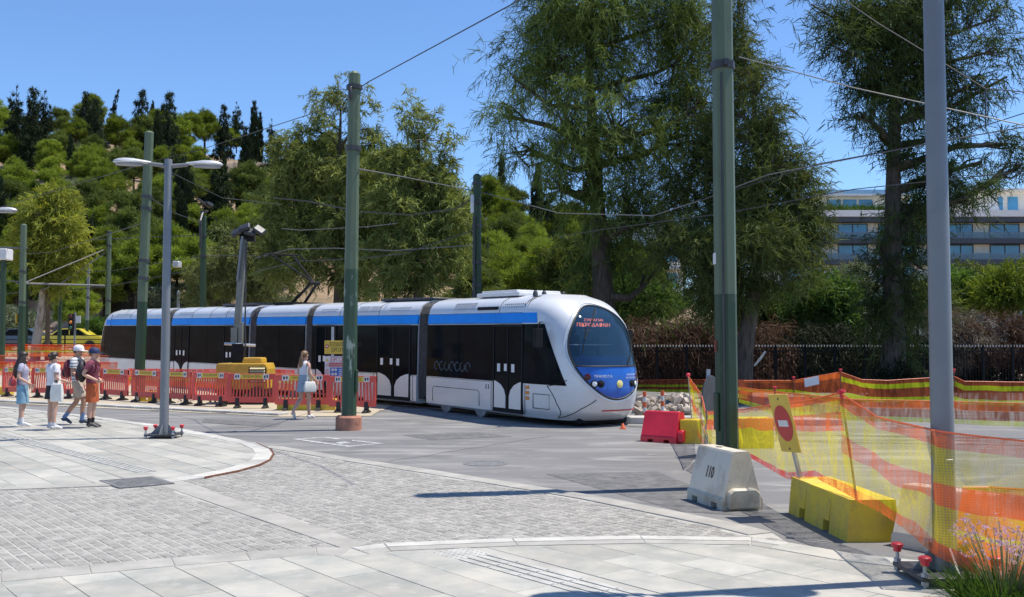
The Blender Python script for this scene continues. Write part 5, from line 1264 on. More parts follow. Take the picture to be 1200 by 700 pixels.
def tree(name, label, base, trunk, blobs, leaf, bark, nclus, per, fn, seed, group=None, rz=0, cat='tree', sub=60, wig=.3, updir=.2, shell=.55, cro='crown', nsub=7, s0=.34, q0=.35, **k):
    r = np.random.default_rng(seed); C, D, K = blob_points(subblobs(blobs, nsub, r, s0, q0) if nsub else blobs, nclus, r, shell); D = D.copy(); D[:, 2] += updir; D = unit(D)
    t = thing(name, label, cat, base, rz, group)
    v, f, tn = fn(C, D, per, r=r, **k); link(cro, np_mesh(cro, v, f, leaf, tn), t)
    if trunk: link('trunk', skeleton(trunk, C, blobs, sub, trunk[0][3], r, wig=wig).mesh('trunk', bark, smooth=True, angle=60), t)
    return t
def from_px(base, d, blobs):
    """blobs given in photo pixels (x, y, rx, ry, depth offset, ry_depth factor) at distance d -> local ellipsoids"""
    o = []
    for b in blobs:
        x, y, rx, ry = b[:4]; dy = b[4] if len(b) > 4 else 0; p = P(x, y, d+dy)-base; s = (d+dy)/FPX
        o.append((p.x, p.y, p.z, rx*s, (rx*s)*(b[5] if len(b) > 5 else .9), ry*s))
    return o
def px_trunk(base, d, pts):
    o = []
    for x, y, w in pts: p = P(x, y, d)-base; o.append((p.x, p.y, p.z, w*d/FPX/2))
    o[0] = (o[0][0], o[0][1], min(0, o[0][2])-.1, o[0][3]); return o
# --- great casuarina behind the tram
d = 36; base = GD(712, d)
bl = [(700, 60, 75, 70), (640, 75, 55, 60, 1), (600, 90, 34, 26, 0), (588, 135, 36, 20, -1), (612, 170, 42, 26, 0), (660, 150, 55, 60, -1.5), (720, 150, 60, 70, -1), (690, 10, 75, 45), (760, 20, 60, 60), (640, 20, 40, 40, 1), (800, 70, 50, 80, 1), (790, 160, 50, 70, 1), (735, 250, 55, 60), (690, 225, 40, 50, -1), (655, 215, 26, 42, -1), (770, 260, 45, 60, 0), (705, 305, 38, 46, 1), (820, 20, 45, 60, 1), (740, -60, 90, 60), (660, -60, 60, 50), (830, 120, 30, 60, 0), (760, 330, 26, 36, 1), (690, 335, 26, 30, 1)]
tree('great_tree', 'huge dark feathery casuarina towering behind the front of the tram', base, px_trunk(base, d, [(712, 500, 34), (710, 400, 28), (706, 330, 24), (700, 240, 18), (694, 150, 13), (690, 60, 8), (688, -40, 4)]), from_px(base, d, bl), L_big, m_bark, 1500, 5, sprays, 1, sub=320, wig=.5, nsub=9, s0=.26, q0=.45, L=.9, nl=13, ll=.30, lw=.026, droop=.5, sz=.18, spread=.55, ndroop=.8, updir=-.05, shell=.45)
# second stems of the great tree at left
# --- the leaning tamarisk right of the thick pole
d = 33; base = GD(868, d)
bl = [(885, 150, 30, 50), (860, 60, 30, 60, 1), (905, 200, 42, 40), (930, 235, 34, 30), (950, 268, 30, 24), (900, 280, 45, 35, -1), (870, 230, 40, 60, 1), (940, 310, 30, 20, -1), (835, 200, 34, 60, 1), (820, 280, 45, 60, 1), (850, 330, 50, 36, 0), (905, 330, 36, 26, 0), (880, 100, 22, 36), (868, 10, 24, 40, 1), (800, 230, 26, 40, 1), (925, 190, 20, 26), (950, 230, 18, 16), (845, 130, 36, 60, 1), (805, 300, 40, 46), (865, 270, 55, 50), (830, 350, 40, 26, 1), (935, 280, 34, 30), (900, 170, 30, 30)]
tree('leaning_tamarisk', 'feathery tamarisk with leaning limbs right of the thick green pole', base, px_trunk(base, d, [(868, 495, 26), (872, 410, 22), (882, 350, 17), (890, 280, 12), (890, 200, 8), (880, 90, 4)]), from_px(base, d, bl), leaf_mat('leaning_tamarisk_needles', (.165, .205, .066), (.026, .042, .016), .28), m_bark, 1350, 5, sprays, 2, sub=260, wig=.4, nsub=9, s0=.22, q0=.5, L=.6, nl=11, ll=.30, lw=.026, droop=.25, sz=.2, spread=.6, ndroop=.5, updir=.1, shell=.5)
# --- pine-like tree in front of the building
d = 36.5; base = GD(1046, d)
bl = [(1050, 40, 60, 50), (1010, 40, 38, 34), (985, 60, 26, 18, -1), (1020, 100, 40, 26), (1060, 110, 50, 40), (1100, 60, 45, 40), (1140, 100, 34, 26), (1165, 60, 30, 30, 1), (1010, 10, 60, 26), (950, 5, 26, 8), (1100, -10, 70, 40), (1180, 90, 24, 14), (1170, 20, 24, 30), (1030, 160, 26, 22), (1010, 135, 22, 16, -1), (1060, 180, 30, 30), (1120, 150, 26, 20), (1140, 230, 34, 22, -1), (1100, 210, 34, 30), (1065, 250, 30, 40), (1040, 300, 26, 40), (1050, 350, 34, 40), (1075, 300, 22, 36), (1030, 365, 22, 30), (1062, 395, 24, 24), (1180, 170, 26, 10, 1), (1195, 195, 24, 14, 1), (1150, 190, 20, 10, 1)]
tree('tall_pine', 'tall dark ragged pine with a thick ivy covered trunk at the right', base, px_trunk(base, d, [(1046, 520, 36), (1047, 455, 31), (1047, 400, 27), (1046, 300, 22), (1047, 200, 17), (1050, 90, 11), (1052, -10, 6)]), from_px(base, d, bl), L_tall, m_barkg, 1000, 5, sprays, 3, sub=260, wig=.3, L=.85, nl=11, ll=.34, lw=.03, droop=.30, sz=.2, spread=.7, ndroop=.7, updir=-.05, shell=.5)
iv = thing('ivy', 'tuft of green ivy round the foot of the thick trunk at the right', 'ivy', GD(1047, 36.2))
r_ = np.random.default_rng(5); C, D, K = blob_points(from_px(GD(1047, 36.2), 36.2, [(1047, 452, 26, 16), (1048, 440, 18, 14), (1036, 460, 18, 10), (1062, 462, 16, 8), (1050, 475, 40, 14)]), 500, r_)
v, f, tn = needles(C, D, 8, .28, .05, .7, .5, r_, sz=.1); link('foliage', np_mesh('foliage', v, f, L_hdark, tn), iv)
# --- tamarisk group left of the great tree
GRP = 'feathery tamarisks beyond the tram'
for i, (lab, d, bx, bl, n_) in enumerate((
    ('feathery olive green tamarisk behind the pole in front of the tram', 52, 395, [(385, 180, 50, 46), (350, 230, 46, 50), (420, 235, 48, 60), (370, 290, 60, 46), (420, 315, 50, 40), (340, 300, 40, 46), (375, 128, 16, 26), (402, 130, 20, 36), (432, 150, 22, 44), (340, 180, 30, 34), (436, 108, 6, 14), (362, 150, 12, 24), (325, 260, 26, 50), (447, 262, 34, 50), (395, 260, 60, 60), (398, 100, 9, 22), (420, 95, 7, 22), (350, 200, 40, 40)], 1250),
    ('feathery olive green tamarisk between the two green poles', 50, 488, [(480, 180, 36, 34), (470, 240, 46, 50), (505, 230, 36, 46), (490, 290, 52, 46), (450, 300, 40, 50), (525, 280, 22, 50), (482, 140, 18, 26), (512, 140, 12, 20), (520, 190, 22, 26), (535, 300, 18, 40), (470, 335, 50, 22), (455, 200, 26, 40), (500, 250, 50, 60), (476, 125, 9, 22), (524, 165, 16, 24), (545, 230, 12, 20)], 1050),
    ('lower pale green tamarisk behind the light tower', 60, 285, [(285, 310, 36, 46), (250, 320, 34, 40), (310, 330, 36, 36), (275, 280, 20, 26), (230, 345, 24, 26), (320, 300, 20, 30)], 420))):
    base = GD(bx, d); B = from_px(base, d, bl); hx_ = max(b[2] for b in B)
    tr = [(0, 0, -.1, .35), (0.1, 0, hx_*.3, .26), (0, .1, hx_*.6, .16), (.1, 0, hx_*.9, .05)]
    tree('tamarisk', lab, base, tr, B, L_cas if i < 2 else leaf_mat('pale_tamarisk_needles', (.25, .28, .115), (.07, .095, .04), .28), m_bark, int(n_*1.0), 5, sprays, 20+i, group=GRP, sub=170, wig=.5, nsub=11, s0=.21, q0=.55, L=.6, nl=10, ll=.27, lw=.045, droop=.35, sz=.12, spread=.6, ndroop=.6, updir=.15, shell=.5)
# --- bright tree with the pale trunk at the left
d = 57; base = GD(43, d)
bl = [(62, 250, 30, 26), (42, 280, 20, 30), (75, 285, 22, 36), (54, 312, 22, 22), (86, 310, 12, 20), (34, 270, 10, 16), (66, 228, 16, 10), (32, 305, 9, 20), (64, 335, 14, 8)]
tree('eucalyptus', 'bright yellow green tree with a pale mottled leaning trunk at the left', base, px_trunk(base, d, [(41, 412, 12), (44, 390, 10), (48, 370, 9), (50, 345, 8), (55, 300, 5), (58, 250, 3)]), from_px(base, d, bl), L_lime, m_barkp, 620, 5, sprays, 31, sub=100, wig=.4, L=.6, nl=9, ll=.32, lw=.055, droop=.35, sz=.15, spread=.6, ndroop=.5)
# --- hillside: prototypes, then copies
HILL = {}
def proto(kind, seed):
    r = np.random.default_rng(seed)
    if kind == 'pine':     # rounded, layered clumps on a visible stem; unit height 10
        bl = []
        for i in range(24):
            a = r.random()*6.28; z = 3.4+5.4*r.random(); q = max(.2, 1-((z-5.9)/4.0)**2)*3.0*(.35+.65*r.random()); w = .75+.6*r.random(); bl.append((q*cos(a), q*sin(a), z, w, w, w*.62))
        bl.append((0, 0, 9.1, 1.0, 1.0, .7)); tr = [(0, 0, -.6, .26), (.15*r.normal(), .15*r.normal(), 3, .2), (.2*r.normal(), .2*r.normal(), 6, .14), (0, 0, 8.6, .05)]
        fn, n, per, kw, upd = needles, 900, 18, dict(length=.52, width=.075, spread=.95, droop=-.2, sz=.16), .7
    elif kind == 'fir':   # ragged cone with drooping tiers
        bl = []
        for z in np.arange(1.6, 9.6, .8):
            w = .25+2.3*(1-(z/10))**1.0
            for k_ in range(4): a = r.random()*6.28; ww = w*(.55+.6*r.random()); bl.append((ww*.65*cos(a), ww*.65*sin(a), z+.3*r.normal(), ww*.75, ww*.75, .22))
        bl.append((0, 0, 9.6, .18, .18, .6)); tr = [(0, 0, -.5, .22), (0, 0, 5, .13), (0, 0, 9.8, .03)]
        fn, n, per, kw, upd = needles, 560, 16, dict(length=.5, width=.09, spread=.5, droop=.3, sz=.08), 0
    elif kind == 'cypress':
        bl = [(0, 0, z, .95*(1-abs(z-3.5)/7.5)**.6*(.9+.2*r.random()), .95*(1-abs(z-3.5)/7.5)**.6, .9) for z in np.arange(.9, 10, .8)]; tr = [(0, 0, -.5, .2), (0, 0, 9, .04)]
        fn, n, per, kw, upd = needles, 480, 18, dict(length=.5, width=.08, spread=.35, droop=-1.0, sz=.08), 1.5
    else:                   # olive / bush
        bl = [(1.6*r.normal()*.8, 1.6*r.normal()*.8, 3+1.6*r.random(), 1.7, 1.7, 1.3) for i in range(8)]+[(0, 0, 2, 2.2, 2.2, 1.5)]; tr = [(0, 0, -.5, .22), (.2, 0, 2.5, .15), (0, 0, 4.5, .05)]
        fn, n, per, kw, upd = needles, 460, 22, dict(length=.5, width=.12, spread=.9, droop=.0, sz=.3), .5
    C, D, K = blob_points(bl, n, r, .6); D = D.copy(); D[:, 2] += upd; D = unit(D)
    v, f, tn = fn(C, D, per, r=r, **kw)
    up = np.clip((D[:, 2]+.3), 0, 1); tn = np.clip(tn, 0, 1)
    return (v, f, tn), skeleton(tr, C, bl[:8], 26, tr[0][3], r, n=4, wig=.2).mesh('trunk', m_bark, smooth=True, angle=60)
LEAFS = {'pine': (L_pine, L_pine2), 'fir': (L_dark,), 'cypress': (L_dark,), 'olive': (L_olive, L_bush)}
for kd in ('pine', 'fir', 'cypress', 'olive'):
    for s_ in range(3 if kd == 'pine' else 2):
        g, trm = proto(kd, 50+s_)
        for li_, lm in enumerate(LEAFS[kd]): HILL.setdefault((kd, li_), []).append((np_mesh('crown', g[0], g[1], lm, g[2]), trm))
KN = {'pine': 'pine_tree', 'fir': 'fir_tree', 'cypress': 'cypress_tree', 'olive': 'olive_tree'}
def hill_tree(kind, x, yb, h_px, label, group, li_=0, wd=1.0, d=None, tilt=0):
    b = GD(x, d) if d else G(x, yb)
    s = 1170/b.y; h = (h_px)/s/10*1.0
    cm, tm = random.choice(HILL[(kind, li_)]); t = thing(KN[kind], label, 'tree', b, random.random()*6.28, group); t.scale = (h*wd, h*wd, h)
    if tilt: t.rotation_euler = (0, tilt, 0)
    link('crown', cm, t); link('trunk', tm, t)
    return t
SKY = 'dark firs along the hill skyline'
for x, yb, h, lab in ((17, 172, 74, 'dark fir on the skyline at the far left'), (36, 176, 80, 'tallest dark fir on the left skyline'), (50, 170, 66, 'dark fir right beside the tallest one'), (99, 155, 52, 'small pointed fir on the skyline left of the tall green pole'), (112, 172, 62, 'dark fir on the skyline left of the bare leaning one'), (165, 165, 66, 'dark fir on the skyline behind the tall green pole'), (197, 175, 74, 'dark fir on the skyline behind the grey lamp'), (262, 172, 54, 'dark fir on the skyline right of the lamp head'), (277, 160, 42, 'thin fir on the skyline left of the cypresses'), (318, 190, 52, 'dark fir on the skyline right of the tall cypresses'), (350, 190, 46, 'dark fir half behind the tamarisk crown')):
    hill_tree('fir', x, yb+.4*h, h*1.4, lab, SKY, 0, .66)
hill_tree('fir', 128, 150, 50, 'thin bare fir leaning to the right on the skyline', SKY, 0, .35, tilt=.22)
CYP = 'slim dark cypresses on the hill'
for x, yb, h, w, lab in ((82, 215, 54, 1.0, 'slim cypress in the middle of the left hillside'), (178, 165, 44, .9, 'slim cypress on the skyline between pole and lamp'), (215, 292, 100, 1.5, 'broad dark cypress right of the grey lamp post'), (288, 235, 80, 1.2, 'cypress by the bare slope'), (297, 200, 76, .9, 'tall cypress on the skyline, left of a pair'), (304, 196, 60, .8, 'tall cypress on the skyline, right of a pair'), (282, 262, 70, 1.0, 'low dark cypress below the bare slope'), (588, 262, 78, .8, 'lone pointed cypress above the pines right of the dark pole'), (262, 246, 60, 1.1, 'dark cypress in the middle of the slope')):
    hill_tree('cypress', x, yb, h, lab, CYP, 0, w)
r_ = random.Random(12); HT = {}
def patch_free(x, y):     # the bare slope and the terraces stay open
    return not ((246 < x < 330 and 172 < y < 250) or (112 < x < 165 and 266 < y < 308) or (20 < x < 44 and 226 < y < 250))
rows = [(-60, 200, 34, 62), (150, 700, 38, 0)]
def ridge_y(x):
    a = (x-600)/FPX; b = ridge(a); return 407-(b-CAMZ)*FPX/190
ZL = {0: 'near the skyline', 1: 'mid hillside', 2: 'low on the hill'}
cnt = 0
for row in range(11):
    f = row/10
    for x in range(-50, 800, 25):
        xx = x+r_.uniform(-11, 11)+(13 if row % 2 else 0); top = ridge_y(xx); bot = 378; yb = top+8+(bot-top-8)*f**1.1+r_.uniform(-7, 7)
        if xx > 330 and xx < 540 and row > 6: continue
        if not patch_free(xx, yb) or r_.random() < .1: continue
        p = G(xx, yb); s = 1170/p.y; hm = r_.uniform(4.6, 7.6)*(1.0 if row > 1 else 1.35); q = r_.random(); z = 0 if row < 4 else 1 if row < 7 else 2
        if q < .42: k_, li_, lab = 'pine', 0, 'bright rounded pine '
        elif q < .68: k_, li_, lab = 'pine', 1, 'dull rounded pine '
        elif q < .82: k_, li_, lab = 'olive', 0, 'grey green olive '
        elif q < .90: k_, li_, lab = 'olive', 1, 'leafy bush tree '
        elif q < .93: k_, li_, lab = 'cypress', 0, 'dark slim cypress '
        else: k_, li_, lab = 'fir', 0, 'shaggy dark fir '
        side = next(l for b_, l in ((28, 'by the left edge'), (95, 'behind the yellow-green tree'), (150, 'left of the tall pole'), (215, 'behind the grey lamp'), (330, 'by the bare slope'), (550, 'behind the tamarisks'), (9999, 'right of the dark pole')) if xx < b_)
        o = hill_tree(k_, xx, yb, hm*s*(.75 if k_ == 'olive' else 1.25 if k_ in ('fir', 'cypress') else 1), ('small ' if hm < 5.6 else 'medium ' if hm < 6.8 else 'tall ')+lab+ZL[z]+' '+side, 'trees covering the hill '+ZL[z], li_, r_.uniform(.95, 1.2)); HT.setdefault(o['label'], []).append((xx, o)); cnt += 1
ORD = ['first', 'second', 'third', 'fourth', 'fifth', 'sixth', 'seventh', 'eighth', 'ninth', 'tenth', 'eleventh', 'twelfth', 'thirteenth']
for lab, L_ in HT.items():
    if len(L_) > 1:
        for q, (_, o) in enumerate(sorted(L_, key=lambda t: t[0])): o['label'] = lab+', '+ORD[min(q, 12)]+' from left'
print('HILL TREES', cnt)
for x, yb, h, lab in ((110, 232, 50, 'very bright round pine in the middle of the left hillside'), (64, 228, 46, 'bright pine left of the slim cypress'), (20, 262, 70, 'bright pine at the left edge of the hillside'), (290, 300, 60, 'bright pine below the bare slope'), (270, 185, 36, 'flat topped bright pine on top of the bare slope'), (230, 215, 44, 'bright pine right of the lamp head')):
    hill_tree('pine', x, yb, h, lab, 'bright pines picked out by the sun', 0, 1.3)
# street level bushes and pines behind the tram
for k_, li_, x, d, h, w, lab in (('olive', 1, 575, 44, 70, 1.1, 'bright green bush behind the tram right of the dark pole'), ('olive', 1, 540, 46, 52, 1.3, 'bright green bush behind the tram left of the dark pole'), ('pine', 0, 640, 70, 130, 1.2, 'broad pine behind the tram left of the great tree'), ('pine', 0, 600, 75, 110, 1.2, 'broad pine above the tram roof unit'), ('pine', 1, 665, 60, 150, 1.0, 'dull pine close behind the great tree'), ('olive', 1, 780, 50, 90, 1.2, 'leafy bush behind the hedge right of the great tree'), ('olive', 1, 830, 48, 80, 1.2, 'leafy bush behind the hedge by the thick pole'), ('olive', 1, 120, 70, 60, 1.2, 'leafy bush behind the tram tail'), ('olive', 1, 165, 66, 52, 1.3, 'leafy bush between the tram tail and the tall green pole'), ('olive', 0, 20, 72, 80, 1.2, 'grey green bush at the left edge by the street'), ('pine', 0, 90, 76, 70, 1.2, 'bright pine above the yellow taxi'), ('olive', 1, 210, 66, 56, 1.2, 'leafy bush behind the short floodlight post'), ('pine', 1, 555, 66, 100, 1.2, 'dull pine behind the dark pole')):
    hill_tree(k_, x, 0, h, lab, 'bushes and pines along the street behind the tram', li_, w, d)
# stone terrace wall on the slope and a railing along the street
m_rock = mat('terrace_rock', (.30, .245, .20), .95, vs=1.2, col2=(.16, .125, .10), thr=(.4, .6), bump=1.0, bs=2.5)
def crag(label, px, y0, y1):
    vs = []; fs = []; n = 26; m = 7
    for j in range(m+1):
        for i in range(n+1):
            x = px[0]+(px[1]-px[0])*i/n; g = G(x, y1); s = g.y/FPX; H = (y1-y0)*s; q = Vector((g.x, g.y-.6+.9*j/m, g.z-.6+(H+.6)*j/m)); w = mnoise.noise(q*.55)*.8+mnoise.noise(q*1.7)*.4; q.y += w; q.z += .35*mnoise.noise(q*.9)*(j > 0); vs.append(q)
    for i in range(n+1): q = vs[m*(n+1)+i]; vs.append(q+Vector((0, 4, .3)))
    for j in range(m+1):
        for i in range(n): a = j*(n+1)+i; fs.append((a, a+1, a+n+2, a+n+1))
    return tag(MB().add(vs, fs).build('rock_terrace', m_rock), label, 'rock')
crag('rough brown rock terrace on the slope above the tram tail', (108, 172), 270, 308); crag('brown earth bank along the street left of the tram tail', (-60, 118), 352, 380)
crag('dark stone terrace wall right of the dark pole behind the tram', (566, 640), 306, 318); crag('bare rocky ledge at the top of the bare slope', (252, 330), 190, 204)
def rail(label, x0, x1, d, h):
    t = thing('street_railing', label, 'railing', GD(x0, d)); b0 = t.location.copy(); n = int((x1-x0)/FPX*d/2)
    for i in range(n):
        a = GD(x0+(x1-x0)*i/n, d)-b0; b_ = GD(x0+(x1-x0)*(i+1)/n, d)-b0; mb = MB()
        for k_ in range(5): mb.bar(a+Vector((0, 0, h*(k_+.6)/5)), b_+Vector((0, 0, h*(k_+.6)/5)), .06, .05)
        mb.tube([a, a+Vector((0, 0, h))], .05, 6); mb.build('rail_panel', m_blk, t)
rail('dark metal railing along the street in front of the parked cars', -60, 122, 62, 1.3)
# --- hedge and iron railing at the right
def hedge(label, px, d, y_top, leaf, seed, dark=True, y_bot=470):
    b = GD((px[0]+px[1])/2, d); t = thing('dry_hedge', label, 'hedge', b, 0, 'dry overgrown hedge behind the iron railing'); r = np.random.default_rng(seed)
    n = max(3, int((px[1]-px[0])/22)); bl = []
    for i in range(n):
        x = px[0]+(px[1]-px[0])*(i+.5)/n; bl += [(x, y_top+14+6*r.normal(), 20, 15, .3*r.normal()), (x+8*r.normal(), y_top+34, 20, 16, -.5), (x+8*r.normal(), y_top+54, 18, 14, -.6)]
    C, D, K = blob_points(from_px(b, d, bl), n*110, r, .6); v1 = needles(C, D, 22, .34, .024, .75, 1.0, r, sz=.14)
    me = np_mesh('dry_growth', *v1[:2], leaf, v1[2]); link('dry_growth', me, t)
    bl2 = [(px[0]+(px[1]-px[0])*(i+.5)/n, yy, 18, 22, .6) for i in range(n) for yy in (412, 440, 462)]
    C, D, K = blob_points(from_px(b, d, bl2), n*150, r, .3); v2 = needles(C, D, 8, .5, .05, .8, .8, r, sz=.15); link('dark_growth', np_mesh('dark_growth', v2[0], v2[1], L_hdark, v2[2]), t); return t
hedge('brown dry hedge behind the tram nose', (738, 800), 42, 372, L_dry, 1); hedge('brown dry hedge just left of the thick green pole', (795, 850), 42, 366, L_dry, 2)
hedge('brown dry hedge just right of the thick green pole', (855, 925), 42, 384, L_dry, 3); hedge('mostly green shaded hedge in the middle', (920, 1015), 42, 392, L_hdark, 4); hedge('shaded hedge behind the thick trunk', (1010, 1095), 42, 384, L_hdark, 7)
hedge('grey dry hedge directly right of the lamp post', (1095, 1150), 42, 364, L_gryd, 5); hedge('red brown dry hedge at the right edge', (1145, 1270), 42, 362, L_dry, 6)
def shrub(label, d, bl, leaf, seed, n_, ll=.3, lw=.07):
    b = GD(bl[0][0], d); t = thing('green_shrub', label, 'shrub', b, 0, 'green shrubs above the hedge'); r = np.random.default_rng(seed); B = from_px(b, d, bl); C, D, K = blob_points(B, n_, r, .6)
    v = needles(C, D, 20, ll, lw, .8, .1, r, sz=.18); link('crown', np_mesh('crown', v[0], v[1], leaf, v[2]), t)
    h_ = B[0][2]; link('trunk', skeleton([(0, 0, -.1, .12), (0, 0, h_*.6, .08), (0, 0, h_, .03)], C, B, 20, .12, r, n=4).mesh('trunk', m_bark), t)
shrub('bright green shrub between the leaning tree and the tall pine', 45, [(965, 345, 40, 26), (940, 365, 30, 24), (990, 355, 24, 22), (975, 385, 40, 20)], L_bush, 61, 420)
shrub('yellow green shrub right of the lamp post, before the building', 52, [(1130, 345, 30, 26), (1160, 350, 30, 20), (1115, 330, 16, 16)], L_bush, 62, 300)
shrub('round green pine shrub at the right edge', 50, [(1185, 330, 26, 22), (1165, 345, 30, 22), (1205, 345, 40, 30), (1220, 320, 30, 20)], L_pine, 63, 420)
shrub('pale green shrub at the left foot of the building', 60, [(905, 365, 26, 20), (890, 350, 20, 16), (920, 350, 18, 14)], L_bush, 64, 200)
shrub('dark green shrub behind the lamp post and the building', 70, [(1000, 322, 18, 14), (1012, 335, 14, 12)], L_olive, 65, 120)
shrub('dark green shrub behind the hedge, just right of the thick pole', 46, [(890, 365, 24, 22), (915, 372, 24, 18), (870, 372, 18, 16)], L_pine2, 67, 240)
shrub('dark green shrub behind the hedge, between trunk and lamp post', 46, [(1075, 350, 26, 22), (1100, 358, 22, 20), (1060, 362, 22, 20)], L_pine2, 68, 260)
shrub('green shrub covering the lowest balconies right of the lamp post', 60, [(1125, 322, 20, 14), (1150, 328, 22, 14), (1105, 335, 20, 16)], L_pine2, 69, 220)
shrub('dark shrub below the great tree', 44, [(745, 360, 22, 18), (770, 350, 22, 18), (725, 350, 22, 22)], L_bush, 66, 220)
d = 39; fen = thing('iron_railing', 'black spiked iron railing with sunlit pale tips in front of the dry hedge', 'railing', GD(735, d)); b0 = fen.location.copy()
m_tip = mat('painted_sunlit_tip', (.45, .44, .42), .5, var=.15)  # sunlight on the spike tips is put into this pale colour
x0, x1 = 735, 1290; n = 16; h = 1.78; X0_, X1_ = GD(x0, d), GD(x1, d); pl_, tp_, po_ = None, None, None; st = (X1_-X0_)/n
def fence_meshes():
    L = st.length; mb = MB(); k = int(L/.115)
    for i in range(k): mb.box(i*L/k+.04, i*L/k+.062, -.011, .011, .1, h-.03)
    mb.box(0, L, -.02, .02, .2, .25); mb.box(0, L, -.02, .02, h-.2, h-.16); a = mb.mesh('pale_panel', m_blk); mb = MB()
    for i in range(k): mb.lathe([(.014, h-.03), (.032, h+.01), (.002, h+.075)], 4, (i*L/k+.051, 0, 0))
    b_ = mb.mesh('spike_tips', m_tip); mb = MB(); mb.box(-.04, .04, -.04, .04, 0, h+.05); return a, b_, mb.mesh('post', m_blk)
fa, fb, fc = fence_meshes()
for i in range(n):
    p = X0_+st*i-b0; p.z = 0; q = link('pale_panel', fa, fen, p); tag(link('spike_tips', fb, q), kind='stuff'); link('post', fc, fen, p)
# strip of tape caught on the railing
mb = MB(); a = P(884, 429, 38.6); b_ = P(897, 412, 38.6); mb.tube([a, a.lerp(b_, .4)+Vector((.06, 0, .05)), b_], [.03, .05, .035], 5); tag(mb.build('caution_tape', m_wsign), 'scrap of red and white tape caught on the iron railing', 'tape')
# --- apartment building
m_stucco = mat('cream_render', (.82, .78, .70), .85, var=.05, vs=1); m_slab2 = mat('dark_balcony_edge', (.055, .065, .085), .6, var=.12); m_winb = mat('sky_tinted_window_glass', (.06, .26, .44), .08, var=.3, vs=.15, spec=.9)  # window base colour carries the blue sky reflection
m_bglass = glass_mat('balcony_glass', (.3, .38, .42), .65, .05); m_wfr = mat('window_frame_dark', (.05, .05, .055), .5); m_roofw = mat('roof_slab_pale', (.82, .80, .76), .8, var=.05)
d = 150; k = d/FPX; b = GD(1090, d); bd_ = thing('apartment_building', 'modern apartment block with dark balcony edges and sky-tinted glass beyond the trees', 'building', b)
X = lambda px: (px-1090)*k; Z = lambda py: P(600, py, d).z-b.z
xl, xr = X(915), X(1290); fl = [Z(q) for q in (358, 333.5, 308.5, 284, 259)]
mb = MB(); mb.box(xl, xr, 0, 14, 0, fl[-1]+.3); mb.build('wall', m_stucco, bd_)
winm = {}
def bwin(w, hh, par, x, z, n=3):
    key = (round(w, 1), n)
    if key not in winm:
        mb = MB(); mb.box(0, w, -.06, -.01, 0, hh); g = mb.mesh('window', m_winb); mb = MB()
        for i in range(n+1): mb.box(w*i/n-.06, w*i/n+.06, -.12, -.061, 0, hh)
        mb.box(0.061, w-.061, -.12, -.061, hh-.12, hh); winm[key] = (g, mb.mesh('frame', m_wfr))
    g, f = winm[key]; q = link('window', g, par, (x, 0, z)); link('frame', f, q)
for i, z in enumerate(fl):
    mb = MB(); mb.box(xl-.6, xr+.6, -1.9, -.002, z-.35, z+.38); mb.build('balcony_slab', m_slab2 if i < 4 else m_slab2, bd_)
    if i == 4: mb = MB(); mb.box(xl-.8, xr+.8, -2.1, .0, z+.39, z+1.35); mb.build('roof_edge', m_roofw, bd_); break
    x = xl+.6; q = 0; hh = fl[i+1]-z-.75
    while x < xr-4:
        w = (5.6, 4.4, 5.2)[q % 3]; bwin(w, hh, bd_, x, z+.382, 3 if w > 5 else 2); x += w+(2.6, 1.7, 3.4)[q % 3]; q += 1
    mb = MB(); mb.box(xl-.5, xr+.5, -1.85, -1.80, z+.40, z+1.35); mb.build('balcony_glass', m_bglass, bd_)
x = xl+.6; q = 0
while x < xr-4: bwin(4.4, 2.2, bd_, x, max(.3, fl[0]-2.8), 2); x += 6.4
zt = fl[-1]+1.35
mb = MB(); mb.box(X(965), X(1072), 1.5, 12, zt-.2, zt+2.5); ph = mb.build('penthouse', m_stucco, bd_); mb = MB(); mb.box(X(961), X(1078), .2, 13, zt+2.5, zt+2.8); mb.build('penthouse_roof', m_roofw, bd_)
for px in (975, 994, 1013): 
    mb = MB(); mb.box(X(px), X(px+16), 1.42, 1.49, zt+.3, zt+2.1); mb.build('window', m_winb, bd_)
mb = MB(); mb.box(X(962), X(1078), .6, .64, zt+2.81, zt+3.5); mb.build('roof_glass_rail', m_bglass, bd_)
mb = MB(); mb.box(X(994), X(1001), 4, 6, zt+2.81, zt+3.9); mb.build('roof_unit', m_roofw, bd_)
mb = MB(); mb.box(X(1160), X(1290), 1.5, 12, zt-.2, zt+3.3); mb.build('penthouse', m_stucco, bd_); mb = MB(); mb.box(X(1150), X(1300), .2, 13, zt+3.3, zt+3.65); mb.build('penthouse_roof', m_roofw, bd_)
for px in (1172, 1190, 1212): 
    mb = MB(); mb.box(X(px), X(px+12), 1.40, 1.49, zt+.4, zt+2.5); mb.build('window', m_winb, bd_)
mb = MB(); mb.prism([(X(1166), zt+.2), (X(1178), zt+.2), (X(1175), zt+3.2), (X(1168), zt+3.2)], .9, 1.1, 'y'); mb.build('awning', m_wsign, bd_)
r_np = np.random.default_rng(77); C = np.stack([r_np.uniform(X(962), X(1110), 150), r_np.uniform(-1.6, -.4, 150), np.full(150, zt+.1)], 1); v = needles(C, np.tile([0, 0, 1.], (150, 1)), 14, .8, .12, .6, .2, r_np, sz=.2); o = link('roof_plants', np_mesh('roof_plants', v[0], v[1], L_bush, v[2]), bd_); tag(o, kind='stuff')
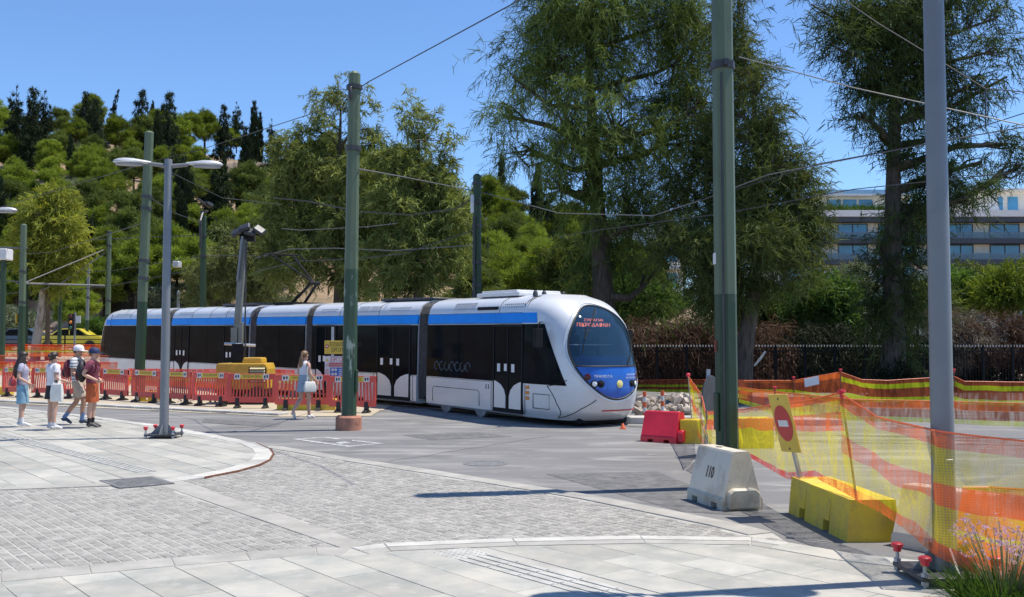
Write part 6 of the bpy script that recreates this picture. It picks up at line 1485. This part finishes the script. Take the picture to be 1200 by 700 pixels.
# low white building glimpsed below the great tree
b = GD(752, 120); wb_ = thing('low_building', 'pale building glimpsed through the foliage below the great tree', 'building', b); k = 120/FPX
mb = MB(); mb.box(-4.5, 5, 0, 8, 0, 9.5); mb.build('wall', m_stucco, wb_)
for z in (2.0, 5.2):
    for x in (-3.6, -.6, 2.4): mb = MB(); mb.box(x, x+1.9, -.06, -.01, z, z+1.8); mb.build('window', m_winb, wb_)
mb = MB(); mb.box(-5, 5.5, -1.2, -.002, 4.2, 4.5); mb.build('balcony_slab', m_roofw, wb_)
# --- parked cars at the left
def car(label, x, d, paint, rz, roof_sign=False):
    t = thing('parked_car', label, 'car', GD(x, d), rz, 'cars on the street beyond the trackbed')
    pr = [(-2.1, .35), (-2.15, .75), (-1.75, .95), (-1.2, 1.0), (-.65, 1.42), (.65, 1.45), (1.3, 1.02), (2.05, .95), (2.15, .6), (2.1, .3)]
    mb = MB(); mb.prism(pr, -.82, .82, 'y'); bo = mb.build('body', paint, t, bevel=.08, seg=2, smooth=True, angle=40)
    for s in (-1, 1):
        mb = MB(); mb.prism([(-1.05, 1.0), (-.62, 1.36), (.0, 1.39), (.0, 1.0)], *sorted((s*.815, s*.83)), 'y'); mb.build('side_window', m_tglass, t)
        mb = MB(); mb.prism([(.06, 1.0), (.06, 1.39), (.6, 1.38), (1.1, 1.03)], *sorted((s*.815, s*.83)), 'y'); mb.build('side_window', m_tglass, t)
        for wx in (-1.3, 1.35):
            mb = MB(); M = Matrix.Translation((wx, s*.78, .33)) @ Matrix.Rotation(pi/2, 4, 'X'); mb.lathe([(.2, -.1), (.33, -.09), (.33, .09), (.2, .1), (0, .1)], 18); mb.v = [tuple(M @ Vector(p)) for p in mb.v]; wh = mb.build('wheel', m_trub, t, smooth=True)
        mb = MB(); mb.ell((2.1, s*.6, .7), (.07, .16, .09)); mb.build('headlight', m_hl, t); mb = MB(); mb.ell((-2.1, s*.6, .75), (.06, .16, .09)); mb.build('tail_light', m_redl, t)
    if roof_sign: mb = MB(); mb.box(-.1, .1, -.2, .2, 1.45, 1.58); mb.build('roof_sign', m_ysign, t)
car('yellow taxi behind the railing, left of the tram tail', 86, 66, mat('taxi_yellow', (.62, .50, .03), .35, var=.03, coat=.4), R(5), True)
car('dark blue car behind the railing at the far left', 28, 66, mat('car_dark_blue', (.06, .085, .12), .3, var=.05, coat=.5), R(5))
# --- plant with pink flowers in the near corner
m_fl = leaf_mat('pink_petals', (.52, .36, .50), (.40, .24, .40), .35); L_grs = leaf_mat('blade_leaves', (.085, .16, .03), (.035, .08, .018), .35)
b = G(1178, 716); pt = thing('flower_plant', 'clump of grassy leaves with pink flowers in the near right corner', 'plant', b); r = np.random.default_rng(9)
n = 900; a = r.random(n)*6.28; q = .30*r.random(n)**.6; p0 = np.stack([q*np.cos(a), q*np.sin(a), np.full(n, 0.)], 1); dr = unit(np.stack([np.cos(a)*.5, np.sin(a)*.5, np.full(n, 1.1)], 1)+.3*r.normal(size=(n, 3)))
V = []; F = []; TN = []
Ls = .25+.25*r.random(n)
for i in range(n):
    p = p0[i]; dv = dr[i]; s = unit(np.cross(dv, r.normal(size=3)))*.006; k = len(V); pts = []
    for j in range(4): t = j/3; c = p+dv*Ls[i]*t+np.array([0, 0, -.25*Ls[i]*t*t]); w = (1-t*.85); V += [c-s*w, c+s*w]
    for j in range(3): F.append((k+2*j, k+2*j+1, k+2*j+3, k+2*j+2)); TN.append(i % 17/17)
o = link('blade_leaves', np_mesh('blade_leaves', V, F, L_grs, TN), pt); tag(o, kind='stuff')
mb = MB(); C = []
for i in range(60):
    a = r.random()*6.28; q = .22*sqrt(r.random()); h = .38+.22*r.random(); tip = Vector((q*1.6*cos(a), q*1.6*sin(a), h)); mb.tube([(q*.5*cos(a), q*.5*sin(a), .1), (q*cos(a), q*sin(a), h*.6), tip], [.004, .003, .002], 4)
    for j in range(5): C.append(np.array(tip)+r.normal(size=3)*np.array([.028, .028, .022]))
mb.build('flower_stems', mat('green_stem', (.16, .18, .07), .7), pt); C = np.array(C); v = needles(C, unit(r.normal(size=C.shape)+np.array([0, 0, .5])), 5, .018, .010, .9, 0, r, sz=.004); o = link('flowers', np_mesh('flowers', v[0], v[1], m_fl, v[2]), pt); tag(o, kind='stuff')
# ================================================================ PEOPLE
m_skin = mat('skin_fair', (.56, .33, .24), .5, var=.06, vs=4); m_skin2 = mat('skin_tanned', (.44, .24, .155), .5, var=.06, vs=4)
m_hair = mat('dark_brown_hair', (.035, .022, .015), .5, var=.4, vs=18, stretch=(4, 4, .6)); m_hairb = mat('light_brown_hair', (.22, .125, .06), .5, var=.4, vs=18, stretch=(4, 4, .6))
m_denim = mat('light_blue_denim', (.20, .36, .48), .8, var=.2, vs=8); m_denim2 = mat('pale_denim_skirt', (.30, .37, .44), .8, var=.22, vs=8)
m_lilac = mat('grey_lilac_top', (.36, .35, .45), .8, var=.1); m_tee = mat('white_cotton', (.72, .69, .72), .8, var=.05, vs=6); m_blks = mat('black_cloth', (.016, .016, .018), .8, var=.2)
m_canvas = mat('white_canvas', (.72, .70, .64), .8, var=.07, vs=6); m_redbag = mat('dark_red_bag', (.30, .02, .035), .5, var=.2)
m_beige = mat('beige_cotton', (.46, .36, .27), .8, var=.1, vs=6); m_maroon = mat('maroon_cotton', (.17, .035, .065), .8, var=.15); m_orange = mat('rust_orange_cotton', (.46, .10, .03), .8, var=.12, vs=6)
m_navy = mat('navy_cap', (.012, .025, .085), .7, var=.15); m_pack = mat('black_pack', (.02, .018, .022), .6, var=.3, vs=8); m_packr = mat('dark_red_pack', (.16, .02, .03), .6, var=.3, vs=8)
m_sock = mat('white_sock', (.66, .66, .66), .8, var=.05); m_sockb = mat('blue_sock', (.14, .24, .42), .8, var=.1); m_shoe = mat('white_trainer', (.68, .67, .68), .6, var=.06); m_shoed = mat('dark_blue_trainer', (.05, .065, .11), .6, var=.25); m_shoeg = mat('grey_black_trainer', (.09, .085, .08), .6, var=.4, vs=14)
m_eye = mat('eye_dark', (.02, .015, .012), .2); m_lip = mat('lip', (.40, .16, .13), .5)
def stripes_mat():
    m = mat('striped_tee_cloth', (.70, .70, .70), .8, var=.03); n = m.node_tree.nodes; L = m.node_tree.links; b = n['Principled BSDF']
    tc = n.new('ShaderNodeTexCoord'); sp = n.new('ShaderNodeSeparateXYZ'); L.new(tc.outputs['Object'], sp.inputs[0]); w = n.new('ShaderNodeMath'); w.operation = 'MULTIPLY'; w.inputs[1].default_value = 90; L.new(sp.outputs[2], w.inputs[0])
    s = n.new('ShaderNodeMath'); s.operation = 'SINE'; L.new(w.outputs[0], s.inputs[0]); g = n.new('ShaderNodeMath'); g.operation = 'GREATER_THAN'; g.inputs[1].default_value = .35; L.new(s.outputs[0], g.inputs[0])
    x = n.new('ShaderNodeMix'); x.data_type = 'RGBA'; x.inputs[6].default_value = (.70, .70, .69, 1); x.inputs[7].default_value = (.20, .22, .24, 1); L.new(g.outputs[0], x.inputs[0]); L.new(x.outputs[2], b.inputs['Base Color']); return m
m_stripe = stripes_mat()
def skin_mesh(name, V, E, rad, m, parent, levels=2, root=0, extra=None):
    me = bpy.data.meshes.new('tmp'); me.from_pydata([tuple(v) for v in V], E, []); o = bpy.data.objects.new('tmp', me); COL.objects.link(o)
    o.modifiers.new('s', 'SKIN'); o.modifiers['s'].use_smooth_shade = True
    lay_ = me.skin_vertices[0].data
    for i, r in enumerate(rad): lay_[i].radius = r if hasattr(r, '__len__') else (r, r); lay_[i].use_root = (i == root)
    sb = o.modifiers.new('u', 'SUBSURF'); sb.levels = levels; sb.render_levels = levels
    bpy.context.view_layer.update(); ev = o.evaluated_get(bpy.context.evaluated_depsgraph_get()); nm = bpy.data.meshes.new_from_object(ev); bpy.data.objects.remove(o); bpy.data.meshes.remove(me)
    nm.name = name; nm.materials.clear(); nm.materials.append(m)
    if extra:
        bm = bmesh.new(); bm.from_mesh(nm); t = extra.mesh('t', m, smooth=True); bm.from_mesh(t); bm.to_mesh(nm); bm.free()
        nm.polygons.foreach_set('use_smooth', [True]*len(nm.polygons))
    return link(name, nm, parent)
def person(label, base, rz, H, J, skin, female, parts):
    """J: joints in metres for a 1.72 m figure, x to the figure's right, y forward"""
    t = thing('person', label, 'person', base, rz, 'people waiting and walking in the street'); t.scale = (H/1.72,)*3
    d = dict(pelvis=(0, 0, .94), waist=(0, .0, 1.10), chest=(0, .015, 1.29), neckb=(0, .0, 1.44), neck=(0, .012, 1.51), head=(0, .025, 1.60), crown=(0, .02, 1.655),
             hipL=(-.09, 0, .90), kneeL=(-.095, .01, .50), ankL=(-.10, -.02, .09), toeL=(-.11, .13, .03), hipR=(.09, 0, .90), kneeR=(.095, .01, .50), ankR=(.10, -.02, .09), toeR=(.11, .13, .03),
             shL=(-.175, 0, 1.41), elL=(-.22, -.03, 1.13), wrL=(-.22, .04, .90), shR=(.175, 0, 1.41), elR=(.22, -.03, 1.13), wrR=(.22, .04, .90))
    d.update(J); d = {k: Vector(v) for k, v in d.items()}
    if female:
        for k in ('shL', 'shR'): d[k].x *= .86
    for s in 'LR': d['calf'+s] = d['knee'+s].lerp(d['ank'+s], .3)+Vector((0, -.015, 0))
    names = list(d); ix = {k: i for i, k in enumerate(names)}
    f = .92 if female else 1.0
    rad = dict(calfL=.060, calfR=.060, pelvis=.112, waist=.096, chest=.112, neckb=.066, neck=.052*f+.003, head=.086, crown=.068, hipL=.094, kneeL=.060, ankL=.039, toeL=.03, hipR=.094, kneeR=.060, ankR=.039, toeR=.03, shL=.058*f, elL=.045*f, wrL=.031*f, shR=.058*f, elR=.045*f, wrR=.031*f)
    E = [('pelvis', 'waist'), ('waist', 'chest'), ('chest', 'neckb'), ('neckb', 'neck'), ('neck', 'head'), ('head', 'crown')]
    for s in 'LR': E += [('pelvis', 'hip'+s), ('hip'+s, 'knee'+s), ('knee'+s, 'calf'+s), ('calf'+s, 'ank'+s), ('ank'+s, 'toe'+s), ('chest', 'sh'+s), ('sh'+s, 'el'+s), ('el'+s, 'wr'+s)]
    V = [d[k] for k in names]; R_ = [rad[k] for k in names]; EE = [(ix[a], ix[b]) for a, b in E]
    # hands: a palm and five fingers
    fx = MB()
    for s in 'LR':
        a = (d['wr'+s]-d['el'+s]).normalized(); side = Vector((1 if s == 'R' else -1, 0, 0)); fwd = Vector((0, 1, 0)); fwd = (fwd-a*fwd.dot(a)).normalized(); side = a.cross(fwd)
        p = d['wr'+s]+a*.075; V.append(p); R_.append((.036, .018)); EE.append((ix['wr'+s], len(V)-1))
        for k, (o_, l_) in enumerate(((-.026, .068), (-.009, .078), (.009, .074), (.026, .058))):
            q = p+fwd*o_+a*.005; cu = side*(-.012 if s == 'R' else .012)
            fx.tube([q, q+a*l_*.45, q+a*l_*.8+cu, q+a*l_+cu*2.2], [.009, .0085, .0075, .005], 6)
        q = p-fwd*.03-a*.03; fx.tube([q, q-fwd*.022+a*.025, q-fwd*.03+a*.055], [.011, .010, .006], 6)
    # face
    h = d['head']; c = (h+d['crown'])/2
    fx.ell((h.x, h.y+.085, h.z-.015), (.014, .024, .02), 8, 6); fx.ell((h.x-.083, h.y, h.z), (.012, .022, .03), 8, 6); fx.ell((h.x+.083, h.y, h.z), (.012, .022, .03), 8, 6); fx.ell((h.x, h.y+.05, h.z-.075), (.04, .035, .022), 8, 6)
    body = skin_mesh('body', V, EE, R_, skin, t, 2, ix['pelvis'], fx)
    for s in (-1, 1): mb = MB(); mb.ell((h.x+s*.032, h.y+.084, h.z+.018), (.011, .008, .008), 8, 5); mb.build('eye', m_eye, body)
    mb = MB(); mb.ell((h.x, h.y+.085, h.z-.055), (.024, .008, .008), 8, 5); mb.build('mouth', m_lip, body)
    def garment(name, keys, edges, grow, m, levels=2, ends=None):
        ks = list(keys); V2 = []; R2 = []; im = {}
        for k in ks:
            if isinstance(k, tuple): nm, a, b, tt, rr = k; V2.append(d[a].lerp(d[b], tt)); R2.append(rr); im[nm] = len(V2)-1
            else: r = rad[k]; V2.append(d[k]); R2.append((r[0]+grow, r[1]+grow) if hasattr(r, '__len__') else (r+grow,)*2); im[k] = len(V2)-1
        return skin_mesh(name, V2, [(im[a], im[b]) for a, b in edges], R2, m, t, levels, 0)
    def loft(rings, n=22):
        mb = MB(); vs = []; fs = []
        for x, y, z, rx_, ry_ in rings:
            for k in range(n): a = 2*pi*k/n; vs.append((x+rx_*cos(a), y+ry_*sin(a), z))
        for q in range(len(rings)-1):
            for k in range(n): fs.append((q*n+k, q*n+(k+1) % n, (q+1)*n+(k+1) % n, (q+1)*n+k))
        return mb.add(vs, fs)
    def shirt(m, sleeve=.6, grow=.018, hem=.35, sleeveless=False, long_=None):
        pe, wa, ch, nk = d['pelvis'], d['waist'], d['chest'], d['neckb']; g = grow-.018; he = wa.lerp(pe, .55+hem*.5); sw = abs(d['shR'].x)
        mb = loft([(he.x, he.y, he.z, .158*f+g, .122+g), (he.x, he.y, he.z+.05, .156*f+g, .122+g), (wa.x, wa.y, wa.z, .142*f+g, .113+g), (wa.x, wa.y-.004, wa.z+.08, .145*f+g, .115+g), (ch.x, ch.y, ch.z, .162*f+g, .128+g), (ch.x, ch.y-.01, ch.z+.075, sw-.012+g, .112+g), (nk.x, nk.y-.01, nk.z-.035, sw*.80, .088), (nk.x, nk.y, nk.z+.012, .085, .068), (nk.x, nk.y+.002, nk.z+.035, .066, .058)])
        if not sleeveless:
            for s in 'LR':
                a, b_ = d['sh'+s], d['el'+s]; e_ = a.lerp(b_, sleeve); si = -1 if s == 'L' else 1
                mb.tube([a+Vector((-si*.05, 0, .0)), a+Vector((si*.012, 0, -.005)), a.lerp(e_, .5)+Vector((si*.006, 0, 0)), e_], [.066, .072*f+g*.5, .068*f+g*.5, .067*f+g*.5], 14, caps=False)
        return mb.build('shirt', m, t, smooth=True, angle=80)
    def shorts(m, to=.75, loose=.092, grow=.02):
        pe, wa = d['pelvis'], d['waist']; to_ = wa.lerp(pe, .45)
        mb = loft([(to_.x, to_.y, to_.z, .148*f, .116), (pe.x, pe.y, pe.z+.02, .158*f, .124), (pe.x, pe.y, pe.z-.05, .168*f, .126), (pe.x, pe.y, pe.z-.12, .150*f, .105)])
        for s in 'LR':
            a, b_ = d['hip'+s], d['knee'+s]; mb.tube([a+Vector((0, 0, .06)), a.lerp(b_, .12), a.lerp(b_, to*.55), a.lerp(b_, to)], [.085, .104, loose*1.06, loose*1.08], 18, caps=False)
        return mb.build('shorts', m, t, smooth=True, angle=80)
    def skirt(m, z0, z1, r0, r1):
        mb = MB(); n = 28; vs = []; fs = []; N = 6
        for j in range(N+1):
            q = j/N; z = z0+(z1-z0)*q; r = r0+(r1-r0)*q
            for k in range(n): a = 2*pi*k/n; w = 1+.035*q*sin(a*7); vs.append((r*1.0*w*cos(a), r*.80*w*sin(a), z))
        for j in range(N):
            for k in range(n): fs.append((j*n+k, j*n+(k+1) % n, (j+1)*n+(k+1) % n, (j+1)*n+k))
        mb.add(vs, fs); return mb.build('skirt', m, t, smooth=True, angle=80)
    def shoes(m, sock=None, sh=.16):
        for s in 'LR':
            a, q = d['ank'+s], d['toe'+s]; dr = (q-a); dr.z = 0; dr = dr.normalized() if dr.length > .01 else Vector((0, 1, 0)); up = Vector((0, 0, 1)); fl = (q-a).normalized()
            heel = a-dr*.045; heel.z = a.z-.045
            V2 = [heel, a+Vector((0, 0, -.01)), a.lerp(q, .55)+Vector((0, 0, .01)), q+fl*.05]; so_ = skin_mesh('shoe', V2, [(0, 1), (1, 2), (2, 3)], [(.040, .038), (.046, .050), (.045, .040), (.036, .026)], m, t, 2, 1)
            if sock:
                k_ = d['knee'+s]; mb = MB(); dd = (k_-a).normalized(); mb.tube([a, a+dd*sh*.5, a+dd*sh], [.044, .045, .047], 14, caps=False); mb.build('sock', sock, t, smooth=True)
    def hair(kind, m):
        mb = MB(); k_ = 1.08 if kind == 'long' else 1; mb.ell((c.x, c.y-.018, c.z+.012), (.093*k_, .108*k_, .098*k_), 18, 12)
        
        # hair cap leaves the face free
        mb.v = [(x, y, z) if not (y > h.y+.015 and z < c.z+.03) else (c.x+(x-c.x)*.72, h.y+(y-h.y)*.6, z) for x, y, z in mb.v]
        if kind == 'long':
            for i in range(26):
                a = -.35+(pi+.7)*i/25+pi; x, y = .085*cos(a), .095*sin(a); w = .5+random.random(); pts = [(c.x+x*.8, c.y+y*.8, c.z+.03), (c.x+x*1.25, c.y-.01+y*1.2, c.z-.12), (c.x+x*1.5+.03*w*sin(i), c.y-.05+y*1.25, c.z-.24), (c.x+x*1.45-.03*w, c.y-.07+y*1.2+.03*cos(i*2), c.z-.36-.05*w), (c.x+x*1.2, c.y-.07+y*1.1, c.z-.43-.06*w)]
                mb.tube(pts, [.022, .036, .04, .03, .008], 6)
        if kind == 'bun': mb.ell((c.x, c.y-.115, c.z+.015), (.045, .042, .045), 12, 8); [mb.tube([(c.x+q*.05, c.y-.09, c.z-.05), (c.x+q*.06, c.y-.085, c.z-.12)], [.016, .006], 5) for q in (-1, 0, 1)]
        if kind == 'pony':
            mb.ell((c.x, c.y-.11, c.z+.0), (.035, .035, .035), 10, 8)
            for i in range(7): q = (i-3)/3; mb.tube([(c.x, c.y-.12, c.z), (c.x+q*.03, c.y-.155, c.z-.1), (c.x+q*.045-.02, c.y-.13, c.z-.24), (c.x+q*.03-.04, c.y-.11, c.z-.34-.04*(i % 2))], [.02, .024, .02, .005], 6)
        return mb.build('hair', m, t, smooth=True, angle=80)
    def cap(m):
        mb = MB(); mb.lathe([(.104, -.01), (.106, .03), (.098, .075), (.07, .108), (.03, .122), (0, .124)], 20, (c.x, c.y, c.z+.0), 1, 1.1); cp = mb.build('cap', m, t, smooth=True, angle=70)
        vs = []; fs = []; n = 10
        for j, (y0, dz) in enumerate(((.06, .004), (.21, -.012))):
            for i in range(n+1): a = -1.25+2.5*i/n; vs.append((c.x+.100*sin(a)*(1 if j == 0 else .82), c.y+(.108*cos(a) if j == 0 else .02+.20*cos(a)**.6 if cos(a) > .3 else .115*cos(a)+.05), c.z+dz+.0))
        for i in range(n): fs.append((i, i+1, n+2+i, n+1+i))
        k_ = len(vs); vs += [(x, y, z-.007) for x, y, z in vs]; fs += [tuple(q+k_ for q in f_[::-1]) for f_ in fs[:]]+[(i+1, i, i+k_, i+1+k_) for i in range(n)]+[(n+1+i, n+2+i, n+2+i+k_, n+1+i+k_) for i in range(n)]
        MB().add(vs, fs).build('cap_peak', m, cp)
    def pack(m, m2, sc=1):
        mb = MB(); mb.ell((0, -.20*sc-.02, 1.22), (.15*sc, .10*sc, .23*sc), 16, 10); mb.v = [(x, max(-.20*sc-.115, min(y, -.09)), z) for x, y, z in mb.v]; o = mb.build('backpack', m, t, smooth=True)
        mb = MB(); mb.ell((0, -.29*sc-.01, 1.13), (.11*sc, .05, .11*sc), 12, 8); mb.build('pocket', m2, o, smooth=True)
        for s in (-1, 1): mb = MB(); pts = [(s*.10, -.10, 1.43), (s*.115, .0, 1.47), (s*.12, .115, 1.38), (s*.135, .10, 1.22), (s*.14, -.05, 1.08)]; mb.tube(pts, .018, 6); mb.build('strap', m2, o, smooth=True)
    def bag(m, pos, size, strap, name='shoulder_bag', taper=.85):
        mb = MB(); x, y, z = size; vs = []
        for zz, k_ in ((-z/2, 1.0), (0, 1.05), (z/2, taper)):
            vs += [(sx_*x/2*k_, sy_*y/2*(k_ if zz < z/2 else .5), zz) for sx_, sy_ in ((-1, -1), (1, -1), (1, 1), (-1, 1))]
        fs = [(3, 2, 1, 0), (8, 9, 10, 11)]+[(j*4+i, j*4+(i+1) % 4, j*4+4+(i+1) % 4, j*4+4+i) for j in (0, 1) for i in range(4)]
        mb.add(vs, fs); o = mb.build(name, m, t, loc=pos[:3], rot=(0, 0, pos[3]), bevel=.045, seg=4, smooth=True)
        mb = MB(); P0 = Vector(pos[:3]); Rm = Matrix.Rotation(-pos[3], 3, 'Z'); mb.tube([Rm @ (Vector(p)-P0) for p in strap], .011, 6); mb.build('strap', m, o, smooth=True); return o
    for fn, a in parts: dict(shirt=shirt, shorts=shorts, skirt=skirt, shoes=shoes, hair=hair, cap=cap, pack=pack, bag=bag)[fn](*a)
    return t, d
def gp(x, y): p = G(x, y, .035); return p
# woman with long dark hair, lilac top, denim shorts, red bag
person('woman with long dark hair, lilac top, blue denim shorts and a red bag', gp(25, 500), R(-72), 1.70, dict(kneeL=(-.11, .03, .50), ankL=(-.13, -.06, .09), toeL=(-.15, .09, .035), ankR=(.12, .03, .09), toeR=(.14, .18, .035), elR=(.22, -.06, 1.14), wrR=(.16, .16, 1.00), elL=(-.20, -.04, 1.14), wrL=(-.17, .12, .95)), m_skin, True,
       [('shorts', (m_denim, .92, .105, .024)), ('shirt', (m_lilac, .5, .022, .55)), ('shoes', (m_shoe, m_sock, .13)), ('hair', ('long', m_hair)), ('bag', (m_redbag, (.12, -.20, 1.03, R(20)), (.26, .10, .18), [(.12, -.22, 1.11), (.10, -.14, 1.30), (-.06, .0, 1.50), (-.12, .10, 1.38), (-.05, .16, 1.1), (.12, -.02, 1.08)]))])
# woman in white tee and black skirt with a white tote
person('woman with a bun in white tee and black mini skirt carrying a white tote', gp(61, 503.5), R(-38), 1.70, dict(elR=(.21, -.05, 1.15), wrR=(.20, .19, 1.07), elL=(-.20, -.05, 1.15), wrL=(-.14, .15, 1.08), ankL=(-.10, .0, .09), toeL=(-.12, .14, .035)), m_skin, True,
       [('shirt', (m_tee, .55, .03, .35)), ('skirt', (m_blks, 1.10, .68, .145, .205)), ('shoes', (m_shoe, m_sock, .07)), ('hair', ('bun', m_hair)), ('bag', (m_canvas, (.27, -.05, .83, R(30)), (.27, .10, .40), [(.20, -.10, 1.02), (.17, -.09, 1.30), (.15, .0, 1.47), (.16, .06, 1.30), (.30, .0, 1.02)], 'tote_bag', .95))])
# man in a white cap and striped tee, walking
person('man in white cap and striped tee walking in beige shorts with a dark red backpack', gp(89, 497.5), R(-88), 1.84, dict(pelvis=(0, .03, .93), hipL=(-.09, .02, .89), hipR=(.09, .04, .89), kneeR=(.09, .20, .52), ankR=(.09, .16, .10), toeR=(.10, .31, .04), kneeL=(-.09, -.03, .49), ankL=(-.09, -.30, .14), toeL=(-.10, -.17, .04), elR=(.22, -.02, 1.13), wrR=(.17, .20, 1.06), elL=(-.22, .03, 1.13), wrL=(-.17, .22, 1.05)), m_skin2, False,
       [('shorts', (m_beige, .80, .095)), ('shirt', (m_stripe, .6, .024, .55)), ('shoes', (m_shoed, m_sockb, .17)), ('hair', ('short', m_hair)), ('cap', (m_tee,)), ('pack', (m_packr, m_pack, .9))])
# man in a navy cap, maroon tee, orange shorts
person('man in navy cap, maroon tee and rust orange shorts with a black backpack', gp(107.5, 501), R(-82), 1.78, dict(elR=(.26, -.14, 1.17), wrR=(.18, .09, 1.05), elL=(-.25, -.12, 1.17), wrL=(-.17, .09, 1.05), kneeR=(.09, -.01, .5), ankR=(.10, -.03, .09), toeR=(.13, .13, .035)), m_skin, False,
       [('shorts', (m_orange, .86, .100)), ('shirt', (m_maroon, .6, .024, .5)), ('shoes', (m_shoeg, m_blks, .12)), ('hair', ('short', m_hairb)), ('cap', (m_navy,)), ('pack', (m_pack, m_packr, 1.05))])
# woman walking away
b = G(356, 491.5)
person('woman with a ponytail walking away in white tank top and denim skirt, white bag', b, R(-30), 1.72, dict(kneeR=(.08, .10, .50), ankR=(.07, .12, .09), toeR=(.08, .26, .035), kneeL=(-.08, -.03, .50), ankL=(-.08, -.32, .19), toeL=(-.085, -.24, .05), elR=(.21, -.03, 1.14), wrR=(.25, .16, .98), elL=(-.20, .02, 1.14), wrL=(-.16, .2, 1.05)), m_skin, True,
       [('shirt', (m_tee, .3, .014, .25, True)), ('skirt', (m_denim2, 1.12, .68, .140, .205)), ('shoes', (m_shoe, None)), ('hair', ('pony', m_hairb)), ('bag', (m_canvas, (.24, -.05, .82, R(60)), (.30, .10, .26), [(.20, -.12, .94), (.17, -.08, 1.25), (.15, .0, 1.47), (.17, .06, 1.25), (.24, .04, .94)]))])
